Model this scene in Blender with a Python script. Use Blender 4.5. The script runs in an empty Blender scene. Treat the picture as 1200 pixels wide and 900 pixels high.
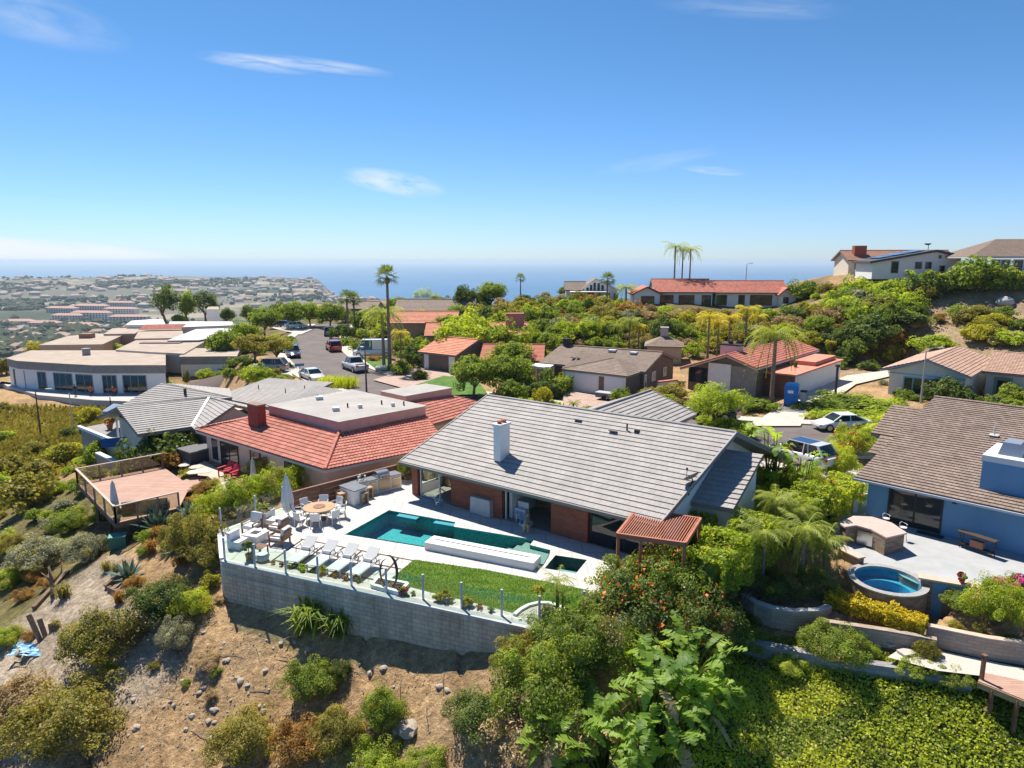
import bpy,bmesh,math,random
import numpy as np
from mathutils import Vector,Matrix,noise as mnoise
from mathutils.geometry import tessellate_polygon
R=math.radians
SC=bpy.context.scene
COL=SC.collection
# ---------------------------------------------------------------- camera
F,PITCH,H=800.0,R(10.25),14.5
cam=bpy.data.cameras.new('camera');cam_o=bpy.data.objects.new('camera',cam);COL.objects.link(cam_o)
cam.sensor_width=36;cam.lens=24;cam.clip_start=0.3;cam.clip_end=90000
cam_o.location=(0,0,H);cam_o.rotation_euler=(R(90)-PITCH,0,0)
SC.camera=cam_o
# ---------------------------------------------------------------- sky, sun, exposure
SUN_EL,SUN_AZ=58.0,121.0
W=bpy.data.worlds.new('World');SC.world=W;W.use_nodes=True
wn,wl=W.node_tree.nodes,W.node_tree.links
wn.clear()
w_out=wn.new('ShaderNodeOutputWorld');w_bg=wn.new('ShaderNodeBackground')
sky=wn.new('ShaderNodeTexSky');sky.sky_type='NISHITA';sky.sun_disc=False
sky.sun_elevation=R(SUN_EL);sky.sun_rotation=R(90-SUN_AZ)
sky.altitude=200;sky.air_density=1.0;sky.dust_density=0.1;sky.ozone_density=2.0
w_bg.inputs['Strength'].default_value=0.122
hs=wn.new('ShaderNodeHueSaturation');hs.inputs['Saturation'].default_value=1.12
wl.new(sky.outputs[0],hs.inputs['Color'])
tc=wn.new('ShaderNodeTexCoord')
def sky_clouds(prev):
 spots=[(25,14,.11,.030,.45,-8),(300,74,.075,.010,.75,-3),(372,76,.10,.0085,.75,-3),(462,214,.075,.018,1.1,-8),(836,200,.045,.006,.6,-8),(40,295,.17,.017,3.6,-4),(770,190,.09,.012,.25,8),(880,8,.12,.015,.25,-8)]
 def math_(op,a,b=None,c=None):
  n=wn.new('ShaderNodeMath');n.operation=op
  for i,x in enumerate((a,b,c)):
   if x is None:continue
   if isinstance(x,(int,float)):n.inputs[i].default_value=x
   else:wl.new(x,n.inputs[i])
  return n.outputs[0]
 def dot(v):
  n=wn.new('ShaderNodeVectorMath');n.operation='DOT_PRODUCT'
  wl.new(tc.outputs['Generated'],n.inputs[0]);n.inputs[1].default_value=v
  return n.outputs['Value']
 total=None
 for k,(u,v,sx,sy,amp,tilt)in enumerate(spots):
  x,y=(u-600)/F,-(v-450)/F
  d=Vector((x,math.cos(PITCH)+y*math.sin(PITCH),-math.sin(PITCH)+y*math.cos(PITCH))).normalized()
  e1=Vector((d.y,-d.x,0)).normalized();e2=e1 .cross(d)
  t=R(tilt);f1=e1*math.cos(t)+e2*math.sin(t);f2=e2*math.cos(t)-e1*math.sin(t)
  a,b=dot(f1),dot(f2)
  mp=wn.new('ShaderNodeMapping');mp.inputs['Location'].default_value=(k*3.1,k,0)
  cb=wn.new('ShaderNodeCombineXYZ')
  wl.new(math_('MULTIPLY',a,1.0/sx*.9),cb.inputs[0]);wl.new(math_('MULTIPLY',b,1.0/sy*.8),cb.inputs[1])
  wl.new(cb.outputs[0],mp.inputs[0])
  nz=wn.new('ShaderNodeTexNoise');nz.inputs['Scale'].default_value=1.3;nz.inputs['Detail'].default_value=7;nz.inputs['Roughness'].default_value=.62;nz.inputs['Distortion'].default_value=.7
  wl.new(mp.outputs[0],nz.inputs['Vector'])
  r2=math_('ADD',math_('POWER',math_('ABSOLUTE',math_('DIVIDE',a,sx)),2.0),math_('POWER',math_('ABSOLUTE',math_('DIVIDE',b,sy)),2.0))
  fall=math_('MAXIMUM',math_('SUBTRACT',1.0,r2),0.0)
  front=math_('GREATER_THAN',dot(d),0.5)
  m=math_('MULTIPLY',math_('MULTIPLY',fall,front),amp*2.2)
  m=math_('MULTIPLY',m,math_('MAXIMUM',math_('SUBTRACT',nz.outputs['Fac'],.33),0.0))
  total=m if total is None else math_('ADD',total,m)
 mix=wn.new('ShaderNodeMix');mix.data_type='RGBA';mix.clamp_factor=True
 wl.new(math_('MINIMUM',total,.85),mix.inputs[0]);wl.new(prev,mix.inputs[6]);mix.inputs[7].default_value=(4.2,4.4,4.6,1)
 return mix.outputs[2]
sx=wn.new('ShaderNodeSeparateXYZ');wl.new(tc.outputs['Generated'],sx.inputs[0])
mr=wn.new('ShaderNodeMapRange');mr.interpolation_type='SMOOTHSTEP';mr.inputs['From Min'].default_value=0.0;mr.inputs['From Max'].default_value=.30;wl.new(sx.outputs[2],mr.inputs[0])
hz=wn.new('ShaderNodeMix');hz.data_type='RGBA';hz.inputs[6].default_value=(.345,.455,.70,1);hz.inputs[7].default_value=(.30,.445,.55,1);wl.new(mr.outputs[0],hz.inputs[0])
gm=wn.new('ShaderNodeMix');gm.data_type='RGBA';gm.blend_type='MULTIPLY';gm.inputs[0].default_value=1;wl.new(hs.outputs[0],gm.inputs[6]);wl.new(hz.outputs[2],gm.inputs[7])
wl.new(sky_clouds(gm.outputs[2]),w_bg.inputs['Color']);wl.new(w_bg.outputs[0],w_out.inputs[0])
sl=bpy.data.lights.new('sun','SUN');sl.energy=4.5;sl.angle=R(0.53);sl.color=(1.0,.935,.83)
sun_o=bpy.data.objects.new('sun',sl);COL.objects.link(sun_o);sun_o.location=(0,0,80)
to_sun=Vector((math.cos(R(SUN_EL))*math.cos(R(SUN_AZ)),math.cos(R(SUN_EL))*math.sin(R(SUN_AZ)),math.sin(R(SUN_EL))))
sun_o.rotation_euler=(-to_sun).to_track_quat('-Z','Y').to_euler()
SC.view_settings.view_transform='Standard';SC.view_settings.look='None';SC.view_settings.gamma=1;SC.view_settings.use_curve_mapping=False
SC.view_settings.exposure=0.85
SC.render.engine='CYCLES';SC.cycles.use_denoising=True
SC.cycles.max_bounces=8;SC.cycles.diffuse_bounces=3;SC.cycles.glossy_bounces=3;SC.cycles.transmission_bounces=6
SC.cycles.transparent_max_bounces=12;SC.cycles.volume_bounces=0;SC.cycles.sample_clamp_indirect=6
SC.cycles.caustics_reflective=False;SC.cycles.caustics_refractive=False
# ---------------------------------------------------------------- helpers
rnd=random.Random(7)
def ray(u,v):
 x,y=(u-600)/F,-(v-450)/F
 return Vector((x,math.cos(PITCH)+y*math.sin(PITCH),-math.sin(PITCH)+y*math.cos(PITCH)))
def P(u,v,z=0.0):
 d=ray(u,v);t=(z-H)/d.z
 return Vector((d.x*t,d.y*t,z))
def PD(u,v,Y):
 d=ray(u,v);t=Y/d.y
 return Vector((d.x*t,Y,H+d.z*t))
def px_size(npx,Y):return npx*Y/F
def smooth(a,b,x):
 t=min(1,max(0,(x-a)/(b-a)))if b!=a else float(x>a)
 return t*t*(3-2*t)
MATS={}
def mat(name,col,rough=.8,col2=None,scale=3.0,detail=6,spec=.3,bump=0,bscale=None,metal=0,lo=.35,hi=.65,coords='Object',stretch=None,bdist=.03):
 """Principled surface; col..col2 mixed by noise; optional bump noise."""
 if name in MATS:return MATS[name]
 m=bpy.data.materials.new(name);m.use_nodes=True;MATS[name]=m
 nt=m.node_tree;b=nt.nodes['Principled BSDF']
 b.inputs['Base Color'].default_value=(*col,1);b.inputs['Roughness'].default_value=rough
 b.inputs['Specular IOR Level'].default_value=spec;b.inputs['Metallic'].default_value=metal
 if col2 or bump:
  t=nt.nodes.new('ShaderNodeTexCoord');vec=t.outputs[coords]
  if stretch:
   mp=nt.nodes.new('ShaderNodeMapping');mp.inputs['Scale'].default_value=stretch;nt.links.new(vec,mp.inputs[0]);vec=mp.outputs[0]
 if col2:
  n=nt.nodes.new('ShaderNodeTexNoise');n.inputs['Scale'].default_value=scale;n.inputs['Detail'].default_value=detail;n.inputs['Roughness'].default_value=.6
  nt.links.new(vec,n.inputs['Vector'])
  r=nt.nodes.new('ShaderNodeValToRGB');r.color_ramp.elements[0].position=lo;r.color_ramp.elements[1].position=hi
  r.color_ramp.elements[0].color=(*col,1);r.color_ramp.elements[1].color=(*col2,1)
  nt.links.new(n.outputs['Fac'],r.inputs[0]);nt.links.new(r.outputs[0],b.inputs['Base Color'])
 if bump:
  n=nt.nodes.new('ShaderNodeTexNoise');n.inputs['Scale'].default_value=bscale or scale*4;n.inputs['Detail'].default_value=5
  nt.links.new(vec,n.inputs['Vector'])
  bp=nt.nodes.new('ShaderNodeBump');bp.inputs['Strength'].default_value=bump;bp.inputs['Distance'].default_value=bdist
  nt.links.new(n.outputs['Fac'],bp.inputs['Height']);nt.links.new(bp.outputs[0],b.inputs['Normal'])
 return m
def tile_mat(name,col,col2,tw,course,joint=.55,rough=.75,stain=None,vary=1.0,streak=None):
 """Roof tiles, boards or blocks laid out on the UV map (metres): a colour per tile, dark joints, weathering."""
 if name in MATS:return MATS[name]
 m=bpy.data.materials.new(name);m.use_nodes=True;MATS[name]=m
 nt=m.node_tree;L=nt.links.new;b=nt.nodes['Principled BSDF'];b.inputs['Roughness'].default_value=rough;b.inputs['Specular IOR Level'].default_value=.3
 uv=nt.nodes.new('ShaderNodeUVMap')
 br=nt.nodes.new('ShaderNodeTexBrick');br.inputs['Scale'].default_value=1;br.inputs['Brick Width'].default_value=tw;br.inputs['Row Height'].default_value=course
 br.inputs['Mortar Size'].default_value=min(tw,course)*.04;br.inputs['Mortar Smooth'].default_value=.2;br.inputs['Bias'].default_value=0
 br.inputs['Color1'].default_value=(*col,1);br.inputs['Color2'].default_value=(*col2,1)
 br.inputs['Mortar'].default_value=(*[c*joint for c in col],1)
 L(uv.outputs[0],br.inputs['Vector'])
 n=nt.nodes.new('ShaderNodeTexNoise');n.inputs['Scale'].default_value=.8;n.inputs['Detail'].default_value=10;n.inputs['Roughness'].default_value=.78
 tcn=nt.nodes.new('ShaderNodeTexCoord');vv=tcn.outputs['Object']
 if streak:mp=nt.nodes.new('ShaderNodeMapping');mp.inputs['Scale'].default_value=streak;L(vv,mp.inputs[0]);vv=mp.outputs[0]
 L(vv,n.inputs['Vector'])
 r=nt.nodes.new('ShaderNodeValToRGB');r.color_ramp.elements[0].position=.3;r.color_ramp.elements[1].position=.7
 lo=1-.22*vary
 r.color_ramp.elements[0].color=(lo,lo,lo,1)if not stain else(*stain,1);r.color_ramp.elements[1].color=(1.1,1.1,1.1,1)
 L(n.outputs['Fac'],r.inputs[0])
 mx=nt.nodes.new('ShaderNodeMix');mx.data_type='RGBA';mx.blend_type='MULTIPLY';mx.inputs[0].default_value=1
 L(br.outputs[0],mx.inputs[6]);L(r.outputs[0],mx.inputs[7]);L(mx.outputs[2],b.inputs['Base Color'])
 bp=nt.nodes.new('ShaderNodeBump');bp.inputs['Strength'].default_value=.5;bp.inputs['Distance'].default_value=.01;bp.invert=True
 L(br.outputs['Fac'],bp.inputs['Height']);L(bp.outputs[0],b.inputs['Normal'])
 return m
def leaf_mat(name,dark,light,trans=.35,hue2=None,rough=.5):
 """Leaves: colour by the leaf's own tone, by plant and by a soft patchiness; light comes through them."""
 if name in MATS:return MATS[name]
 m=bpy.data.materials.new(name);m.use_nodes=True;MATS[name]=m
 nt=m.node_tree;L=nt.links.new;nt.nodes.remove(nt.nodes['Principled BSDF'])
 at=nt.nodes.new('ShaderNodeAttribute');at.attribute_name='tone'
 oi=nt.nodes.new('ShaderNodeObjectInfo')
 n=nt.nodes.new('ShaderNodeTexNoise');n.inputs['Scale'].default_value=1.1;n.inputs['Detail'].default_value=3
 tcn=nt.nodes.new('ShaderNodeTexCoord');L(tcn.outputs['Object'],n.inputs['Vector'])
 a=nt.nodes.new('ShaderNodeMath');a.operation='MULTIPLY_ADD';L(n.outputs['Fac'],a.inputs[0]);a.inputs[1].default_value=.9;L(at.outputs['Fac'],a.inputs[2])
 a2=nt.nodes.new('ShaderNodeMath');a2 .operation='MULTIPLY_ADD';L(oi.outputs['Random'],a2 .inputs[0]);a2 .inputs[1].default_value=.25;L(a.outputs[0],a2 .inputs[2])
 r=nt.nodes.new('ShaderNodeValToRGB');e=r.color_ramp.elements
 e[0].position=.36;e[0].color=(*dark,1);e[1].position=.95;e[1].color=(*light,1)
 if hue2:
  x=e.new(.97);x.color=(*light,1);e[-1].position=1.0;e[-1].color=(*hue2,1)
 s=nt.nodes.new('ShaderNodeMath');s.operation='MULTIPLY';L(a2 .outputs[0],s.inputs[0]);s.inputs[1].default_value=.90
 L(s.outputs[0],r.inputs[0])
 d=nt.nodes.new('ShaderNodeBsdfDiffuse');t=nt.nodes.new('ShaderNodeBsdfTranslucent');g=nt.nodes.new('ShaderNodeBsdfGlossy');g.inputs['Roughness'].default_value=rough
 g.inputs['Color'].default_value=(.5,.5,.5,1)
 L(r.outputs[0],d.inputs[0])
 tm=nt.nodes.new('ShaderNodeMix');tm.data_type='RGBA';tm.blend_type='MULTIPLY';tm.inputs[0].default_value=1;L(r.outputs[0],tm.inputs[6]);tm.inputs[7].default_value=(1.7,1.6,.6,1)
 L(tm.outputs[2],t.inputs[0])
 m1=nt.nodes.new('ShaderNodeMixShader');m1 .inputs[0].default_value=trans;L(d.outputs[0],m1 .inputs[1]);L(t.outputs[0],m1 .inputs[2])
 m2=nt.nodes.new('ShaderNodeMixShader');m2 .inputs[0].default_value=.03;L(m1 .outputs[0],m2 .inputs[1]);L(g.outputs[0],m2 .inputs[2])
 L(m2 .outputs[0],nt.nodes['Material Output'].inputs[0])
 return m
def glass_mat(name,tint=(.9,.95,.94),clear=.75):
 if name in MATS:return MATS[name]
 m=bpy.data.materials.new(name);m.use_nodes=True;MATS[name]=m
 nt=m.node_tree;L=nt.links.new;nt.nodes.remove(nt.nodes['Principled BSDF'])
 t=nt.nodes.new('ShaderNodeBsdfTransparent');t.inputs[0].default_value=(*tint,1)
 g=nt.nodes.new('ShaderNodeBsdfGlossy');g.inputs['Roughness'].default_value=.02
 fr=nt.nodes.new('ShaderNodeFresnel');fr.inputs[0].default_value=1.5
 a=nt.nodes.new('ShaderNodeMath');a.operation='MULTIPLY_ADD';a.inputs[1].default_value=1.2;a.inputs[2].default_value=1-clear;a.use_clamp=True;L(fr.outputs[0],a.inputs[0])
 ge=nt.nodes.new('ShaderNodeNewGeometry');bf=nt.nodes.new('ShaderNodeMath');bf.operation='SUBTRACT';bf.inputs[0].default_value=1;L(ge.outputs['Backfacing'],bf.inputs[1]);a_=nt.nodes.new('ShaderNodeMath');a_.operation='MULTIPLY';L(a.outputs[0],a_.inputs[0]);L(bf.outputs[0],a_.inputs[1]);a=a_
 mx=nt.nodes.new('ShaderNodeMixShader');L(a.outputs[0],mx.inputs[0]);L(t.outputs[0],mx.inputs[1]);L(g.outputs[0],mx.inputs[2])
 L(mx.outputs[0],nt.nodes['Material Output'].inputs[0])
 return m
def tag(o,label=None,cat=None,group=None,kind=None):
 if label:o['label']=label
 if cat:o['category']=cat
 if group:o['group']=group
 if kind:o['kind']=kind
 return o
def empty(name,loc,label=None,cat=None,group=None,rz=0):
 o=bpy.data.objects.new(name,None);COL.objects.link(o);o.location=loc;o.rotation_euler=(0,0,rz);o.empty_display_size=.2
 return tag(o,label,cat,group)
def children_of(o):return[c for c in o.children]
def copy_tree(o,parent=None):
 c=o.copy();COL.objects.link(c)
 if parent is not None:c.parent=parent;c.matrix_parent_inverse=o.matrix_parent_inverse.copy()
 for ch in children_of(o):copy_tree(ch,c)
 return c
def origin_of(parent):
 off=Vector((0,0,0))
 while parent is not None:off+=parent.location;parent=parent.parent
 return off
class MB:
 """Collects faces, then links them as ONE mesh object."""
 def __init__(s):s.v=[];s.f=[];s.m=[];s.uv=[]
 def face(s,pts,mi=0,uv=None):
  i=len(s.v);s.v.extend([tuple(p)for p in pts]);s.f.append(tuple(range(i,i+len(pts))));s.m.append(mi);s.uv.append(uv)
 def mesh(s,vs,fs,mi=0):
  i=len(s.v);s.v.extend([tuple(p)for p in vs])
  for f in fs:s.f.append(tuple(i+k for k in f));s.m.append(mi);s.uv.append(None)
  return s
 def prism(s,poly,z0,z1,mi=0,top=None):
  """poly: plan points (x, y); extruded from z0 to z1 (numbers, or lists per point)."""
  n=len(poly)
  a=sum(poly[i][0]*poly[(i+1)%n][1]-poly[(i+1)%n][0]*poly[i][1]for i in range(n))
  if a<0:poly=list(reversed(poly));z0=list(reversed(z0))if isinstance(z0,list)else z0;z1=list(reversed(z1))if isinstance(z1,list)else z1
  lo=[(p[0],p[1],z0[i]if isinstance(z0,list)else z0)for i,p in enumerate(poly)]
  hi=[(p[0],p[1],z1[i]if isinstance(z1,list)else z1)for i,p in enumerate(poly)]
  fs=[tuple(reversed(range(n))),tuple(range(n,2*n))]+[(i,(i+1)%n,n+(i+1)%n,n+i)for i in range(n)]
  s.mesh(lo+hi,fs,mi)
  if top is not None:s.m[-(n+1)]=top
  return s
 def box(s,c,size,rz=0,mi=0,M=None):
  x,y,z=[q/2 for q in size]
  vs=[Vector((i*x,j*y,k*z))for k in(-1,1)for j in(-1,1)for i in(-1,1)]
  T=Matrix.Translation(Vector(c))@(M if M is not None else Matrix.Rotation(rz,4,'Z'))
  return s.mesh([T@v for v in vs],[(0,2,3,1),(4,5,7,6),(0,1,5,4),(1,3,7,5),(3,2,6,7),(2,0,4,6)],mi)
 def bar(s,a,b,w,h=None,mi=0):
  a,b=Vector(a),Vector(b);d=b-a
  q=d.to_track_quat('X','Z').to_matrix().to_4x4()
  return s.box((a+b)/2,(d.length,w,h or w),M=q,mi=mi)
 def tube(s,pts,r,n=8,mi=0,cap=True):
  pts=[Vector(p)for p in pts];rs=r if isinstance(r,(list,tuple))else[r]*len(pts)
  vs,fs=[],[];ref=None
  for i,p in enumerate(pts):
   d=(pts[min(i+1,len(pts)-1)]-pts[max(i-1,0)]).normalized()
   if ref is None:ref=d.orthogonal().normalized()
   ref=(ref-d*ref.dot(d)).normalized();w=d.cross(ref)
   for k in range(n):
    a=2*math.pi*k/n;vs.append(p+(ref*math.cos(a)+w*math.sin(a))*rs[i])
  for i in range(len(pts)-1):
   for k in range(n):fs.append((i*n+k,i*n+(k+1)%n,(i+1)*n+(k+1)%n,(i+1)*n+k))
  if cap:fs+=[tuple(reversed(range(n))),tuple(range((len(pts)-1)*n,len(pts)*n))]
  return s.mesh(vs,fs,mi)
 def lathe(s,c,prof,n=16,mi=0):
  c=Vector(c);vs,fs=[],[]
  for(r,z)in prof:
   for k in range(n):a=2*math.pi*k/n;vs.append(c+Vector((r*math.cos(a),r*math.sin(a),z)))
  for i in range(len(prof)-1):
   for k in range(n):fs.append((i*n+k,i*n+(k+1)%n,(i+1)*n+(k+1)%n,(i+1)*n+k))
  fs+=[tuple(reversed(range(n))),tuple(range((len(prof)-1)*n,len(prof)*n))]
  return s.mesh(vs,fs,mi)
 def poly_holes(s,outer,holes,z,mi=0):
  loops=[[Vector((p[0],p[1],0))for p in outer]]+[[Vector((p[0],p[1],0))for p in h]for h in holes]
  tri=tessellate_polygon(loops);flat=[q for l in loops for q in l]
  vs=[(q.x,q.y,z)for q in flat];fs=[]
  for t in tri:
   a,b,c=[flat[i]for i in t]
   fs.append(tuple(t)if(b-a).cross(c-a).z>0 else tuple(reversed(t)))
  return s.mesh(vs,fs,mi)
 def build(s,name,mats,parent=None,smooth=False,label=None):
  me=bpy.data.meshes.new(name);off=origin_of(parent)
  me.from_pydata([(v[0]-off.x,v[1]-off.y,v[2]-off.z)for v in s.v],[],s.f)
  for m in(mats if isinstance(mats,(list,tuple))else[mats]):me.materials.append(m)
  me.polygons.foreach_set('material_index',s.m)
  if smooth:me.polygons.foreach_set('use_smooth',[True]*len(s.f))
  uv=me.uv_layers.new(name='UVMap');data=[]
  for f,fu in zip(s.f,s.uv):
   if fu is not None:data+=[tuple(q)for q in fu];continue
   p=[Vector(s.v[i])for i in f];n=Vector((0,0,0))
   for i in range(len(p)):a,b=p[i],p[(i+1)%len(p)];n+=Vector(((a.y-b.y)*(a.z+b.z),(a.z-b.z)*(a.x+b.x),(a.x-b.x)*(a.y+b.y)))
   if n.length<1e-9:n=Vector((0,0,1))
   n.normalize()
   t=Vector((-n.y,n.x,0)).normalized()if abs(n.z)<.95 else Vector((1,0,0));w=n.cross(t)
   data+=[(q.dot(t),q.dot(w))for q in p]
  uv.data.foreach_set('uv',[c for d in data for c in d])
  me.update()
  o=bpy.data.objects.new(name,me);COL.objects.link(o)
  if parent is not None:o.parent=parent
  if label:o['label']=label
  return o
def mesh_np(name,verts,quads,mats,tone=None,mi=None,parent=None,link=True):
 """Fast mesh from arrays: verts (n,3), quads (m,4)."""
 me=bpy.data.meshes.new(name);n,m=len(verts),len(quads)
 me.vertices.add(n);me.vertices.foreach_set('co',np.asarray(verts,np.float32).ravel())
 me.loops.add(m*4);me.loops.foreach_set('vertex_index',np.asarray(quads,np.int32).ravel())
 me.polygons.add(m);me.polygons.foreach_set('loop_start',np.arange(0,m*4,4,dtype=np.int32))
 for q in(mats if isinstance(mats,(list,tuple))else[mats]):me.materials.append(q)
 if mi is not None:me.polygons.foreach_set('material_index',np.asarray(mi,np.int32))
 me.update(calc_edges=True)
 if tone is not None:
  a=me.attributes.new('tone','FLOAT','FACE');a.data.foreach_set('value',np.asarray(tone,np.float32))
 o=bpy.data.objects.new(name,me)
 if link:COL.objects.link(o)
 if parent is not None:o.parent=parent
 return o
# ---- a frame fixed to a building: origin, direction along the front, outward direction towards the viewer
class Frame:
 def __init__(s,o,u):
  s.o=Vector((o[0],o[1],o[2]if len(o)>2 else 0));s.u=Vector((u[0],u[1],0)).normalized();s.n=Vector((s.u.y,-s.u.x,0));s.ang=math.atan2(s.u.y,s.u.x)
 def __call__(s,a,o,z=0):return s.o+s.u*a+s.n*o+Vector((0,0,z))
 def inv(s,p):d=Vector(p)-s.o;return(d.dot(s.u),d.dot(s.n),d.z)
 def box(s,mb,a0,a1,o0,o1,z0,z1,mi=0):return mb.box(s((a0+a1)/2,(o0+o1)/2,(z0+z1)/2),(a1-a0,abs(o1-o0),z1-z0),s.ang,mi)
def facing(ang_deg):return Vector((math.cos(R(ang_deg)),math.sin(R(ang_deg)),0))
def tile_roof(poly,name,material,parent,course=.36,step=.045,corr=0,cw=.28,thick=.0,low=None):
 """One roof plane (convex, first two points are the eave) as stepped courses of tiles, corrugated when corr > 0; real relief."""
 p=[Vector(q)for q in poly]
 n=Vector((0,0,0))
 for i in range(len(p)):a,b=p[i],p[(i+1)%len(p)];n+=Vector(((a.y-b.y)*(a.z+b.z),(a.z-b.z)*(a.x+b.x),(a.x-b.x)*(a.y+b.y)))
 n.normalize()
 if n.z<0:n=-n
 e=(p[1]-p[0]).normalized();s=n.cross(e);s=s if s.z>0 else-s;e=s.cross(n)
 if e.dot(p[1]-p[0])<0:e=-e
 o=p[0];q=[((a-o).dot(e),(a-o).dot(s))for a in p]
 t_lo,t_hi=min(y for x,y in q),max(y for x,y in q)
 def span(t):
  xs=[]
  for i in range(len(q)):
   (x0,y0),(x1,y1)=q[i],q[(i+1)%len(q)]
   if abs(y1-y0)<1e-9:
    if abs(y0-t)<1e-6:xs+=[x0,x1]
   elif min(y0,y1)-1e-6<=t<=max(y0,y1)+1e-6:xs.append(x0+(x1-x0)*(t-y0)/(y1-y0))
  return(min(xs),max(xs))if xs else None
 mb=MB();k=max(1,round((t_hi-t_lo)/course));dt=(t_hi-t_lo)/k
 for i in range(k):
  t0,t1=t_lo+i*dt,t_lo+(i+1)*dt
  a0,a1=span(t0+1e-4),span(t1-1e-4)
  if not a0 or not a1:continue
  if corr:
   lo,hi=min(a0[0],a1[0]),max(a0[1],a1[1]);m=max(2,int((hi-lo)/(cw/5)))
   xs0=[min(max(lo+(hi-lo)*j/m,a0[0]),a0[1])for j in range(m+1)];xs1=[min(max(lo+(hi-lo)*j/m,a1[0]),a1[1])for j in range(m+1)]
   wave=lambda x:corr*(abs(math.sin(math.pi*x/cw))**.8)
  else:xs0,xs1=list(a0),list(a1);wave=lambda x:0.0
  for j in range(len(xs0)-1):
   if abs(xs0[j+1]-xs0[j])<1e-6 and abs(xs1[j+1]-xs1[j])<1e-6:continue
   w0,w1=wave(xs0[j]),wave(xs0[j+1])
   A=o+e*xs0[j]+s*t0+n*(step+w0);B=o+e*xs0[j+1]+s*t0+n*(step+w1)
   Cc=o+e*xs1[j+1]+s*t1+n*(.004+w1);D=o+e*xs1[j]+s*t1+n*(.004+w0)
   mb.face((A,B,Cc,D),0,((xs0[j],t0),(xs0[j+1],t0),(xs1[j+1],t1),(xs1[j],t1)))
   mb.face((o+e*xs0[j]+s*t0-n*.02,o+e*xs0[j+1]+s*t0-n*.02,B,A),0,((xs0[j],t0),(xs0[j+1],t0),(xs0[j+1],t0+.01),(xs0[j],t0+.01)))
 return mb.build(name,material,parent)
def roof_slab(mb,poly,thick=.14,mi=0,drop=.02):
 """Boarding and fascia under a roof plane."""
 p=[Vector(q)-Vector((0,0,drop))for q in poly];n=len(p)
 lo=[q-Vector((0,0,thick))for q in p]
 area=sum(p[i].x*p[(i+1)%n].y-p[(i+1)%n].x*p[i].y for i in range(n))
 if area<0:p.reverse();lo.reverse()
 mb.mesh(lo+p,[tuple(reversed(range(n))),tuple(range(n,2*n))]+[(i,(i+1)%n,n+(i+1)%n,n+i)for i in range(n)],mi)
def ridge_caps(mb,a,b,r=.09,mi=0):
 mb.tube([a,b],r,6,mi)
def window(parent,fr,a0,a1,o,z0,z1,frame_m,glass_m,panes=2,w=.06,name='window',proud=.03,rows=1):
 """A framed window on a wall that faces fr.n at offset o: part 'window' with a sub-part 'pane'."""
 m=MB()
 fr.box(m,a0,a1,o+.004,o+proud+.03,z1-w,z1);fr.box(m,a0,a1,o+.004,o+proud+.03,z0,z0+w)
 xs=[a0+(a1-a0-w)*k/panes for k in range(panes+1)]
 for x in xs:fr.box(m,x,x+w,o+.004,o+proud+.028,z0+w,z1-w)
 for k in range(1,rows):zz=z0+(z1-z0)*k/rows;fr.box(m,a0+w,a1-w,o+.004,o+proud+.024,zz-w/3,zz+w/3)
 f=m.build(name,frame_m,parent)
 g=MB();fr.box(g,a0+w*.5,a1-w*.5,o+.002,o+proud,z0+w*.5,z1-w*.5);g.build('pane',glass_m,f)
 return f
# ---------------------------------------------------------------- terrain
SEA_Z=-170.0
CTRL=[(-14,31,-2.2),(-5.5,27.6,-1.95),(0,24.9,-1.35),(4,23.3,-1.4),(-14,26.5,-4.2),(-5,23.2,-4.4),(0,20,-4.5),(-15,20,-7.2),(0,12,-8.6),(-10,12,-10.2),(0,0,-14),(-25,30,-5.6),(-25,20,-9),(-40,10,-14),(-19,36,-2.4),(-24,38,-3.4),(-21,33,-3.3),(-31,45,-4.6),(-40,45,-7.6),(-57,80,-6.6),(-50,66,-6.6),(-45,55,-7.4),(-60,55,-10.5),(-31,34,-6.6),(-40,30,-10.3),(-80,80,-10),(-90,60,-15),(-60,30,-15),(-36,60,-3.2),(-34,52,-3.0),(-66,97,-7.0),(-80,99,-7.0),(-55,99,-6.8),(-66,103,-6.6),(-95,110,-8),(-45,109,-4.4),(-60,120,-3.5),(-70,140,-3.5),(8,26,-2.6),(11,30.5,-1.1),(14.5,28.4,-1.1),(15.8,29.8,-1.2),(18,28,-1.4),(20.6,26.6,-1.35),(10,28.4,-2.7),(14,26.4,-2.45),(18.5,24.8,-2.35),(12,20,-5.8),(19,20,-5.2),(15,12,-9),(24,24,-2.2),(32,20,-2.0),(30,10,-7),(25,2,-12),(6,16,-7.4),(50,72,.3),(55,80,1.6),(59,88,4.0),(65,96,7.2),(62,112,9.5),(72,106,12.2),(85,104,12.3),(110,95,12),(78,78,3.5),(95,80,7),(70,84,4.5),(46,92,2.0),(48,102,4.2),(46,112,5.6),(54,120,7.8),(57,116,7.8),(62,132,11.2),(76,134,12.4),(70,125,12.4),(95,130,13),(24,132,5.9),(38,133,5.9),(52,132,6),(66,142,11.5),(40,118,3.4),(30,112,1.8),(20,112,1.6),(10,112,1.6),(0,108,.8),(0,130,3.6),(5,152,5.2),(14,158,5.4),(26,160,5.5),(-9,150,3),(-20,168,1),(-22,215,0),(-32,158,0),(26,122,4.2),(14,135,4.4),(-60,160,-3),(-90,180,-5),(-82,198,-5),(-55,205,-2.5),(-30,195,0),(-120,160,-9),(-100,250,-22),(-160,220,-30),(0,250,-8),(40,200,2),(60,165,7),(120,200,4),(100,150,12),(150,120,14),(130,60,6),(170,250,-5),(80,260,-12),(-200,120,-35),(-160,60,-32),(-120,20,-30),(100,20,2),(80,0,-6),(60,40,1.5)]
_c=np.array(CTRL,float)
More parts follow.
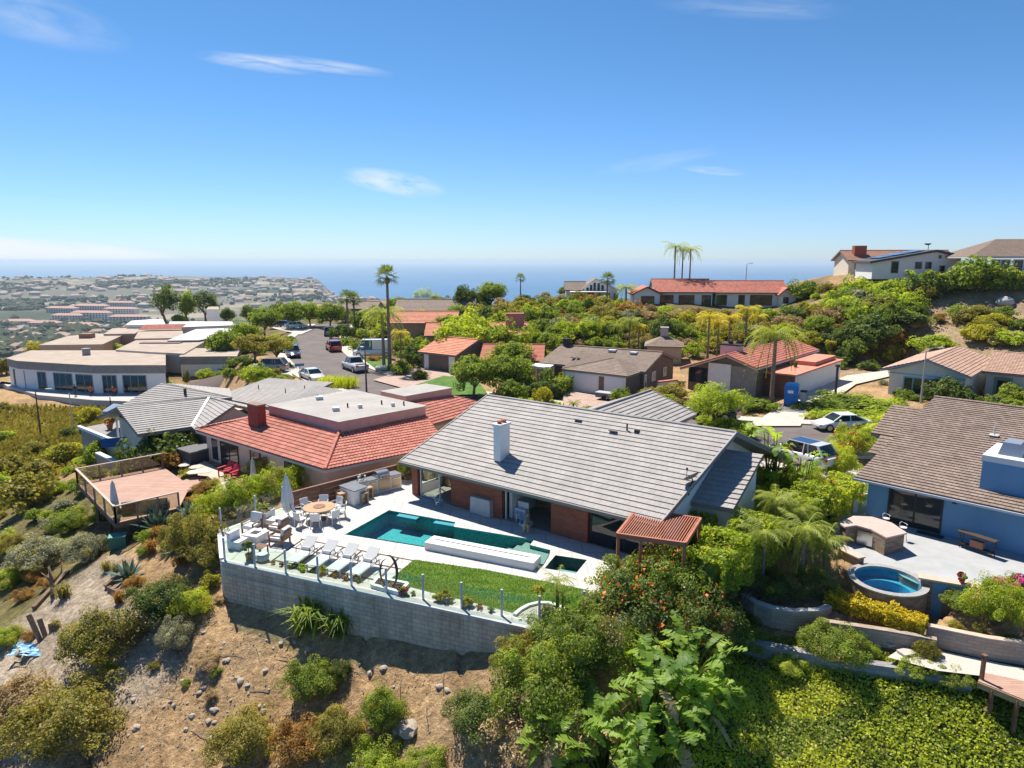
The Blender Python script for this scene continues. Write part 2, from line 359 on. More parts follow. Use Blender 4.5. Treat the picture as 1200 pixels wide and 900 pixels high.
def _tps(r2):return np.where(r2>1e-9,.5*r2*np.log(np.maximum(r2,1e-9)),0)
_d=((_c[:,None,:2]-_c[None,:,:2])**2).sum(-1)/900.0
_n=len(_c);_A=np.zeros((_n+3,_n+3));_A[:_n,:_n]=_tps(_d)+np.eye(_n)*.004
_A[:_n,_n]=1;_A[:_n,_n+1:]=_c[:,:2]/30;_A[_n,:_n]=1;_A[_n+1:,:_n]=_c[:,:2].T/30
_w=np.linalg.solve(_A,np.concatenate([_c[:,2],np.zeros(3)]))
FLATS=[([(-47,152),(-35,153),(-26,116),(-14,90),(2,86),(20,92),(34,84),(44,94),(54,94),(48,78),(62,74),(80,66),(70,48),(34,48),(26,44),(12,46),(-4,56),(-18,62),(-40,100)],-.06,5),([(-34,62),(-27,56),(-18,47),(-16,42),(-10,44),(0,50),(-6,60),(-20,70),(-34,72)],-.86,2.5),([(15.2,36),(16.0,33.4),(16.9,31.0),(20.3,29.6),(21.2,27.6),(30,24.4),(60,25),(60,46),(30,50),(18,44)],-.42,1.2),([(18.6+1.8*math.cos(k*.5236),30.2+1.9*math.sin(k*.5236))for k in range(12)],-1.75,.35),([(-13.5,32.3),(0,26.6),(6.5,24.6),(11,29),(8,34),(-6,43.5),(-12,43),(-13.6,37)],-2.6,.5)]
def _inside_dist(px,py,poly):
 ins=np.zeros(px.shape,bool);dist=np.full(px.shape,1e9)
 n=len(poly)
 for i in range(n):
  x0,y0=poly[i];x1,y1=poly[(i+1)%n]
  c=((y0>py)!=(y1>py))&(px<(x1-x0)*(py-y0)/(y1-y0+1e-12)+x0);ins^=c
  dx,dy=x1-x0,y1-y0;t=np.clip(((px-x0)*dx+(py-y0)*dy)/(dx*dx+dy*dy),0,1)
  dist=np.minimum(dist,np.hypot(px-x0-t*dx,py-y0-t*dy))
 return np.where(ins,0.0,dist)
def _ss(a,b,x):t=np.clip((x-a)/(b-a),0,1);return t*t*(3-2*t)
def _fb(x,y,s,seed=0):
 r=np.zeros_like(x);a=1.0;q=np.random.RandomState(seed)
 for k in range(5):
  for _ in range(3):
   th=q.rand()*6.283;f=(1.0/s)*(1.9**k)*(.8+.4*q.rand());r+=a*np.sin((x*math.cos(th)+y*math.sin(th))*f+q.rand()*6.283)
  a*=.55
 return r/3.0
def far_height(x,y):
 r=np.hypot(x,y);th=np.degrees(np.arctan2(x,y))
 base=np.interp(r,[200,320,500,800,1200,1800,2800,3500,4100,4450,4900],[-6,-24,-56,-84,-100,-116,-104,-84,-66,-110,-200])
 ridge=np.interp(th,[-60,-37,-31,-28,-27.2,-24,-21,-18,-16.4,-15.5,-14.9,-14.2],[8,2,-2,4,5,-3,-5,-12,-14,-20,-60,-130])
 base=base+ridge*_ss(2400,4000,r)
 coast=np.interp(th,[-15.2,-14.2,-12,-9.5,-8.3,-7,60],[4400,3500,3300,2700,2300,900,900])
 low=np.interp(r,[200,320,500,900,1800,2600,3400],[-6,-24,-60,-110,-146,-150,-150])
 k=_ss(-16.0,-14.4,th);base=base*(1-k)+np.minimum(base,low)*k
 base=base+(_fb(x,y,160,3)*5+_fb(x,y,420,4)*6)*_ss(500,1500,r)*(1-_ss(3600,4300,r)*.6)
 return np.where(r>coast,np.maximum(base-(r-coast)*.35,-230),base)
def heights(x,y):
 x,y=np.asarray(x,float),np.asarray(y,float);out=np.zeros(x.shape)
 fx,fy=x.ravel(),y.ravel();res=np.zeros(fx.shape)
 for i in range(0,len(fx),20000):
  a,b=fx[i:i+20000],fy[i:i+20000]
  d=((a[:,None]-_c[None,:,0])**2+(b[:,None]-_c[None,:,1])**2)/900.0
  res[i:i+20000]=_tps(d)@_w[:_n]+_w[_n]+(a*_w[_n+1]+b*_w[_n+2])/30
 res=res+(_fb(fx,fy,5.0,1)*.35+_fb(fx,fy,1.2,5)*.10+_fb(fx,fy,.35,6)*.035-.28*np.maximum(0,1-np.abs(np.sin(fx*.75+.5*fy*.35+1.3*_fb(fx,fy,3.0,17)))*5)*(fy<32)*(fx<3))*_ss(3,9,_inside_dist(fx,fy,[(9,30),(12,26),(24,23),(34,30),(24,36)])*1.0+3)
 for poly,z,fe in FLATS:
  k=1-_ss(0,fe,_inside_dist(fx,fy,poly));res=res*(1-k)+z*k
 r=np.hypot(fx,fy);k=_ss(190,330,r)
 res=np.where(k>0,res*(1-k)+far_height(fx,fy)*k,res)
 return res.reshape(out.shape)
def gz(x,y):return float(heights(np.array([x]),np.array([y]))[0])
def G(u,v,z_guess=None,lift=0):
 """Where the photograph's pixel u, v meets the ground."""
 d=ray(u,v);hd=math.hypot(d.x,d.y);ts=np.concatenate([np.linspace(12,160,900),np.geomspace(160.3,6000,700)])/hd
 z=heights(d.x*ts,d.y*ts)+lift;zz=H+d.z*ts;i=int(np.argmax(zz<=z))
 if zz[i]>z[i]:i=len(ts)-1
 i=max(i,1);f0,f1=zz[i-1]-z[i-1],zz[i]-z[i];k=f0/(f0-f1+1e-9);t=ts[i-1]+(ts[i]-ts[i-1])*min(max(k,0),1)
 return Vector((d.x*t,d.y*t,H+d.z*t))
def make_ground():
 NA,ratio=430,1.0125
 th=np.radians(np.linspace(-64,64,NA));rr=[5.0]
 while rr[-1]<5200:rr.append(rr[-1]*(ratio if rr[-1]<400 else 1.02))
 rr=np.array(rr);X=rr[:,None]*np.sin(th)[None,:];Y=rr[:,None]*np.cos(th)[None,:]-1.0
 Z=heights(X,Y);nr=len(rr)
 idx=np.arange(nr*NA).reshape(nr,NA)
 q=np.stack([idx[:-1,:-1],idx[:-1,1:],idx[1:,1:],idx[1:,:-1]],-1).reshape(-1,4)[:,::-1]
 o=mesh_np('ground',np.stack([X,Y,Z],-1).reshape(-1,3),q,ground_mat())
 o.data.polygons.foreach_set('use_smooth',np.ones(len(q),bool))
 x,y=X.ravel(),Y.ravel();r=np.hypot(x,y);C=np.zeros((len(x),4));C[:,3]=1
 def put(k,col):C[:,:3]=C[:,:3]*(1-k[:,None])+np.array(col)[None,:]*k[:,None]
 wob=_fb(x,y,3,9)*1.2
 C[:,:3]=(.46,.30,.16)
 put(_ss(-.2,1.2,_fb(x,y,2.2,21))*.5,(.24,.155,.085));put(_ss(.3,1.5,_fb(x,y,1.3,22))*.5,(.40,.28,.17))
 zone=lambda poly,fe:1-_ss(0,fe,np.maximum(_inside_dist(x,y,poly)+wob*fe*.3,0))
 put(zone([(-22,45),(-34,50),(-45,58),(-60,78),(-90,100),(-120,60),(-70,20),(-34,26),(-28,36)],4),(.17,.145,.06))
 put(zone([(-44,60),(-48,76),(-54,96),(-84,97),(-110,70),(-80,50),(-56,50)],5),(.21,.19,.065))
 put(zone([(-20.5,31.5),(-17,28),(-20,26),(-25,28),(-26,34),(-24,37)],2)*.8,(.42,.35,.28))
 put(zone([(8,32),(9,28),(20,25),(34,18),(30,4),(6,10),(6,22)],1.5),(.07,.085,.025))
 put(zone([(-60,116),(-20,105),(0,100),(18,100),(36,96),(44,108),(60,140),(20,190),(-60,200)],8),(.17,.13,.065))
 put(zone([(44,88),(56,78),(80,66),(110,70),(130,100),(60,120),(44,112)],4),(.36,.26,.165))
 put(_ss(150,240,r),(.13,.13,.07));put(_ss(800,2000,r),(.155,.15,.115))
 pk=_ss(500,1200,r)
 put(pk*_ss(.2,.8,_fb(x,y,75,31))*.8,(.40,.34,.26));put(pk*_ss(.25,.7,_fb(x,y,120,35))*.8,(.04,.06,.035));put(pk*_ss(.9,1.2,_fb(x,y,60,37)),(.5,.44,.36))
 g=P(20,391,-92);put(1-_ss(60,110,np.hypot((x-g.x)*.5,(y-g.y)*1.0)),(.17,.25,.05))
 a=o.data.attributes.new('soil','FLOAT_COLOR','POINT');a.data.foreach_set('color',C.astype(np.float32).ravel())
 tag(o,kind='structure');return o
def ground_mat():
 m=bpy.data.materials.new('ground');m.use_nodes=True;nt=m.node_tree;L=nt.links.new;b=nt.nodes['Principled BSDF'];b.inputs['Roughness'].default_value=.95;b.inputs['Specular IOR Level'].default_value=.1
 at=nt.nodes.new('ShaderNodeAttribute');at.attribute_name='soil';t=nt.nodes.new('ShaderNodeTexCoord')
 prev=at.outputs['Color'];nn=None
 for sc,lo,hi,a,bb in((.5,.3,.7,.72,1.22),(3.2,.35,.66,.62,1.25),(16,.35,.7,.68,1.3)):
  n=nt.nodes.new('ShaderNodeTexNoise');n.inputs['Scale'].default_value=sc;n.inputs['Detail'].default_value=5;n.inputs['Roughness'].default_value=.65;L(t.outputs['Object'],n.inputs['Vector'])
  r=nt.nodes.new('ShaderNodeValToRGB');r.color_ramp.elements[0].position=lo;r.color_ramp.elements[1].position=hi
  r.color_ramp.elements[0].color=(a,a,a*.97,1);r.color_ramp.elements[1].color=(bb,bb,bb,1);L(n.outputs['Fac'],r.inputs[0])
  x=nt.nodes.new('ShaderNodeMix');x.data_type='RGBA';x.blend_type='MULTIPLY';x.inputs[0].default_value=1;L(prev,x.inputs[6]);L(r.outputs[0],x.inputs[7]);prev=x.outputs[2];nn=n
 L(prev,b.inputs['Base Color'])
 n1=nt.nodes.new('ShaderNodeTexNoise');n1 .inputs['Scale'].default_value=4;n1 .inputs['Detail'].default_value=9;n1 .inputs['Roughness'].default_value=.7;L(t.outputs['Object'],n1 .inputs['Vector'])
 bp=nt.nodes.new('ShaderNodeBump');bp.inputs['Strength'].default_value=.9;bp.inputs['Distance'].default_value=.18;L(n1 .outputs['Fac'],bp.inputs['Height']);L(bp.outputs[0],b.inputs['Normal'])
 return m
make_ground()
# ---------------------------------------------------------------- sea
def make_sea():
 m=bpy.data.materials.new('sea_water');m.use_nodes=True;nt=m.node_tree;L=nt.links.new;b=nt.nodes['Principled BSDF']
 b.inputs['Base Color'].default_value=(.012,.07,.16,1);b.inputs['Roughness'].default_value=.32;b.inputs['IOR'].default_value=1.33
 t=nt.nodes.new('ShaderNodeTexCoord');n=nt.nodes.new('ShaderNodeTexNoise');n.inputs['Scale'].default_value=.0012;n.inputs['Detail'].default_value=9;L(t.outputs['Object'],n.inputs['Vector'])
 r=nt.nodes.new('ShaderNodeValToRGB');r.color_ramp.elements[0].position=.35;r.color_ramp.elements[1].position=.65
 r.color_ramp.elements[0].color=(.006,.09,.21,1);r.color_ramp.elements[1].color=(.011,.12,.25,1);L(n.outputs['Fac'],r.inputs[0]);L(r.outputs[0],b.inputs['Base Color'])
 n2=nt.nodes.new('ShaderNodeTexNoise');n2 .inputs['Scale'].default_value=.09;n2 .inputs['Detail'].default_value=4;L(t.outputs['Object'],n2 .inputs['Vector'])
 bp=nt.nodes.new('ShaderNodeBump');bp.inputs['Strength'].default_value=.5;bp.inputs['Distance'].default_value=2.0;L(n2 .outputs['Fac'],bp.inputs['Height']);L(bp.outputs[0],b.inputs['Normal'])
 mb=MB();n=48
 rim=[(40000*math.cos(2*math.pi*k/n),40000*math.sin(2*math.pi*k/n),SEA_Z)for k in range(n)]
 for k in range(n):mb.face(((0,0,SEA_Z),rim[k],rim[(k+1)%n]))
 tag(mb.build('sea',m),kind='structure')
make_sea()
def make_haze():
 m=bpy.data.materials.new('haze_air');m.use_nodes=True;nt=m.node_tree;nt.nodes.remove(nt.nodes['Principled BSDF'])
 v=nt.nodes.new('ShaderNodeVolumePrincipled');v.inputs['Color'].default_value=(.70,.86,1,1);v.inputs['Density'].default_value=7.5e-5;v.inputs['Anisotropy'].default_value=.2
 nt.links.new(v.outputs[0],nt.nodes['Material Output'].inputs['Volume'])
 mb=MB();mb.box((0,0,(-232+34)/2),(84000,84000,34+232));tag(mb.build('haze',m),kind='stuff')
make_haze()
# ---------------------------------------------------------------- plants
LV=dict(olive=leaf_mat('leaf_olive',(.07,.08,.018),(.36,.32,.07),trans=.42),dark=leaf_mat('leaf_dark',(.035,.065,.016),(.17,.23,.05),trans=.38),mid=leaf_mat('leaf_mid',(.05,.095,.016),(.28,.36,.05),trans=.46),bright=leaf_mat('leaf_bright',(.09,.16,.015),(.42,.50,.05),trans=.5),yellow=leaf_mat('leaf_yellow',(.11,.13,.015),(.46,.43,.045),trans=.45),grey=leaf_mat('leaf_grey',(.11,.12,.08),(.42,.42,.29),trans=.3),dry=leaf_mat('leaf_dry',(.16,.105,.05),(.46,.34,.18),trans=.3),rust=leaf_mat('leaf_rust',(.11,.08,.018),(.50,.27,.07),trans=.4),lime=leaf_mat('leaf_lime',(.12,.19,.016),(.52,.58,.055),trans=.5),frond=leaf_mat('leaf_frond',(.08,.13,.016),(.36,.41,.07),trans=.46),frondy=leaf_mat('leaf_frond_yellow',(.16,.16,.016),(.64,.54,.05),trans=.5),paddle=leaf_mat('leaf_paddle',(.08,.17,.025),(.34,.48,.07),trans=.52),gold=leaf_mat('leaf_gold',(.26,.22,.015),(.70,.56,.03),trans=.35),agave=leaf_mat('leaf_agave',(.06,.11,.095),(.19,.27,.23),trans=.1),grass=leaf_mat('leaf_grass',(.14,.14,.035),(.40,.34,.11)))
BARK=mat('bark',(.14,.10,.07),.9,(.26,.20,.14),6,bump=.4)
BARKG=mat('bark_grey',(.20,.17,.14),.9,(.33,.29,.24),5,bump=.4)
PALMB=mat('palm_bark',(.17,.125,.085),.9,(.28,.22,.16),3,stretch=(1,1,6),bump=.5)
FLW={k:mat('petal_'+k,c,.6)for k,c in dict(red=(.62,.06,.03),orange=(.75,.17,.02),pink=(.6,.05,.22),white=(.8,.76,.7),yellow=(.75,.5,.03)).items()}
def leaves_np(centers,dirs,size,q,aspect=.5,jitter=.7):
 """Diamond leaves: one quad each, at centers, roughly facing dirs."""
 n=len(centers);nn=dirs+q.normal(0,jitter,(n,3));nn/=np.linalg.norm(nn,axis=1)[:,None]+1e-9
 a=q.normal(0,1,(n,3));t=np.cross(nn,a);t/=np.linalg.norm(t,axis=1)[:,None]+1e-9;w=np.cross(nn,t)
 s=(size*(.6+.8*q.rand(n)))[:,None]
 v=np.stack([centers-t*s,centers+w*s*aspect+nn*s*.12,centers+t*s,centers-w*s*aspect+nn*s*.12],1).reshape(-1,3)
 return v,np.arange(n*4).reshape(n,4)
def blob_leaves(q,R3,nclump,per,leaf,clump=.36,base=-.25,flat=1.0,aspect=.5):
 """Leaf clumps spread over and inside an ellipsoid R3 centred at the origin."""
 cs,ds,tn=[],[],[];ph=q.uniform(0,6.28,4);ragged=lambda d:1+.22*math.sin(3.1*math.atan2(d[1],d[0])+ph[0]+2*d[2])+.13*math.sin(5.7*math.atan2(d[1],d[0])+ph[1]-5*d[2])
 for i in range(nclump):
  d=q.normal(0,1,3);d[2]=abs(d[2])*1.0+base*(1 if q.rand()<.5 else-.2);d/=np.linalg.norm(d);rr=q.uniform(.55,1.0)*ragged(d)if q.rand()<.85 else q.uniform(.2,.6)
  c=d*rr;cr=clump*q.uniform(.65,1.25);tone=q.uniform(-.18,.22)
  e=q.normal(0,1,(per,3));e/=np.linalg.norm(e,axis=1)[:,None];e[:,2]*=flat;rad=cr*q.uniform(.55,1,per)**.5
  cs.append((c+e*rad[:,None])*np.array(R3));ds.append(e*.8+d*.5+np.array([0,0,.35]));tn.append(tone+q.uniform(-.16,.2,per)+.08*e[:,2])
 cs,ds,tn=np.concatenate(cs),np.concatenate(ds),np.concatenate(tn)
 v,f=leaves_np(cs,ds,np.full(len(cs),leaf),q,aspect)
 return v,f,tn+.25
PROTO={}
def shrub_proto(key,lm,R3,nclump,per,leaf,seed,clump=.36,flowers=None,aspect=.5,stems=True,base=-.25):
 """A bush: leaves (with its flowers) over a few stems; one mesh, standing on z = 0."""
 if key in PROTO:return PROTO[key]
 q=np.random.RandomState(seed);v,f,tn=blob_leaves(q,R3,nclump,per,leaf,clump,base,aspect=aspect);v[:,2]+=R3[2]*.62
 v[:,2]=np.where(v[:,2]<.02,.02+(v[:,2]-.02)*.15,v[:,2])
 mi=np.zeros(len(f),int);mats=[LV[lm],BARK]
 if 'near' in key and lm not in('dry',):
  mats=[LV[lm],BARK,LV['dry'],LV['yellow']];u_=np.repeat(q.rand(nclump),per);mi=np.where(u_<.05,2,np.where(u_>.95,3,0)).astype(int);mi=np.where(q.rand(len(mi))<.03,2,mi)
 if flowers:
  cols,share,fs=flowers;nf=int(len(f)*share);d=q.normal(0,1,(nf,3));d[:,2]=np.abs(d[:,2]);d[:,1]-=.3;d/=np.linalg.norm(d,axis=1)[:,None]
  k0=len(f)//3;hub=q.rand(nclump)<.4;pool_=np.nonzero(np.repeat(hub,per))[0];pick=q.choice(pool_,nf);c=v.reshape(-1,4,3)[pick].mean(1);out=c-np.array([0,0,R3[2]*.5]);out/=np.linalg.norm(out,axis=1)[:,None]+1e-6;c=c+out*R3[0]*.06
  for j,cname in enumerate(cols):mats.append(FLW[cname])
  fv,ff=leaves_np(c,out,np.full(nf,fs),q,.8,.4);ff=ff+len(v);v=np.concatenate([v,fv]);f=np.concatenate([f,ff]);tn=np.concatenate([tn,np.full(nf,.5)])
  mi=np.concatenate([mi,len(mats)-len(cols)+q.randint(0,len(cols),nf)])
 if stems:
  sv,sf=[],[]
  for k in range(7):
   a=q.uniform(0,6.28);b=np.array([math.cos(a)*R3[0]*.65,math.sin(a)*R3[1]*.65,R3[2]*1.1*q.uniform(.5,1)]);r0=.018+.02*max(R3);w=np.array([-math.sin(a),math.cos(a),0])*r0
   for ww in(w,np.array([0,0,r0])):i=len(sv);sv+=[-ww,ww,b+ww*.4,b-ww*.4];sf.append([i,i+1,i+2,i+3])
  sf=np.array(sf)+len(v);v=np.concatenate([v,np.array(sv)]);f=np.concatenate([f,sf]);mi=np.concatenate([mi,np.ones(len(sf),int)]);tn=np.concatenate([tn,np.zeros(len(sf))])
 o=mesh_np(key,v,f,mats,tn,mi,link=False);PROTO[key]=o.data;return o.data
def place(me,name,loc,scale,rz=None,label=None,cat='shrub',group=None):
 o=bpy.data.objects.new(name,me);COL.objects.link(o);o.location=loc
 o.scale=scale if isinstance(scale,(tuple,list))else(scale,)*3;o.rotation_euler=(0,0,rnd.uniform(0,6.28)if rz is None else rz)
 return tag(o,label,cat,group)
def limb_mesh(q,h,spread,r0,n=6):
 mb=MB();top=Vector((q.uniform(-.1,.1)*h,q.uniform(-.1,.1)*h,h*.5));mb.tube([(0,0,-.3),(top.x*.4,top.y*.4,h*.25),top],[r0*1.25,r0,r0*.8],7)
 for k in range(n):
  a=6.28*k/n+q.uniform(-.4,.4);b=top+Vector((math.cos(a)*spread*.75,math.sin(a)*spread*.75,h*q.uniform(.2,.42)))
  mb.tube([top-Vector((0,0,h*q.uniform(0,.15))),top.lerp(b,.5)+Vector((0,0,h*.06)),b],[r0*.55,r0*.38,r0*.15],5)
 return mb
def tree_proto(key,lm,h,cr,cz,nclump,per,leaf,seed,clump=.34,bark=None,r0=.16,flat=1.0,aspect=.5,base=-.3):
 """A broad-leaved tree: Empty > trunk with limbs, crown. h: height of the crown centre; cr, cz: its radii. Kept as two meshes."""
 if key in PROTO:return PROTO[key]
 q=np.random.RandomState(seed);v,f,tn=blob_leaves(q,(cr,cr,cz),nclump,per,leaf,clump,base,flat,aspect);v[:,2]+=h
 c=mesh_np(key+'_crown',v,f,LV[lm],tn,link=False)
 t=limb_mesh(q,h*1.25,cr,r0).build(key+'_trunk',bark or BARK,smooth=True);bpy.data.objects.remove(t)if False else COL.objects.unlink(t)
 PROTO[key]=(t.data,c.data);return PROTO[key]
def tree(key,name,loc,s,label,group=None,rz=None,cat='tree',sz=None):
 t,c=PROTO[key];root=empty(name,loc,label,cat,group,rnd.uniform(0,6.28)if rz is None else rz);root.scale=(s,s,sz or s)
 for n,me in(('trunk',t),('crown',c)):o=bpy.data.objects.new(n,me);COL.objects.link(o);o.parent=root
 return root
def frond_np(q,L_,droop,width,nl,leaf_w,lift=.5):
 """One feather frond along +X: an arched rib with leaflets on both sides."""
 t=np.linspace(0,1,nl);x=L_*(t-.18*droop*t**3);z=L_*(lift*t-droop*t**2.1)
 V,Fq=[],[]
 for i in range(1,nl):
  for sgn in(-1,1):
   p=np.array([x[i],0,z[i]]);w=width*math.sin(math.pi*(.12+.85*t[i]))*q.uniform(.85,1.1);tip=p+np.array([w*.55,sgn*w*.8,-w*q.uniform(.2,.65)]);ax=np.array([leaf_w,0,0])
   k=len(V);V+=[p-ax*.5,p+ax*.5,tip+ax*.15,tip-ax*.15];Fq.append([k,k+1,k+2,k+3])
 for i in range(nl-1):
  k=len(V);r=.022*L_/2;V+=[(x[i],-r,z[i]),(x[i],r,z[i]),(x[i+1],r,z[i+1]),(x[i+1],-r,z[i+1])];Fq.append([k,k+1,k+2,k+3])
 return np.array(V,float),np.array(Fq)
def palm_proto(key,lm,h,nf,L_,droop,width,seed,r0=.17,nl=16,leaf_w=.09,lean=.0,lifts=(.1,1.1),skirt=0,r1=None,bark=None):
 if key in PROTO:return PROTO[key]
 q=np.random.RandomState(seed);VV,FF,T=[],[],[];n0=0;top=np.array([lean*h,0,h])
 for i in range(nf):
  s=i/nf;lift=lifts[0]+(lifts[1]-lifts[0])*(1-s);d=droop*(.6+.7*s)*q.uniform(.85,1.15)
  v,f=frond_np(q,L_*q.uniform(.8,1.05),d,width,nl,leaf_w,lift);a=i*2.399+q.uniform(-.2,.2);c,s_=math.cos(a),math.sin(a)
  v=np.stack([v[:,0]*c-v[:,1]*s_,v[:,0]*s_+v[:,1]*c,v[:,2]],1)+top;VV.append(v);FF.append(f+n0);n0+=len(v);T.append(np.full(len(f),.45-.35*s)+q.uniform(-.12,.12,len(f)))
 c=mesh_np(key+'_crown',np.concatenate(VV),np.concatenate(FF),LV[lm],np.concatenate(T),link=False)
 mb=MB();pts=[(lean*h*(z/h)**2,0,z)for z in np.linspace(-.3,h,9)];mb.tube(pts,[r0*1.35]+[r0+((r1 or r0*.7)-r0)*k/7 for k in range(8)],9)
 if skirt:mb.lathe((lean*h,0,h-skirt),[(r0*.6,0),(r0*2.2,skirt*.35),(r0*1.8,skirt*.8),(r0*.5,skirt)],9)
 t=mb.build(key+'_trunk',bark or PALMB,smooth=True);COL.objects.unlink(t);PROTO[key]=(t.data,c.data);return PROTO[key]
def fan_palm_proto(key,lm,h,nf,L_,seed,r0=.2,skirt=.8):
 """A fan palm: pleated fans of separate pointed blades on stalks; dead skirt under the crown."""
 if key in PROTO:return PROTO[key]
 q=np.random.RandomState(seed);VV,FF,T=[],[],[];top=np.array([0,0,h])
 for i in range(nf):
  a=i*2.399;el=R(80-118*(i/nf));d=np.array([math.cos(a)*math.cos(el),math.sin(a)*math.cos(el),math.sin(el)]);p=top+d*L_*.42;side=np.array([-math.sin(a),math.cos(a),0]);up=np.cross(d,side);tilt=q.uniform(-.5,.5)
  side=side*math.cos(tilt)+up*math.sin(tilt);k=len(VV);VV+=[top-side*.03,top+side*.03,p+side*.03,p-side*.03];FF.append([k,k+1,k+2,k+3]);T.append(.2)
  for j in range(9):
   b=R(-80+20*j);dd=d*math.cos(b)+side*math.sin(b);l=L_*.62*(1-.25*abs(j-4)/4)*q.uniform(.85,1.1);e=p+dd*l-np.array([0,0,.18*l]);ww=np.cross(dd,np.cross(d,side))*L_*.035
   k=len(VV);VV+=[p,p+dd*l*.5+ww,e,p+dd*l*.5-ww];FF.append([k,k+1,k+2,k+3]);T.append(.4-.35*(i/nf)+q.uniform(-.12,.15))
 c=mesh_np(key+'_crown',np.array(VV),np.array(FF),LV[lm],np.array(T),link=False)
 mb=MB();mb.tube([(0,0,z)for z in np.linspace(-.3,h,8)],[r0*1.5,r0*1.15]+[r0*(1-.06*k)for k in range(6)],9)
 if skirt:mb.lathe((0,0,h-skirt),[(r0*.8,0),(r0*1.7,skirt*.3),(r0*1.6,skirt*.8),(r0*.5,skirt)],9)
 t=mb.build(key+'_trunk',PALMB,smooth=True);COL.objects.unlink(t);PROTO[key]=(t.data,c.data);return PROTO[key]
def paddle_proto(key,n,h,seed,lm='paddle',L_=1.5,wd=.42,spread=1.0):
 """Giant bird-of-paradise clump: stalks and big torn paddle leaves."""
 if key in PROTO:return PROTO[key]
 q=np.random.RandomState(seed);V,Fq,T,MI=[],[],[],[];mb=MB()
 for i in range(n):
  a=q.uniform(0,6.283);dead=q.rand()<.13;out=spread*q.uniform(.25,1.1);base=np.array([q.normal(0,.25),q.normal(0,.25),0]);hh=h*q.uniform(.45,1.0);top=base+np.array([math.cos(a)*out*.55,math.sin(a)*out*.55,hh])
  mb.tube([base-[0,0,.3],base*.5+top*.5+[0,0,hh*.08],top],[.05,.035,.022],5)
  L1=L_*q.uniform(.7,1.15);lift=q.uniform(-.6,.1)if dead else q.uniform(.1,1.2);dr=q.uniform(.35,1.0);w1=wd*q.uniform(.8,1.15);m=15;roll=q.uniform(-.5,.5);tone=q.uniform(.0,.55)
  dirv=np.array([math.cos(a),math.sin(a),0]);side=np.array([-math.sin(a),math.cos(a),0])
  mid=[top+dirv*L1*(t-.2*dr*t*t)+np.array([0,0,L1*(lift*t-dr*t*t)])for t in np.linspace(0,1,m+1)]
  wf=[w1*(math.sin(math.pi*(t*.93+.05))**.7)for t in np.linspace(0,1,m+1)]
  for j in range(m):
   for sg in(-1,1):
    dz0,dz1=.45*wf[j],.45*wf[j+1];tear=q.uniform(0,.55)if q.rand()<.6 else 0
    up0=np.array([0,0,dz0*.5-tear*wf[j]+roll*sg*.3*wf[j]]);up1=np.array([0,0,dz1*.5-tear*wf[j]+roll*sg*.3*wf[j+1]]);gap=q.uniform(.1,.4)if tear else 0;sh_=q.uniform(.8,1.05)
    k=len(V);V+=[mid[j],mid[j+1],mid[j+1]*(1-gap)+mid[j]*gap+side*sg*wf[j+1]*sh_+up1,mid[j]+side*sg*wf[j]*sh_+up0];Fq.append([k,k+1,k+2,k+3]if sg<0 else[k+3,k+2,k+1,k]);T.append(tone+q.uniform(-.1,.1));MI.append(1 if dead else 0)
 c=mesh_np(key+'_leaves',np.array(V,float),np.array(Fq),[LV[lm],LV['dry']],np.array(T),MI,link=False)
 t=mb.build(key+'_stalks',LV['mid']);COL.objects.unlink(t);PROTO[key]=(t.data,c.data);return PROTO[key]
def agave_proto(key,n,L_,seed,lm='agave'):
 if key in PROTO:return PROTO[key]
 q=np.random.RandomState(seed);V,Fq,T=[],[],[]
 for i in range(n):
  a=i*2.399;el=R(82-70*i/n);d=np.array([math.cos(a)*math.cos(el),math.sin(a)*math.cos(el),math.sin(el)]);s=np.array([-math.sin(a),math.cos(a),0]);up=np.cross(d,s);l=L_*q.uniform(.8,1.05)
  pr=[(0,.06),(.35,.10),(.7,.065),(1,.004)]
  for j in range(3):
   for sg in(-1,1):
    (t0,w0),(t1,w1)=pr[j],pr[j+1];b=lambda t:d*l*t-np.array([0,0,.12*l*t*t]);k=len(V)
    V+=[b(t0),b(t1),b(t1)+s*sg*w1*l+up*w1*l*-.5,b(t0)+s*sg*w0*l+up*w0*l*-.5];Fq.append([k,k+1,k+2,k+3]);T.append(q.uniform(.1,.5))
 o=mesh_np(key,np.array(V),np.array(Fq),LV[lm],np.array(T),link=False);PROTO[key]=o.data;return o.data
def blades_proto(key,lm,n,h,spread,w,seed,bend=.5,base_r=.1):
 """A tuft of long narrow blades."""
 if key in PROTO:return PROTO[key]
 q=np.random.RandomState(seed);V,Fq,T=[],[],[]
 for i in range(n):
  a=q.uniform(0,6.283);d=np.array([math.cos(a),math.sin(a),0]);s=np.array([-math.sin(a),math.cos(a),0])*w;b=np.array([q.normal(0,base_r),q.normal(0,base_r),0]);hh=h*q.uniform(.6,1.1);o_=spread*q.uniform(.1,1)
  p=[b,b+d*o_*.35+[0,0,hh*.75],b+d*o_+[0,0,hh*(1-bend*q.uniform(.2,1)*o_/max(spread,.01))]];tn=q.uniform(.1,.6)
  for j in range(2):
   k=len(V);w0,w1=(1,.8)if j==0 else(.8,.1);V+=[p[j]-s*w0,p[j]+s*w0,p[j+1]+s*w1,p[j+1]-s*w1];Fq.append([k,k+1,k+2,k+3]);T.append(tn)
 o=mesh_np(key,np.array(V,float),np.array(Fq),LV[lm],np.array(T),link=False);PROTO[key]=o.data;return o.data
def two(key,names,name,loc,s,label,cat,group=None,rz=None):
 a,b=PROTO[key];root=empty(name,loc,label,cat,group,rnd.uniform(0,6.28)if rz is None else rz);root.scale=(s,)*3
 for n,me in zip(names,(a,b)):o=bpy.data.objects.new(n,me);COL.objects.link(o);o.parent=root
 return root
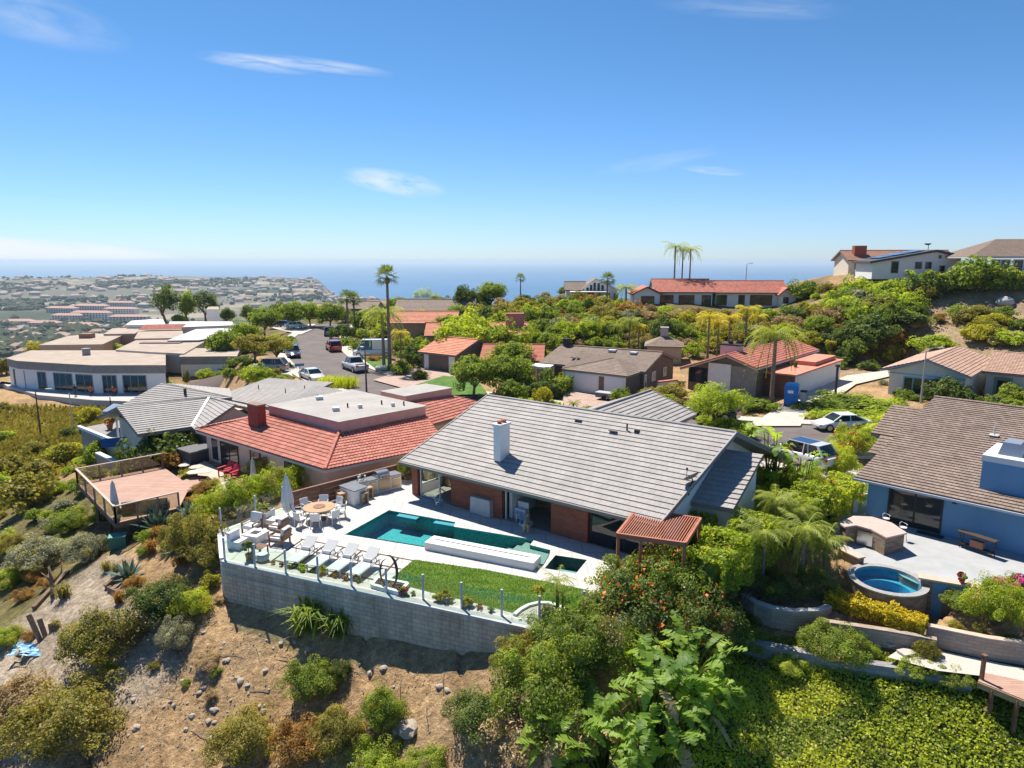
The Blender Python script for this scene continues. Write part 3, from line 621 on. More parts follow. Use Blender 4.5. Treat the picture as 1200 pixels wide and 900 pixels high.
def hedge_np(name,path,w,h,lm,leaf,dens,seed,label,cat='hedge',group=None,z=None,top=None,flowers=None):
 """Leaves over a box-like or mounded run of hedge; path of ground points (Vectors)."""
 q=np.random.RandomState(seed);cs,ds=[],[]
 L_=sum((path[i+1]-path[i]).length for i in range(len(path)-1))
 for i in range(len(path)-1):
  a,b=path[i],path[i+1];d=(b-a);l=d.length;n=int(dens*l*(w+2*h));d=d.normalized();s=Vector((-d.y,d.x,0))
  t=q.uniform(-.02,1.02,n);k=q.uniform(0,w+2*h,n)
  for j in range(n):
   lump=1+.14*math.sin(t[j]*l*2.1+seed)+.09*math.sin(t[j]*l*5.3+k[j])
   if k[j]<h:y,zz,nn=-w/2*lump,k[j]*lump,-s
   elif k[j]<h+w:y,zz,nn=(k[j]-h-w/2)*lump,h*lump,Vector((0,0,1))
   else:y,zz,nn=w/2*lump,(k[j]-h-w)*lump,s
   p=a.lerp(b,t[j])+s*y+Vector((0,0,zz));dep=q.uniform(-.14,.03);cs.append(p+nn*dep);ds.append(nn+Vector((0,0,.4)))
 cs,ds=np.array(cs),np.array(ds);v,f=leaves_np(cs,ds,np.full(len(cs),leaf),q,.55);tn=q.uniform(0,.5,len(f));mi=None;mats=[LV[lm]]
 for i in range(len(path)-1):
  a,b=path[i],path[i+1];d=(b-a).normalized();s=Vector((-d.y,d.x,0))*(w*.28)
  bx=np.array([a-s,a+s,b+s,b-s]+[p+Vector((0,0,h*.7))for p in(a-s,a+s,b+s,b-s)]);k=len(v);v=np.concatenate([v,bx]);nf=np.array([[4,5,6,7],[0,1,5,4],[1,2,6,5],[2,3,7,6],[3,0,4,7]])+k;f=np.concatenate([f,nf]);tn=np.concatenate([tn,np.full(5,-.1)])
 mi=np.zeros(len(f),int)
 if flowers:
  cols,share=flowers;pick=q.rand(len(cs))<share;mi[:len(cs)]=np.where(pick,1+q.randint(0,len(cols),len(cs)),0);mats+=[FLW[c]for c in cols]
 o=mesh_np(name,v,f,mats,tn,mi);return tag(o,label,cat,group)
# ---------------------------------------------------------------- the house by the pool
STUCCO=mat('white_stucco',(.74,.725,.69),.9,(.80,.785,.75),2,bump=.15,bscale=60)
GREYTRIM=mat('grey_trim',(.20,.19,.18),.6)
LTRIM=mat('pale_trim',(.56,.56,.545),.6)
DARKM=mat('dark_metal',(.035,.033,.032),.45,metal=.3)
WHITEP=mat('white_paint',(.78,.775,.76),.5)
GREYT=tile_mat('grey_roof_tiles',(.36,.333,.31),(.393,.365,.34),.33,.39,joint=.88,vary=1.25)
BRICK=tile_mat('red_brick',(.25,.085,.055),(.33,.12,.075),.42,.085,joint=.55,rough=.9)
GLASSD=mat('dark_glass',(.012,.016,.02),.04,spec=.8)
GLASSC=glass_mat('clear_glass',(.86,.93,.91),.92)
DECKM=tile_mat('pale_paving',(.53,.505,.465),(.555,.525,.485),1.2,1.2,joint=.78,rough=.8,vary=.6)
WOODBR=mat('brown_wood',(.16,.075,.045),.7,(.24,.12,.075),2,stretch=(1,1,8))
REDWOOD=mat('redwood',(.36,.125,.075),.7,(.44,.17,.105),3)
FLOORD=mat('interior_floor',(.26,.235,.20),.5,(.32,.29,.25),3)
u0=facing(-36.8);MH=Frame(P(483,579),u0)
def main_house():
 h=empty('pool_house',MH(8,-7,0),'long single storey house with pale grey tile roof and brick panels beside the pool','house')
 zE,zR=2.25,5.32
 eL,eR,rL,rR=MH(-.33,.65,zE),MH(17.0,.65,zE),MH(.55,-6.95,zR),MH(17.9,-6.95,zR);bL,bR=MH(1.4,-14.5,zE),MH(18.8,-14.5,zE)
 rf=MB();roof_slab(rf,[eL,eR,rR,rL],.2,0,.03);roof_slab(rf,[bR,bL,rL,rR],.2,0,.03)
 roof=rf.build('roof',GREYTRIM,h)
 tile_roof([eL,eR,rR,rL],'roof_tiles',GREYT,roof,.39,.045);tile_roof([bR,bL,rL,rR],'roof_tiles',GREYT,roof,.39,.045)
 t=MB();ridge_caps(t,rL+Vector((0,0,.02)),rR+Vector((0,0,.02)),.09);t.build('ridge_tiles',GREYT,roof);t=MB()
 for a,b in((eL,rL),(eR,rR),(rL,bL),(rR,bR)):t=MB();t.bar(a+Vector((0,0,.02)),b+Vector((0,0,.02)),.08,.09);t.build('rake_trim',GREYT,roof)
 g=MB();d=MH.n*.09;g.bar(eL+d-Vector((0,0,.06)),eR+d-Vector((0,0,.06)),.14,.13);g.build('gutter',GREYTRIM,roof)
 w=MB();w.prism([MH(.12,-13.4)[:2],MH(17.0,-13.4)[:2],MH(17.0,-13.6)[:2],MH(.12,-13.6)[:2]],0,2.4)
 zg=lambda o:zE+(zR-zE)*(1-abs(o+6.95)/7.6)-.24
 ow=[-.3,-6.95,-13.39]
 w.mesh([MH(16.8,o,0)for o in ow]+[MH(16.8,o,zg(o))for o in ow]+[MH(17.0,o,0)for o in ow]+[MH(17.0,o,zg(o))for o in ow],[(0,3,4,1),(1,4,5,2),(6,7,10,9),(7,8,11,10),(0,6,9,3),(2,5,11,8),(3,9,10,4),(4,10,11,5),(0,1,7,6),(1,2,8,7)])
 for o0,o1,z0,z1 in((-.32,-5.2,0,.5),(-5.2,-13.39,0,2.2)):MH.box(w,.12,.3,o0,o1,z0,z1)
 w.mesh([MH(.12,o,2.2)for o in ow]+[MH(.12,o,max(zg(o),2.21))for o in ow]+[MH(.3,o,2.2)for o in ow]+[MH(.3,o,max(zg(o),2.21))for o in ow],[(1,4,3,0),(2,5,4,1),(6,9,10,7),(7,10,11,8),(0,3,9,6),(5,2,8,11),(3,4,10,9),(4,5,11,10)])
 MH.box(w,7.3,7.5,-.5,-6.0,0,2.6);MH.box(w,12.6,12.8,-.5,-6,0,2.6);MH.box(w,.32,16.78,-6.02,-6.2,0,4.9)
 w.build('wall',STUCCO,h)
 for a0,a1 in((0,.5),(3.3,7.15),(10.48,12.75)):b=MB();MH.box(b,a0,a1,-.34,0,0,2.24);b.build('brick_panel',BRICK,h)
 f=MB();MH.box(f,.3,16.8,-6.0,-.01,-.1,.015);f.build('interior_floor',FLOORD,h)
 c=MB();MH.box(c,.31,16.79,-5.98,-.4,2.62,2.7);c.build('ceiling',mat('ceiling_wood',(.30,.22,.16),.8),h)
 bm=MB();MH.box(bm,.1,16.9,-.25,.03,2.08,2.2);bm.build('head_beam',DARKM,h)
 for a0,a1,n,gm in((.62,2.2,1,GLASSC),(12.85,16.7,2,GLASSD),(7.3,7.42,0,None)):
  m=MB();xs=[a0+(a1-a0)*k/max(n,1)for k in range(n+1)]
  for x in xs:MH.box(m,x,x+.08,-.2,-.12,.02,2.08)
  if n:MH.box(m,a0+.08,a1,-.2,-.12,.02,.09);MH.box(m,a0+.08,a1,-.2,-.12,2.0,2.078)
  fr=m.build('sliding_door',LTRIM if gm is not GLASSD else DARKM,h)
  if n:gl=MB();MH.box(gl,a0+.03,a1+.03,-.175,-.15,.06,2.05);gl.build('pane',gm,fr)
 m=MB();MH.box(m,.18,.26,-5.1,-.4,.5,.58);MH.box(m,.18,.26,-5.1,-.4,2.1,2.19)
 for o in(-.42,-2.0,-3.6,-5.08):MH.box(m,.175,.265,o-.08,o,.58,2.1)
 fr=m.build('window',LTRIM,h);gl=MB();MH.box(gl,.2,.22,-5.05,-.45,.55,2.12);gl.build('pane',GLASSC,fr)
 ch=MB();MH.box(ch,5.78,6.27,-1.92,-1.0,3.0,5.05);MH.box(ch,5.72,6.33,-1.98,-.94,5.05,5.2);cho=ch.build('chimney',STUCCO,h)
 for o in(-1.25,-1.68):p=MB();p.lathe(MH(6.02,o,5.2),[(.12,0),(.13,.06),(.17,.1),(.17,.16),(.1,.19)],14);p.build('chimney_pot',mat('clay',(.36,.13,.07),.8),cho)
 zr=lambda o:zE+(zR-zE)*(.65-o)/7.6
 v=MB()
 for a,o in((12.0,-5.6),):v.tube([MH(a,o,zr(o)-.05),MH(a,o,zr(o)+.45)],.05,8);v.build('vent_pipe',DARKM,roof);v=MB()
 MH.box(v,12.5,12.75,-5.75,-5.5,zr(-5.6),zr(-5.6)+.16);v.build('roof_vent',DARKM,roof)
 for a,o in((8.6,-5.8),(11.3,-5.3)):s=MB();s.box(MH(a,o,zr(o)+.05),(.5,.4,.06),M=Matrix.Rotation(MH.ang,4,'Z')@Matrix.Rotation(-.38,4,'X'));s.build('flat_vent',GREYTRIM,roof)
 a0,a1=17.04,19.15
 pts=[MH(a0,-3.1,2.3),MH(a1,-3.3,2.3),MH(a1,-7.8,4.1),MH(a0,-7.6,4.1)];rs=MB();roof_slab(rs,pts,.18,0,.03);lw=rs.build('lower_roof',GREYTRIM,h)
 tile_roof(pts,'roof_tiles',GREYT,lw,.39,.06)
 w2=MB();w2 .prism([MH(17.02,-3.6)[:2],MH(18.9,-3.75)[:2],MH(18.9,-7.6)[:2],MH(17.02,-7.6)[:2]],0,[2.25,2.25,3.75,3.75]);w2 .build('wing_wall',STUCCO,h)
 gl,gr_,gt,og,om=1.6,9.6,5.6,-22.3,-10.6
 q1,q2=[MH(gr_,og,2.4),MH(gr_,-14.3,2.4),MH(gt,om,3.9),MH(gt,og,3.9)],[MH(gl,-14.3,2.4),MH(gl,og,2.4),MH(gt,og,3.9),MH(gt,om,3.9)]
 q1=[MH(gr_,-14.2,2.4),MH(gr_,og,2.4),MH(gt,og,3.9),MH(gt,-12.0,3.9)]
 gm=MB();roof_slab(gm,q1,.18,0,.03);roof_slab(gm,q2,.18,0,.031);gr=gm.build('garage_roof',GREYTRIM,h)
 for q in(q1,q2):tile_roof(q,'roof_tiles',GREYT,gr,.39,.055)
 cap=MB();ridge_caps(cap,MH(gt,og,3.96),MH(gt,-11,3.96));cap.bar(q1[1]+Vector((0,0,.04)),q1[2]+Vector((0,0,.04)),.1,.08);cap.build('ridge_tiles',GREYT,gr)
 gw=MB();gw.mesh([MH(a,o,z)for o in(-13.8,og+.5)for a,z in((gl+.5,-.1),(gl+.5,2.35),(gt,3.65),(gr_-.5,2.35),(gr_-.5,-.1))],[(0,1,2,3,4),(9,8,7,6,5)]+[((i+1)%5,i,5+i,5+(i+1)%5)for i in range(5)]);gw.build('garage_wall',STUCCO,h)
 return h
HOUSE=main_house()
def satellite_dish():
 o=MH(17.25,-2.2,3.3);r=empty('satellite_dish',o,'round grey satellite dish on an arm at the right roof edge of the pool house','satellite dish')
 m=MB();c=o+Vector((.1,-.05,.55));n=Vector((-.35,.45,.75)).normalized();e1=n.orthogonal().normalized();e2=n.cross(e1);vs,fs=[],[];K=20
 for k,(rr,dz)in enumerate(((0.02,0),(.2,.02),(.36,.07),(.47,.13))):
  for j in range(K):a=6.2832*j/K;vs.append(c+(e1*math.cos(a)+e2*math.sin(a))*rr+n*dz)
 for k in range(3):
  for j in range(K):fs.append((k*K+j,k*K+(j+1)%K,(k+1)*K+(j+1)%K,(k+1)*K+j))
 fs.append(tuple(range(K)));m.mesh(vs,fs);d=m.build('reflector',mat('dish_grey',(.30,.30,.30),.5),r,True)
 a=MB();a.tube([c+n*.02,c-n*.15,o+Vector((0,0,.15)),o-Vector((0,0,.35))],.035,8);a.tube([c-e1*.42+n*.1,c+n*.5],.016,6);a.box(c+n*.52,(.09,.09,.12));a.build('mount_arm',DARKM,r)
satellite_dish()
def indoor_things():
 def sofa(name,a,o,rz,L_,dep,m,label,cat,arm=True):
  r=empty(name,MH(a,o,.02),label,cat,rz=MH.ang+rz);b=MB();r.rotation_euler=(0,0,0);F2=Frame(MH(a,o,.02),Vector((math.cos(MH.ang+rz),math.sin(MH.ang+rz),0)))
  F2 .box(b,-L_/2,L_/2,-dep/2,dep/2,.12,.42);b.build('seat',m,r)
  b=MB();F2 .box(b,-L_/2,L_/2,-dep/2,-dep/2+.2,.42,.85);b.build('backrest',m,r)
  for s in(-1,1):b=MB();F2 .box(b,s*(L_/2-.08)-.08,s*(L_/2-.08)+.08,-dep/2+.2,dep/2+.01,.42,.62);b.build('armrest',m,r)
  for s in(-1,1):
   for t in(-1,1):b=MB();F2 .box(b,s*L_*.42-.03,s*L_*.42+.03,t*dep*.4-.03,t*dep*.4+.03,0,.12);b.build('leg',DARKM,r)
 CH=mat('charcoal_fabric',(.05,.05,.055),.9);GF=mat('grey_fabric',(.33,.33,.33),.9)
 sofa('armchair',2.55,-2.0,2.2,.85,.85,GF,'grey upholstered armchair inside the glazed corner room','armchair')
 sofa('sofa',2.9,-4.6,0,2.2,.95,CH,'charcoal sofa behind the grey armchair in the corner room','sofa')
 sofa('sofa',9.0,-4.5,.3,2.2,.95,CH,'charcoal sofa in the open middle room','sofa')
 WF=mat('white_lacquer',(.75,.75,.74),.4)
 r=empty('media_console',MH(11.2,-2.6,.02),'low white console with a dark middle bay in the open room','console');b=MB()
 MH.box(b,10.5,11.0,-2.9,-2.4,.02,.7);MH.box(b,11.5,12.0,-2.9,-2.4,.02,.7);MH.box(b,10.5,12.0,-2.89,-2.41,.7,.76);b.build('cabinet',WF,r);b=MB();MH.box(b,11.0,11.5,-2.87,-2.43,.02,.7);b.build('fireplace',DARKM,r)
 r=empty('toy_kitchen',MH(7.95,-.75,.02),'white and blue play kitchen just inside the open doorway','toy');b=MB();MH.box(b,7.6,8.35,-1.0,-.6,.02,.62);MH.box(b,7.6,8.35,-1.0,-.92,.62,.95);b.build('cabinet',WF,r)
 b=MB();MH.box(b,7.66,7.95,-.6,-.58,.1,.5);MH.box(b,8.0,8.3,-.6,-.58,.1,.5);b.build('door',mat('toy_blue',(.25,.48,.75),.5),r)
 r=empty('play_stool',MH(8.05,-.28,.02),'small white child stool in front of the play kitchen','stool');b=MB();b.lathe(MH(8.05,-.28,.42),[(.16,0),(.17,.03),(.15,.05)],14);b.build('seat',WF,r)
 for k in range(3):a=2.1*k;b=MB();b.tube([MH(8.05,-.28,.42)+Vector((.08*math.cos(a),.08*math.sin(a),0)),MH(8.05,-.28,.0)+Vector((.17*math.cos(a),.17*math.sin(a),.015))],.022,6);b.build('leg',WF,r)
 b=MB();q=random.Random(4);c=MH(8.75,-.12,.02);b.lathe(c,[(.36,0),(.43,.07),(.40,.14),(.30,.16),(.26,.09),(.02,.08)],18)
 o=b.build('pet_bed',mat('pale_blue_cloth',(.36,.52,.74),.9,(.5,.65,.82),9),smooth=True);tag(o,'pale blue round pet bed in the open doorway behind the dog','pet bed')
indoor_things()
# ---------------------------------------------------------------- pool deck, wall, pool, lawn
def xy(pts,z=0):return[tuple(P(u,v,z)[:2])for u,v in pts]
POOL=[(455.8,597.8),(404,626.3),(496,641),(560,651),(626.5,661.5),(637,662.5),(644,650),(645,644.5),(621,638.5),(626,632.3),(531.7,617),(533.5,611.8)]
SPA=[(651,650.5),(688,656),(675,672),(638,666)]
LAWN=[(485,656),(567,667.5),(655,684.5),(690,692),(684,712),(670,721),(656,713),(643,708.5),(629,708.5),(617,712),(606,720),(560,707.5),(500,693),(455,681)]
WALL_L,WALL_R=P(262,656.5),P(604,731)
wd=(WALL_R-WALL_L).normalized();wnv=Vector((wd.y,-wd.x,0));WALL_R2=WALL_L+wd*18.6
DECK=[tuple((WALL_L+Vector((.02,.12,0)))[:2]),tuple((WALL_R2-wnv*.12)[:2]),tuple(MH(19.5,3.0)[:2]),tuple(MH(16.7,-.36)[:2]),tuple(MH(.3,-.36)[:2]),tuple(MH(-.3,-3.0)[:2]),tuple(MH(-3.0,-3.2)[:2])]+xy([(466,561),(344,590),(300,606),(258.5,621)])
def pool_deck():
 m=MB();m.poly_holes(DECK,[xy(POOL),xy(SPA)],0.0)
 n=len(DECK);a=sum(DECK[i][0]*DECK[(i+1)%n][1]-DECK[(i+1)%n][0]*DECK[i][1]for i in range(n));D=DECK if a>0 else DECK[::-1]
 for i in range(n):p,q=D[i],D[(i+1)%n];m.face(((*p,-.5),(*q,-.5),(*q,0),(*p,0)))
 tag(m.build('pool_deck',DECKM),kind='structure')
pool_deck()
def basin(name,poly,depth,zw,tile,wm,label,cat):
 r=empty(name,(*poly[0],0),label,cat);n=len(poly);m=MB();a=sum(poly[i][0]*poly[(i+1)%n][1]-poly[(i+1)%n][0]*poly[i][1]for i in range(n));Q=poly if a>0 else poly[::-1]
 for i in range(n):p,q=Q[(i+1)%n],Q[i];m.face(((*p,-depth),(*q,-depth),(*q,-.004),(*p,-.004)))
 m.poly_holes(Q,[],-depth);m.build('basin',tile,r)
 w=MB();w.poly_holes(Q,[],zw);w.build('water',wm,r);return r
def water_mat(name,tint,scale=7.0,st=.3):
 m=bpy.data.materials.new(name);m.use_nodes=True;nt=m.node_tree;L=nt.links.new;nt.nodes.remove(nt.nodes['Principled BSDF'])
 t=nt.nodes.new('ShaderNodeBsdfTransparent');t.inputs[0].default_value=(*tint,1);g=nt.nodes.new('ShaderNodeBsdfGlossy');g.inputs['Roughness'].default_value=.02
 fr=nt.nodes.new('ShaderNodeFresnel');fr.inputs[0].default_value=1.33;tcn=nt.nodes.new('ShaderNodeTexCoord');n=nt.nodes.new('ShaderNodeTexNoise');n.inputs['Scale'].default_value=scale;n.inputs['Detail'].default_value=3;L(tcn.outputs['Object'],n.inputs['Vector'])
 bp=nt.nodes.new('ShaderNodeBump');bp.inputs['Strength'].default_value=st;bp.inputs['Distance'].default_value=.1;L(n.outputs['Fac'],bp.inputs['Height']);L(bp.outputs[0],fr.inputs['Normal']);L(bp.outputs[0],g.inputs['Normal'])
 mx=nt.nodes.new('ShaderNodeMixShader');L(fr.outputs[0],mx.inputs[0]);L(t.outputs[0],mx.inputs[1]);L(g.outputs[0],mx.inputs[2]);L(mx.outputs[0],nt.nodes['Material Output'].inputs[0]);return m
def pool_tile():
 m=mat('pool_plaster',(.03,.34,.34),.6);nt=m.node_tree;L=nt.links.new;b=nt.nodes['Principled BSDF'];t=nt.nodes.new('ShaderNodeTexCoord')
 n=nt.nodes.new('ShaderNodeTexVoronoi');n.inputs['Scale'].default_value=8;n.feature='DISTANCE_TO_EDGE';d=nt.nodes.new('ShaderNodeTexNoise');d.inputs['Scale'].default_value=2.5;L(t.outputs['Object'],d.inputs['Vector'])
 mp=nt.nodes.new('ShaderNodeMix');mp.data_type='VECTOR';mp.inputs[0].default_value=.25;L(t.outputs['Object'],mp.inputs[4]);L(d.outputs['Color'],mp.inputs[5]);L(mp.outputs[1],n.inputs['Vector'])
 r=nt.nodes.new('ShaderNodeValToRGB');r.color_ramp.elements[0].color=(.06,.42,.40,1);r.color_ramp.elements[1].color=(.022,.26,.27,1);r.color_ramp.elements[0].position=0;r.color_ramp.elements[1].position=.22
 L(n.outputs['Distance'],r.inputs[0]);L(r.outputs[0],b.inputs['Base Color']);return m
PW=water_mat('pool_water',(.70,.93,.95))
PLR=basin('swimming_pool',xy(POOL),.95,-.1,pool_tile(),PW,'long turquoise pool with steps set into the pale deck','swimming pool')
def pool_parts():
 GT=mat('grey_green_plaster',(.27,.30,.25),.7,(.33,.36,.30),4);z=-.34
 m=MB()
 st=[[(589,655.2),(626.4,661.2),(636.6,662.3),(643.7,650),(644.5,645),(621,639),(625.5,633),(616,631.3)],[(579,653.6),(589,655.2),(616,631.3),(607,629.8)],[(569,652),(579,653.6),(607,629.8),(597,628.2)]]
 for k,pz in enumerate(st):m.prism(xy(pz),-.94,-.2-.2*k)
 m.build('pool_steps',GT,PLR)
 BT=mat('teal_tile',(.05,.30,.36),.4)
 for pz in([(468,600.7),(491.5,604.8),(487.5,607.6),(464.5,603.4)],[(510.5,609.0),(533.2,612.6),(531.5,615.6),(507.5,611.6)]):
  m=MB();m.prism(xy(pz),-.32,-.055);m.build('bench_ledge',BT,PLR)
 c=MB();pts=[P(u,v,-.05)for u,v in POOL]
 n=len(pts);cen=sum(pts,Vector())/n
 for i in range(n):
  a,b=pts[i],pts[(i+1)%n];d=(b-a).normalized();s=Vector((-d.y,d.x,0));s=s if(cen-a).dot(s)>0 else-s
  if(b-a).length>.05:c.face((a+s*.012-Vector((0,0,.16)),b+s*.012-Vector((0,0,.16)),b+s*.012+Vector((0,0,.046)),a+s*.012+Vector((0,0,.046))))
 c.build('waterline_tiles',mat('waterline',(.04,.065,.07),.4),PLR)
pool_parts()
SPAO=basin('spa',xy(SPA),.6,-.06,mat('spa_tile',(.05,.14,.14),.5,(.09,.2,.19),8),PW,'square dark tiled spa at the right end of the pool','spa')
m=MB();m.prism(xy([(657,660),(679,664.5),(675,671.7),(641,666.2)]),-.59,-.3);m.build('bench_ledge',mat('spa_bench',(.28,.44,.40),.5),SPAO)
def spillway():
 a,b=P(497.5,644),P(625,669.3);d=(b-a).normalized();s=Vector((-d.y,d.x,0));o=empty('spillway_wall',a,'low white raised spillway wall along the front edge of the pool','low wall')
 m=MB();q=[a,b,b+s*.95,a+s*.95];m.prism([tuple(p[:2])for p in q],.005,.4);m.build('body',mat('white_plaster',(.66,.65,.63),.7,(.70,.69,.67),2),o)
 m=MB();q=[a+d*.3+s*.52,b-d*.35+s*.52,b-d*.35+s*.60,a+d*.3+s*.60];m.prism([tuple(p[:2])for p in q],.395,.404);m.build('water_slot',DARKM,o)
spillway()
def lawn():
 m=MB();p=xy(LAWN);m.poly_holes(p,[],.012);g=mat('turf',(.06,.135,.018),.95,(.14,.21,.035),1.6,detail=8,spec=.1,bump=.8,bscale=45,stretch=(.5,1.6,1));o=m.build('lawn',g);tag(o,kind='structure')
 q=np.random.RandomState(5);pp=np.array(p);lo,hi=pp.min(0),pp.max(0);c=q.rand(26000,2)*(hi-lo)+lo;c=c[_inside_dist(c[:,0],c[:,1],p)==0];n=len(c)
 a=q.rand(n)*6.283;w=.012;hgt=q.uniform(.03,.06,n);dx,dy=np.cos(a)*w,np.sin(a)*w;tx,ty=q.normal(0,.02,n),q.normal(0,.02,n);z0=np.full(n,.012)
 v=np.stack([np.stack([c[:,0]-dx,c[:,1]-dy,z0],-1),np.stack([c[:,0]+dx,c[:,1]+dy,z0],-1),np.stack([c[:,0]+dx*.3+tx,c[:,1]+dy*.3+ty,z0+hgt],-1),np.stack([c[:,0]-dx*.3+tx,c[:,1]-dy*.3+ty,z0+hgt],-1)],1).reshape(-1,3)
 o=mesh_np('grass',v,np.arange(n*4).reshape(n,4),leaf_mat('leaf_turf',(.06,.14,.018),(.18,.28,.04),trans=.3),q.uniform(.05,.4,n));tag(o,'short green turf blades of the pool lawn',kind='stuff')
lawn()
CMU=tile_mat('block_wall',(.58,.455,.33),(.72,.575,.43),.42,.21,joint=.5,rough=.95,stain=(.50,.45,.42),streak=(1.6,1.6,.22))
CAPM=mat('grey_cap',(.42,.41,.40),.8,(.5,.49,.47),3)
def retaining_wall():
 r=empty('retaining_wall',WALL_L,'long grey concrete block retaining wall under the glass railing','retaining wall');m=MB();n=24
 a,b=WALL_L,WALL_R2;L_=(b-a).length
 for i in range(n):
  p,q=a+wd*L_*i/n,a+wd*L_*(i+1)/n;x0,x1=L_*i/n,L_*(i+1)/n
  m.face((p+wnv*.12-Vector((0,0,4.2)),q+wnv*.12-Vector((0,0,4.2)),q+wnv*.12-Vector((0,0,.075)),p+wnv*.12-Vector((0,0,.075))),0,((x0,-4.2),(x1,-4.2),(x1,0),(x0,0)))
 m.face((a-wnv*.14-Vector((0,0,4.2)),a+wnv*.12-Vector((0,0,4.2)),a+wnv*.12-Vector((0,0,.075)),a-wnv*.14-Vector((0,0,.075))))
 m.build('block_face',CMU,r)
 c=MB();c.prism([tuple((a+wnv*.16-wd*.03)[:2]),tuple((b+wnv*.16)[:2]),tuple((b-wnv*.14)[:2]),tuple((a-wnv*.14-wd*.03)[:2])],-.075,.02);c.build('coping',CAPM,r)
 g=MB();g.tube([a+wd*.2+wnv*.17-Vector((0,0,.62)),a+wd*6.3+wnv*.17-Vector((0,0,.66))],.02,6)
 g.build('conduit',CAPM,r)
 l=P(258.5,621);e=empty('side_wall',l,'narrow white side wall at the left edge of the deck','wall');m=MB();d=(WALL_L-l).normalized();s=Vector((d.y,-d.x,0));s=s if s.x<0 else-s
 m.prism([tuple(q[:2])for q in(l,WALL_L-d*.16,WALL_L-d*.16+s*.16,l+s*.16)],-4,.03);m.build('body',STUCCO,e)
 m=MB();m.prism([tuple(q[:2])for q in(l-d*.02-s*.02,WALL_L-d*.165-s*.02,WALL_L-d*.165+s*.18,l+s*.18-d*.02)],.03,.07);m.build('coping',LTRIM,e)
retaining_wall()
# ---------------------------------------------------------------- neighbouring houses
REDT=tile_mat('red_roof_tiles',(.45,.14,.095),(.59,.23,.165),.26,.36,joint=.72,vary=1.5)
TANT=tile_mat('tan_roof_tiles',(.44,.27,.19),(.54,.36,.27),.28,.36,joint=.75,vary=.8)
BRT=tile_mat('brown_roof_tiles',(.24,.175,.135),(.33,.255,.205),.34,.34,joint=.6,vary=1.4)
SHING=tile_mat('brown_shingles',(.22,.16,.125),(.29,.22,.17),.3,.2,joint=.75)
TANFLAT=mat('tan_flat_roof',(.34,.275,.22),.95,(.42,.345,.28),.5,bump=.2)
GREYFLAT=mat('grey_flat_roof',(.33,.31,.285),.95,(.40,.375,.345),.6,bump=.2)
PINK=mat('pink_stucco',(.50,.28,.24),.9,(.56,.33,.28),2)
CREAM=mat('cream_stucco',(.66,.58,.46),.9,(.72,.64,.52),2)
TANW=mat('tan_stucco',(.46,.36,.26),.9,(.52,.42,.31),2)
GREYW=mat('grey_stucco',(.24,.225,.205),.9,(.30,.28,.26),2)
BLUEW=mat('blue_stucco',(.125,.27,.44),.9,(.155,.315,.49),1.2,bump=.3,bscale=30,stretch=(1,1,.35),lo=.3,hi=.7)
PALEBL=mat('pale_blue_paint',(.60,.68,.74),.8)
BROWNW=mat('brown_siding',(.16,.12,.095),.8,(.20,.155,.12),3)
WIN=mat('window_glass',(.02,.03,.035),.06,spec=.8)
def plan(p):return[tuple(q[:2])for q in p]
def gable(h,fr,a0,a1,o0,o1,zE,zR,tile,wallm,z0=0,over=.5,og=.4,oR=None,zEb=None,corr=0,step=.045,course=.34,trim=None,name='roof',walls=True,wn='wall',front=True):
 """A gabled mass in frame fr: ridge along fr.u; o0 is the front eave, o1 the back eave."""
 oR=(o0+o1)/2 if oR is None else oR;zEb=zE if zEb is None else zEb
 eL,eR,rL,rR,bL,bR=fr(a0,o0,zE),fr(a1,o0,zE),fr(a0,oR,zR),fr(a1,oR,zR),fr(a0,o1,zEb),fr(a1,o1,zEb)
 m=MB();roof_slab(m,[eL,eR,rR,rL],.18,0,.03);roof_slab(m,[bR,bL,rL,rR],.18,0,.03);r=m.build(name,trim or GREYTRIM,h)
 tile_roof([eL,eR,rR,rL],'roof_tiles',tile,r,course,step,corr);tile_roof([bR,bL,rL,rR],'roof_tiles',tile,r,course,step,corr)
 c=MB();ridge_caps(c,rL+Vector((0,0,.05)),rR+Vector((0,0,.05)),.11);c.build('ridge_tiles',tile,r)
 if walls:
  w=MB();d=.26;sf=(zR-zE)/(o0-oR);sb=(zR-zEb)/(oR-o1);f,b=o0-over,o1+over
  prof=[(f,z0),(f,zE+over*sf-d),(oR,zR-d),(b,zEb+over*sb-d),(b,z0)];n=5
  A=[fr(a0+og,o,z)for o,z in prof];B=[fr(a1-og,o,z)for o,z in prof]
  w.mesh(A+B,[(4,3,2,1,0),(5,6,7,8,9)]+[(i,(i+1)%n,n+(i+1)%n,n+i)for i in range(n)]);w.build(wn,wallm,h)
 return r
def flat_mass(h,poly,z0,z1,wallm,roofm,par=.0,name='wall',fascia=None,fh=.9,ov=.0):
 """A flat-roofed mass: wall prism and a roof plate (with its own fascia band)."""
 w=MB();w.prism(poly,z0,z1-(fh if fascia else .06));w.build(name,wallm,h)
 cx,cy=sum(p[0]for p in poly)/len(poly),sum(p[1]for p in poly)/len(poly)
 grow=lambda p,k:(p[0]+(p[0]-cx)/math.hypot(p[0]-cx,p[1]-cy)*k,p[1]+(p[1]-cy)/math.hypot(p[0]-cx,p[1]-cy)*k)
 if fascia:f=MB();f.prism([grow(p,ov)for p in poly],z1-fh,z1-.06);f.build('fascia',fascia,h)
 r=MB();r.prism([grow(p,ov+.06)for p in poly],z1-.06,z1+.04);return r.build('flat_roof',roofm,h)
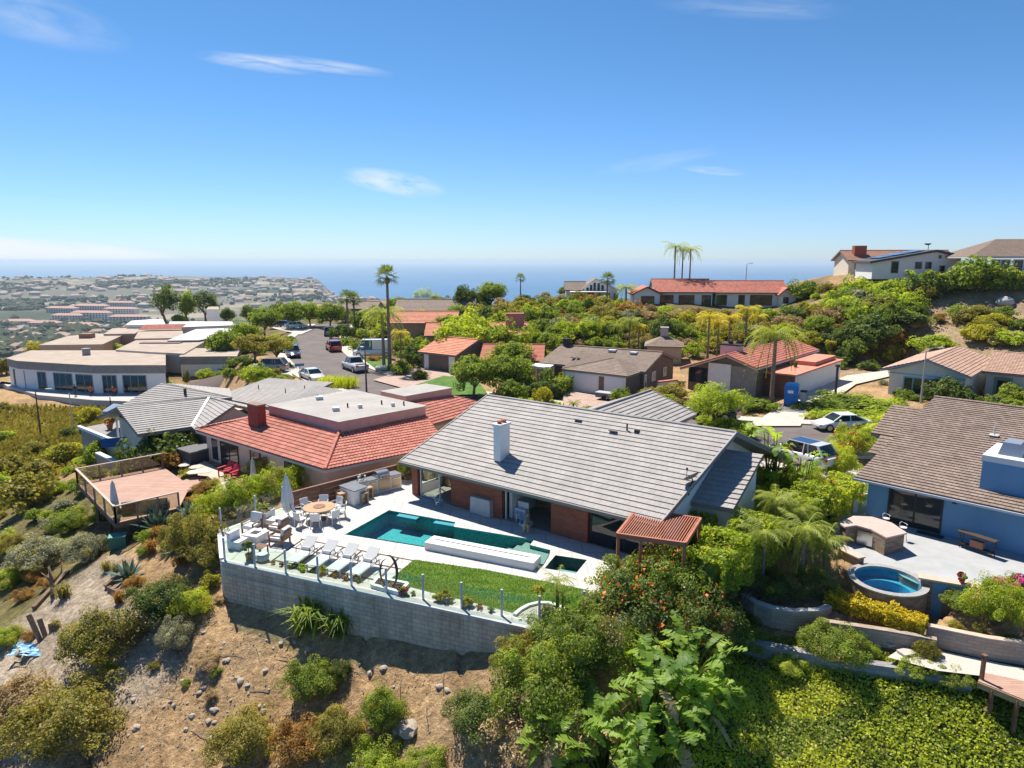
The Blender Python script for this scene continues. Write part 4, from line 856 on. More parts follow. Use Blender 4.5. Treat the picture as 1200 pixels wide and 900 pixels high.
def garage_door(h,fr,a0,a1,o,z1,m,rows=4,z0=.02):
 d=MB();k=(z1-z0)/rows
 for i in range(rows):fr.box(d,a0,a1,o+.005,o+.05,z0+k*i+.012,z0+k*(i+1)-.012)
 fr.box(d,a0,a1,o+.004,o+.03,z0,z1);return d.build('garage_door',m,h)
def roof_pipes(roof,pts,m,r=.06,hh=.4):
 for p in pts:t=MB();t.tube([p-Vector((0,0,.1)),p+Vector((0,0,hh))],r,8);t.build('vent_pipe',m,roof)
# --- blue house on the right
def blue_house():
 fr=Frame(P(1015,605,-.4),facing(-46));h=empty('blue_house',fr(6,-6,0),'blue stucco house with brown tile roof and blue chimney box beside the round spa','house')
 r=gable(h,fr,-.66,16.5,.6,-29.0,2.4,5.1,BRT,BLUEW,-.05,.6,.62,trim=mat('blue_trim',(.10,.16,.25),.6),step=.055,course=.36)
 for a0,o0,z0,o1,z1 in((-3.6,-10.8,2.5,-15.1,4.0),(-1.95,-5.4,2.42,-7.6,3.2)):
  p=[fr(a0,o0,z0),fr(-.7,o0,z0),fr(-.7,o1,z1),fr(a0,o1,z1)];m=MB();roof_slab(m,p,.18,0,.03);s=m.build('side_roof',GREYTRIM,h);tile_roof(p,'roof_tiles',BRT,s,.36,.055)
  w=MB();w.prism(plan([fr(a0+.4,o0-.4),fr(-.1,o0-.4),fr(-.1,o1),fr(a0+.4,o1)]),-.5,[z0-.62,z0-.62,z1-.72,z1-.72]);w.build('side_wall',BLUEW,h)
 c=MB();fr.box(c,5.15,12,-4.6,-1.15,2.3,4.3);ch=c.build('chimney',BLUEW,h);c=MB();fr.box(c,5.1,12.05,-4.65,-1.1,4.3,4.62);c.build('chimney_cap',mat('pale_cap',(.62,.63,.64),.6),ch)
 for a,o in((6.2,-2.6),(8.2,-2.6)):
  f=MB();q=[fr(a-.55,o-.8),fr(a+.55,o-.8),fr(a+.55,o+.8),fr(a-.55,o+.8)];q2=[fr(a-.38,o-.62),fr(a+.38,o-.62),fr(a+.38,o+.62),fr(a-.38,o+.62)]
  f.mesh([p+Vector((0,0,4.61))for p in q]+[p+Vector((0,0,5.3))for p in q2],[(3,2,1,0),(4,5,6,7),(0,1,5,4),(1,2,6,5),(2,3,7,6),(3,0,4,7)]);f.build('flue_cover',mat('flue_grey',(.25,.29,.35),.5,metal=.3),ch)
 g=MB();g.bar(fr(-.66,.66,2.3),fr(16.5,.66,2.3),.12,.12);g.build('gutter',mat('pale_gutter',(.42,.46,.52),.5),r)
 window(h,fr,1.1,3.85,.0,.05,2.12,DARKM,WIN,2,.09,'sliding_door')
 w=MB();fr.box(w,4.25,4.45,0,.12,1.95,2.1);w.build('wall_lamp',DARKM,h)
 roof_pipes(r,[fr(4.2,-8.6,4.2)],LTRIM,.05,.5);m=MB();m.box(fr(4.2,-8.6,4.18),(.5,.5,.05),fr.ang);m.build('pipe_flashing',LTRIM,r)
 return fr
BF=blue_house()
# --- red tiled house with the flat raised roof, left of the pool house
def red_house():
 zE,zB,zT,zf=1.5,2.65,3.35,-.86
 A,B,C=Vector((-24.6,51.6,zE)),Vector((-11.8,41.4,zE)),Vector((-4.6,47.4,zE));D,E=Vector((-9.5,57,zE)),Vector((-17.5,63.5,zE))
 a,b,c,d=Vector((-19,52.1,zB)),Vector((-12.1,46.5,zB)),Vector((-6.7,51.8,zB)),Vector((-14,58.6,zB))
 h=empty('red_tile_house',(-14,52,zf),'pink house with red barrel tile skirt roof and a grey flat roof in the middle','house')
 m=MB()
 for q in([A,B,b,a],[B,C,c,b],[C,D,d,c],[E,A,a,d]):roof_slab(m,q,.16,0,.05)
 r=m.build('roof',mat('pale_fascia',(.55,.47,.42),.7),h)
 for q in([A,B,b,a],[B,C,c,b],[C,D,d,c],[E,A,a,d]):tile_roof(q,'roof_tiles',REDT,r,.36,.05,.05,.27)
 cp=MB();ridge_caps(cp,B+Vector((0,0,.06)),b+Vector((0,0,.06)),.13);cp.build('hip_tiles',REDT,r)
 p=MB();q=plan([a,b,c,d]);p.prism(q,zB-.9,zT);p.build('parapet',PINK,h);cen=(a+b+c+d)/4
 p=MB();p.prism([tuple(Vector(x).lerp(Vector((cen.x,cen.y)),-.02))for x in q],zT,zT+.07);fl=p.build('flat_roof',GREYFLAT,h)
 def shrink(P4,k):ce=sum(P4,Vector())/len(P4);return plan([x.lerp(ce,k)for x in P4])
 w=MB();w.prism(shrink([A,B,C,D,E],.07),zf-.1,zE-.02+.05);w.build('wall',mat('pink_cream_stucco',(.56,.42,.33),.9,(.62,.48,.38),2),h)
 ch=MB();cp_=Vector((-19.3,50.4,0));ch.box(cp_+Vector((0,0,2.6)),(1.35,.7,2.4),R(-38.5));co=ch.build('chimney',mat('dark_red_brick',(.26,.055,.04),.9,(.32,.08,.055),5),h);ch=MB();ch.box(cp_+Vector((0,0,3.84)),(1.45,.8,.12),R(-38.5));ch.build('chimney_cap',mat('cap_brown',(.25,.16,.13),.8),co)
 for(x,y,s)in((-13.2,50.0,.5),(-11.6,51.0,.3),(-15.6,54.2,.55),(-9.2,51.6,.26)):v=MB();v.box((x,y,zT+.2),(s,s,.28),.4);v.build('roof_vent',LTRIM,fl)
 roof_pipes(fl,[Vector((-12.6,51.2,zT)),Vector((-10.2,52.3,zT)),Vector((-8.4,51.9,zT))],DARKM)
 ab=(B-A).normalized();fr=Frame(Vector((A.x,A.y,zf)),ab);n0=(shrink([A,B,C,D,E],.07)[0]);o0=fr.inv((*n0,0))[1]
 window(h,fr,1.3,2.4,o0-.0,.15,2.15,LTRIM,WIN,1,.07);window(h,fr,2.7,5.2,o0+.02,.05,2.2,DARKM,WIN,2,.07,'sliding_door');window(h,fr,11.2,13.4,o0+.1,.9,2.1,LTRIM,WIN,2,.07);window(h,fr,6.9,8.2,o0+.05,.8,2.1,DARKM,WIN,1,.07)
 q=[Vector((-11.5,58.7,0)),Vector((-9,56.4,0)),Vector((-5.4,60.2,0)),Vector((-8,62.3,0))]
 p=MB();p.prism(plan(q),zf,3.2);p.build('rear_parapet',PINK,h);p=MB();ce=sum(q,Vector())/4;p.prism(plan([x.lerp(ce,-.03)for x in q]),3.2,3.27);p.build('rear_flat_roof',GREYFLAT,h)
 z=lambda x,zz:Vector((x.x,x.y,zz));P1,P2=Vector((-6.4,54.4,1.3)),Vector((-1.6,60.8,1.3));P3=Vector((-5,66,1.3))
 m=MB();roof_slab(m,[P1,P2,z(q[2],2.6),z(q[1],2.6)],.16,0,.05);roof_slab(m,[P2,P3,z(q[3],2.6),z(q[2],2.6)],.16,0,.05);rr=m.build('rear_roof',GREYTRIM,h);tile_roof([P1,P2,z(q[2],2.6),z(q[1],2.6)],'roof_tiles',REDT,rr,.36,.05,.05,.27);tile_roof([P2,P3,z(q[3],2.6),z(q[2],2.6)],'roof_tiles',REDT,rr,.36,.05,.05,.27)
 w=MB();w.prism(plan([P1 .lerp(ce,.12),P2 .lerp(ce,.12),P3 .lerp(ce,.12),q[3],q[0]]),zf-.1,1.3);w.build('rear_wall',TANW,h)
red_house()
# --- grey tiled L-shaped house
def grey_house():
 zf=-1.6;h=empty('grey_tile_house',(-28,57,zf),'low L-shaped house with grey tile roofs and a terrace on the slope edge','house')
 V=lambda x,y,z:Vector((x,y,z));e=facing(37);f=V(-e.y,e.x,0)*-1
 r1L,r1R=V(-32.6,55.0,2.6),V(-26.8,59.3,2.6);e1L,e1R=V(-29.3,51.9,1.1),V(-26.2,54.3,1.1);g=V(-23.2,56.0,2.6);b1L=V(-36.2,58.2,1.1)
 eg=V(-20.9,58.9,1.2);bk=V(-24.4,62.2,1.2)
 m=MB();T=[]
 for q in([e1L,e1R,r1R,r1L],[e1R,V(-25.3,53.2,1.1),g,r1R],[eg,bk,r1R,g],[V(-30.2,62.5,1.1),b1L,r1L,r1R]):roof_slab(m,q,.2,0,.03);T.append(q)
 A1,A2,A3=V(-34.0,56.8,2.0),V(-25.6,61.2,2.15),V(-32.4,62.2,3.35);A4=V(-28,66.5,2.0)
 for q in([A1,A2,A3],[A2,A4,A3]):roof_slab(m,q,.18,0,.03);T.append(q)
 r=m.build('roof',GREYTRIM,h)
 for q in T:tile_roof(q,'roof_tiles',GREYT,r,.34,.05)
 v=MB();v.bar(r1R+V(0,0,.06),e1R+V(0,0,.07),.2,.04);v.build('valley_flashing',WHITEP,r);c=MB();ridge_caps(c,r1L,r1R);ridge_caps(c,r1R,g);ridge_caps(c,A3,A2);c.build('ridge_tiles',GREYT,r)
 roof_pipes(r,[V(-29.6,60.7,2.6)],DARKM,.13,.5)
 w=MB();w.prism(plan([V(-29.6,53.0,0),V(-26.3,55.3,0),V(-25.0,54.4,0),V(-21.9,57.6,0),V(-25,62,0),V(-30,64,0),V(-34.6,58.6,0)]),zf-.5,1.02);w.build('wall',mat('beige_stucco',(.50,.45,.36),.9,(.56,.50,.41),2),h)
 gw=MB();gw.mesh([V(-25.05,54.3,1.0),V(-22.0,57.5,1.0),V(-23.5,56.2,2.35),V(-25.6,54.9,1.0),V(-22.6,58.1,1.0),V(-24.1,56.8,2.35)],[(0,1,2),(3,5,4),(0,2,5,3),(1,4,5,2),(0,3,4,1)]);gw.build('gable_wall',mat('beige_stucco',(0,0,0)),h)
 fr=Frame((-25.05,54.3,zf),(3.05,3.2));window(h,fr,.9,3.6,.02,1.2,2.5,DARKM,WIN,2,.08)
 fr2=Frame((-29.6,53.0,zf),(3.3,2.3));window(h,fr2,.4,2.0,.02,.3,2.3,DARKM,WIN,2,.08,'sliding_door')
 for q,z in(([V(-30.5,68.5,.8),V(-22,62.8,.8),V(-19.4,73.0,1.5),V(-27.5,76,1.5)],1),([V(-22,62.3,.7),V(-13.2,62.6,.7),V(-13.6,66.6,1.2),V(-20.8,71.5,1.2)],1)):
  m=MB();roof_slab(m,q,.18,0,.03);rr=m.build('rear_roof',GREYTRIM,h);tile_roof(q,'roof_tiles',GREYT,rr,.34,.03)
  ce=sum(q,Vector())/4;w=MB();w.prism(plan([x.lerp(ce,.08)for x in q]),zf,[x.z-.2 for x in q]);w.build('rear_wall',TANW,h);roof_pipes(rr,[ce+V(1.5,-1,0),ce+V(-2,1,0),ce+V(3,.6,0)],DARKM,.05,.4)
 t=MB();zt=zf
 pts=[P(92,499,.2-1.2),P(137,517,.2-1.2),P(152,522,-1)]
 for i in range(2):t.bar(pts[i]+V(0,0,-.1),pts[i+1]+V(0,0,-.1),.3,.25)
 t.build('terrace_coping',PALEBL,h);t=MB()
 for i in range(2):t.prism(plan([pts[i]+V(.1,.1,0),pts[i+1]+V(.1,.1,0),pts[i+1]+V(3,3.5,0),pts[i]+V(3.5,6,0)]),-4.6,-1.25)
 t.build('terrace',GREYW,h)
 for k,(u,v)in enumerate(((148,512),(139,515))):p=P(u,v,-1.2);b=MB();b.tube([p,Vector((p.x,p.y,1.2))],.09,8);b.build('post',PALEBL,h)
 l0,l1=P(112,531,-2.3),P(144,546,-2.3);e_=empty('garden_wall',l0,'low grey wall with pale blue coping below the grey tile house','wall');t=MB();d=(l1-l0).normalized();s=V(-d.y,d.x,0)*.3;t.prism(plan([l0,l1,l1+s,l0+s]),-5.5,-2.35);t.build('body',GREYW,e_);t=MB();t.bar(l0+s/2,l1+s/2,.42,.12);t.build('coping',PALEBL,e_)
grey_house()
# --- flat roofed houses at the upper left
def flat_houses():
 zt,zb=-1.3,-5.7;V=Vector
 h=empty('flat_roof_house',(-66,108,zb),'wide white house with grey fascia and curved tan flat roof above the grassy slope','house')
 front=[P(u,v,zt)for u,v in((9,420),(22,423),(50,424.6),(80,426.3),(109,428),(150,428),(192.5,428))];back=[P(u,v,zt)for u,v in((192,412),(140,411),(37,411))]
 flat_mass(h,plan(front+back),zb-1,zt,mat('white_house_wall',(.76,.75,.73),.85),TANFLAT,fascia=GREYW,fh=1.25,ov=.25)
 for(u0,u1,pl)in((61,83,3),(87,107,2),(118,135,3),(142,170,3),(42,52,2),(14,27,2)):
  def at(u):
   for i in range(6):
    a,b=front[i],front[i+1];ua,ub=(9,22,50,80,109,150,192.5)[i:i+2]
    if ua<=u<=ub:return a.lerp(b,(u-ua)/(ub-ua))
  p,q=at(u0),at(u1);fr=Frame((p.x,p.y,zb),q-p);L_=(q-p).to_2d().length;window(h,fr,0,L_,-.05,.05,2.85,GREYW,WIN,pl,.1,'sliding_door',proud=.1)
 r=MB();c=P(101,412,zt+.6);r.lathe((c.x,c.y,zt),[(.62,0),(.62,1.0),(.7,1.02),(.7,1.15),(.1,1.2)],14);r.build('roof_flue',mat('flue_metal',(.22,.23,.25),.4,metal=.5),h)
 tp=[P(u,v,zb)for u,v in((0,447),(9,453),(45,463),(110,469),(170,471),(192,470),(192,464))]+[front[-1]+V((0,1,0)),front[3]+V((0,3,0)),front[0]+V((0,3,0)),front[0]+V((-6,2,0))]
 m=MB();m.prism(plan(tp),zb-1.6,zb+.02);m.build('terrace',mat('terrace_grey',(.44,.42,.40),.85),h)
 q=[P(u,v,-1.2)for u,v in((211,418),(277,417.5),(281,408),(220,408.5))];h2=empty('flat_roof_block',(q[0].x,q[0].y,zb),'grey and white flat roofed block with a reddish door behind the white garden wall','house')
 flat_mass(h2,plan(q),zb-.5,-1.2,STUCCO,TANFLAT,fascia=GREYW,fh=1.3,ov=.15);fr=Frame((q[0].x,q[0].y,zb),q[1]-q[0]);L_=(q[1]-q[0]).length
 d=MB();fr.box(d,L_*.72,L_*.93,.0,.12,.1,2.1);d.build('door',mat('reddish_door',(.20,.07,.04),.6),h2);d=MB();fr.box(d,L_*.66,L_*.97,.002,.09,.1,2.4);d.build('door_surround',GREYW,h2)
 w=empty('garden_wall',P(222,452,-4.4),'white sloping garden wall in front of the flat roofed block','wall');m=MB();a,b=P(222,455,-4.6),P(275,448,-4.2);m.prism(plan([a,b,b+V((.1,.3,0)),a+V((.1,.3,0))]),-7,[-3.7,-2.5,-2.5,-3.7]);m.build('body',WHITEP,w)
 rest=[([(46,404.5),(120,403.5),(144,392.5),(112,391),(80,394)],-1.9,3.2,TANW,'tan flat roofed house with a small square roof box behind the curved white house'),([(137,410),(176,412.5),(215,414.5),(238,401),(236,398),(160,399)],-1.0,3.4,CREAM,'cream house with a wide tan flat roof and a recessed skylight'),([(122,391.5),(158,391),(167,384),(132,385)],-1.5,3,TANW,'small tan flat roofed house left of the brown parapets'),([(158,397),(216,396),(212,385),(164,386)],-.8,3.2,mat('brown_parapet',(.30,.215,.175),.9),'brown flat roofed house with a strip of red tiles'),([(197,399),(233,398.5),(279,391),(277,384.5),(230,386)],-.6,3.4,mat('brown_parapet',(0,0,0)),'long brown parapet house with a pale grey roof behind'),([(148,380.5),(194,381),(190,373.5),(155,376)],-.6,3,STUCCO,'white membrane roofed building left of the dark pines'),([(196,384),(278,381),(270,377),(200,377)],-.4,3,STUCCO,'long white membrane roofed building under the row of pines'),([(243,378),(258,378),(256,365),(245,365)],2.2,6,STUCCO,'white two storey house between the pine trees')]
 for px,z,dz,wm,lab in rest:
  q=[P(u,v,z)for u,v in px]if z<2 else[PD(u,v,175+(378-v)*.8)*1 for u,v in px]
  if z>=2:q=[V((p.x,p.y,z))for p in q]
  e=empty('flat_roof_house',(q[0].x,q[0].y,z-dz),lab,'house');rf=flat_mass(e,plan(q),z-dz-2,z,wm,LTRIM if 'membrane' in lab or 'grey roof' in lab else TANFLAT,fascia=wm,fh=.5,ov=.2)
  cx,cy=sum(p.x for p in q)/len(q),sum(p.y for p in q)/len(q)
  if 'square roof box' in lab:p=P(102,393.5,z+.5);m=MB();m.box((p.x,p.y,z+.5),(2.4,2.0,1.0),.1);m.build('roof_box',mat('roof_box_red',(.33,.17,.12),.9),rf)
  if 'skylight' in lab:p=P(189,402.5,z);m=MB();m.box((p.x,p.y,z+.1),(7.5,1.6,.25),0);m.build('skylight',mat('skylight_brown',(.16,.09,.07),.5),rf)
  if 'red tiles' in lab:c0,c1=P(162,386.5,z+.4),P(212,385.5,z+.4);t=[c0,c1,c1+V((0,3,.9)),c0+V((0,3,.9))];tile_roof(t,'roof_tiles',REDT,e,.5,.08)
flat_houses()
# --- brown roofed house behind the pool house
def brown_house():
 fr=Frame((3.15,80.8,0),facing(-31.5));h=empty('brown_roof_house',fr(7,-5,0),'brown house with shingle roof, skylights and a white double garage','house');L_=13.4
 r=gable(h,fr,0,L_,0,-11.4,2.5,4.0,SHING,BROWNW,-.1,.6,.4,step=.03,course=.3)
 FL,FR,T=Vector((5.6,76.4,2.42)),Vector((12.3,71.4,2.42)),Vector((11.6,76.2,3.72));BR_,=(Vector((15.6,76.2,2.45)),);TL=fr(3.6,-4.2,3.62)
 m=MB();roof_slab(m,[FL,FR,T],.18,0,.03);roof_slab(m,[FR,BR_,T],.18,0,.031);roof_slab(m,[FL,T,TL],.18,0,.032);w=m.build('garage_roof',GREYTRIM,h)
 tile_roof([FL,FR,T],'roof_tiles',SHING,w,.3,.03);tile_roof([FR,BR_,T],'roof_tiles',SHING,w,.3,.03);tile_roof([FL,T,TL],'roof_tiles',SHING,w,.3,.03);c=MB();ridge_caps(c,FR,T,.09);ridge_caps(c,FL,T,.08);c.build('ridge_tiles',SHING,w)
 gw=MB();ins=lambda p,q:p.lerp(q,.06);ce=(FL+FR+BR_+fr(4,-3,2.4))/4;gw.prism(plan([ins(FL,ce),ins(FR,ce),ins(BR_,ce),fr(8,-2),fr(2,-2)]),-.1,2.3);gw.build('garage_wall',BROWNW,h)
 p0,p1=ins(FL,ce),ins(FR,ce);gf=Frame((p0 .x,p0 .y,0),p1-p0);W_=(p1-p0).to_2d().length
 b=MB();gf.box(b,.15,W_-.05,.003,.04,0,2.25);b.build('door_surround',STUCCO,h);garage_door(h,gf,.35,W_*.56,.04,2.05,WHITEP);garage_door(h,gf,W_*.68,W_-.3,.04,2.05,WHITEP);d=MB();gf.box(d,W_*.58,W_*.66,.04,.08,.02,2.05);d.build('door',BROWNW,h)
 zr=lambda o:2.5+1.5*(-o)/5.7
 for a,o,sx in((7.4,-4.9,.9),(10.2,-4.7,.8)):s=MB();s.box(fr(a,o,zr(o)+.12),(sx,.8,.2),fr.ang);s.build('skylight',LTRIM,r)
 s=MB();M_=Matrix.Rotation(fr.ang,4,'Z')@Matrix.Rotation(math.atan2(-1.5,5.7),4,'X')
 for k in(-.45,.25):s.box(fr(4.6+k,-1.7,zr(-1.7)+.12),(.4,2.4,.1),M=M_)
 s.build('long_skylight',LTRIM,r);c=MB();c.lathe(fr(.9,-5.7,3.6),[(.5,0),(.5,1.1),(.58,1.12),(.58,1.3),(.1,1.36)],10);c.build('chimney',DARKM,h)
 fr2=Frame(fr(L_-.4,0,0),-fr.n);window(h,fr2,3.2,4.4,.02,.9,2.0,WHITEP,WIN,2,.1);window(h,fr2,7,8.2,.02,.9,2.0,WHITEP,WIN,2,.1);window(h,fr2,.8,1.5,.02,.5,2.0,WHITEP,WIN,1,.12)
 e=empty('entry_pergola',P(637,452,0),'white flat entry pergola on posts left of the white garage','pergola');q=[P(u,v,2.2)for u,v in((619,430),(643,433),(650,429),(628,427.5))];t=MB();t.prism(plan(q),2.15,2.4);t.build('canopy',WHITEP,e)
 for p in q:b=MB();c_=p.lerp(sum(q,Vector())/4,.08);b.box((c_.x,c_.y,1.07),(.2,.2,2.15));b.build('post',WHITEP,e)
 c0=PD(777,411,96);e=empty('small_hip_house',(c0 .x,c0 .y,.3),'small hip roofed house with a square grey chimney behind the brown house','house');f2=Frame((c0 .x,c0 .y,.3),facing(-12));zE=14.5-.2
 E4=[f2(-2.6,1.5,2.4),f2(2.9,1.5,2.4),f2(2.9,-4,2.4),f2(-2.6,-4,2.4)];T_=f2(.2,-1.2,3.75);m=MB();[roof_slab(m,[E4[i],E4[(i+1)%4],T_],.15,0,.02+.001*i)for i in range(4)];rr=m.build('roof',GREYTRIM,e)
 for i in range(4):tile_roof([E4[i],E4[(i+1)%4],T_],'roof_tiles',SHING,rr,.35,.03)
 w=MB();w.prism(plan([f2(-2.2,1.1),f2(2.5,1.1),f2(2.5,-3.6),f2(-2.2,-3.6)]),-.5,2.65);w.build('wall',TANW,e);c=MB();c.box(f2(.1,-1.4,4.0),(1.05,1.05,1.5),f2 .ang);c.box(f2(.1,-1.4,4.8),(1.2,1.2,.12),f2 .ang);c.build('chimney',mat('stone_grey',(.42,.40,.38),.9),e)
brown_house()
# --- red tiled house with the tall brick wall, right of centre
def ridge_house():
 fr=Frame((23.5,73.5,0),facing(-41.3));h=empty('red_gable_house',fr(0,-9,0),'red gable roofed house with white side wall behind the blue portable toilet','house')
 f90=Frame(fr(0,0,0),-fr.n)
 D=19.6;rf,rb=fr(0,.5,4.5),fr(0,-D,4.5);lf,lb,qf,qb=fr(-5.4,.5,2.5),fr(-5.4,-D,2.5),fr(3.4,.5,3.35),fr(3.4,-D,3.35)
 m=MB();roof_slab(m,[lb,lf,rf,rb],.2,0,.04);roof_slab(m,[qf,qb,rb,rf],.2,0,.04);r=m.build('roof',mat('eave_white',(.62,.58,.52),.8),h);tile_roof([lb,lf,rf,rb],'roof_tiles',REDT,r,.4,.05,.05,.3);tile_roof([qf,qb,rb,rf],'roof_tiles',REDT,r,.4,.05,.05,.3)
 c=MB();ridge_caps(c,rf,rb,.14);ridge_caps(c,rf,lf,.13);ridge_caps(c,rf,qf,.13);c.build('ridge_tiles',REDT,r)
 w=MB();w.mesh([fr(a,o,z)for o in(-.6,-D+.4)for a,z in((-4.9,-.2),(-4.9,2.4),(0,4.2),(3.0,3.2),(3.0,-.2))],[(0,4,3,2,1),(5,6,7,8,9)]+[(i,(i+1)%5,5+(i+1)%5,5+i)for i in range(5)]);w.build('wall',BROWNW,h)
 w=MB();fr.box(w,-2.4,.2,-.62,-.35,-.1,3.3);w.build('white_panel',STUCCO,h);w=MB();fr.box(w,.2,3.0,-.61,-.5,-.1,3.2);w.build('grey_panel',GREYW,h)
 w=MB();fr.box(w,-4.8,-2.6,-.61,-.55,.9,2.6);w.build('window',WIN,h)
 c=MB();fr.box(c,-2.0,.2,-3.4,-2.3,3.2,5.15);ch=c.build('chimney',mat('pink_grey_stucco',(.58,.45,.42),.9),h);c=MB();fr.box(c,-2.08,.28,-3.48,-2.22,5.15,5.3);c.build('chimney_cap',DARKM,ch);c=MB();fr.box(c,-1.2,-.8,-3.0,-2.7,5.3,5.6);c.build('chimney_pot',DARKM,ch)
 q=[fr(3.05,-2.7),fr(6.3,-2.7),fr(6.5,-18),fr(3.05,-18)];w=MB();w.prism(plan(q),-.2,2.45);w.build('side_wall',STUCCO,h);w=MB();fr.box(w,-.2,6.32,-2.75,-2.5,-.1,2.44);w.build('brick_wall',tile_mat('dark_brick',(.15,.07,.05),(.19,.095,.07),.4,.1,joint=.7),h)
 q=[fr(2.9,-2.4),fr(6.55,-2.4),fr(6.75,-18.2),fr(2.9,-18.2)];w=MB();w.prism(plan(q),2.45,2.62);w.build('flat_roof',mat('red_flat_roof',(.56,.20,.13),.9,(.62,.26,.18),1),h);m=MB();fr.box(m,4.4,4.7,-8,-7.7,2.6,3.2);m.build('vent',DARKM,h)
 q=[fr(3.0,-10),fr(6.0,-10),fr(6.0,-17.5),fr(3.0,-17.5)];w=MB();w.prism(plan(q),2.62,3.1);w.build('raised_roof',mat('red_flat_roof',(0,0,0)),h)
 l=P(776,454,.2);e=empty('garden_wall',l,'low white garden wall with terracotta cap left of the steep red roof','wall');a,b=P(772,462,0),fr(-4.9,2.0);m=MB();d=(b-a).normalized();s=Vector((-d.y,d.x,0))*.3;m.prism(plan([a,b,b+s,a+s]),-.2,1.3);m.build('body',STUCCO,e);m=MB();m.bar(a+s/2+Vector((0,0,1.36)),b+s/2+Vector((0,0,1.36)),.5,.14);m.build('coping',REDT,e)
ridge_house()
# --- pale house with tan tiles, right
def tan_house():
 fr=Frame((44.2,71.8,0),facing(-43.3));h=empty('tan_tile_house',fr(3,-6,0),'pale house with tan tile gable roof and a blue framed window','house')
 D=15;rf,rb,lf,lb,qf,qb=fr(0,.5,4.2),fr(0,-D,4.2),fr(-4.3,.5,2.75),fr(-4.3,-D,2.75),fr(4.1,.5,2.8),fr(4.1,-D,2.8)
 m=MB();roof_slab(m,[lb,lf,rf,rb],.2,0,.04);roof_slab(m,[qf,qb,rb,rf],.2,0,.04);r=m.build('roof',mat('blue_grey_fascia',(.24,.32,.40),.7),h);tile_roof([lb,lf,rf,rb],'roof_tiles',TANT,r,.4,.05,.04,.3);tile_roof([qf,qb,rb,rf],'roof_tiles',TANT,r,.4,.05,.04,.3);c=MB();ridge_caps(c,rf,rb,.13);c.build('ridge_tiles',TANT,r)
 WL=mat('pale_blue_wall',(.55,.60,.58),.9,(.61,.65,.62),2);w=MB();w.mesh([fr(a,o,z)for o in(-.2,-D+.4)for a,z in((-3.6,-.2),(-3.6,2.6),(0,3.95),(3.5,2.65),(3.5,-.2))],[(0,4,3,2,1),(5,6,7,8,9)]+[(i,(i+1)%5,5+(i+1)%5,5+i)for i in range(5)]);w.build('wall',WL,h)
 window(h,fr,-2.2,.6,-.2,.25,2.1,mat('blue_frame',(.16,.42,.62),.5),WIN,3,.12)
 b=MB();fr.box(b,-3.65,3.55,-.2,-.14,2.3,2.42);b.build('belt_trim',mat('blue_frame',(0,0,0)),h)
 r2=gable(h,fr,4.15,26,-5.0,-17,2.75,4.3,TANT,WL,-.2,.8,.3,corr=.04,step=.05,course=.4,name='side_roof',wn='side_wall')
 window(h,fr,8.5,10.2,-5.75,.3,2.1,WHITEP,WIN,2,.12);window(h,fr,5.2,6.8,-5.75,.05,2.2,mat('green_door',(.20,.28,.25),.6),WIN,1,.3,'door')
tan_house()
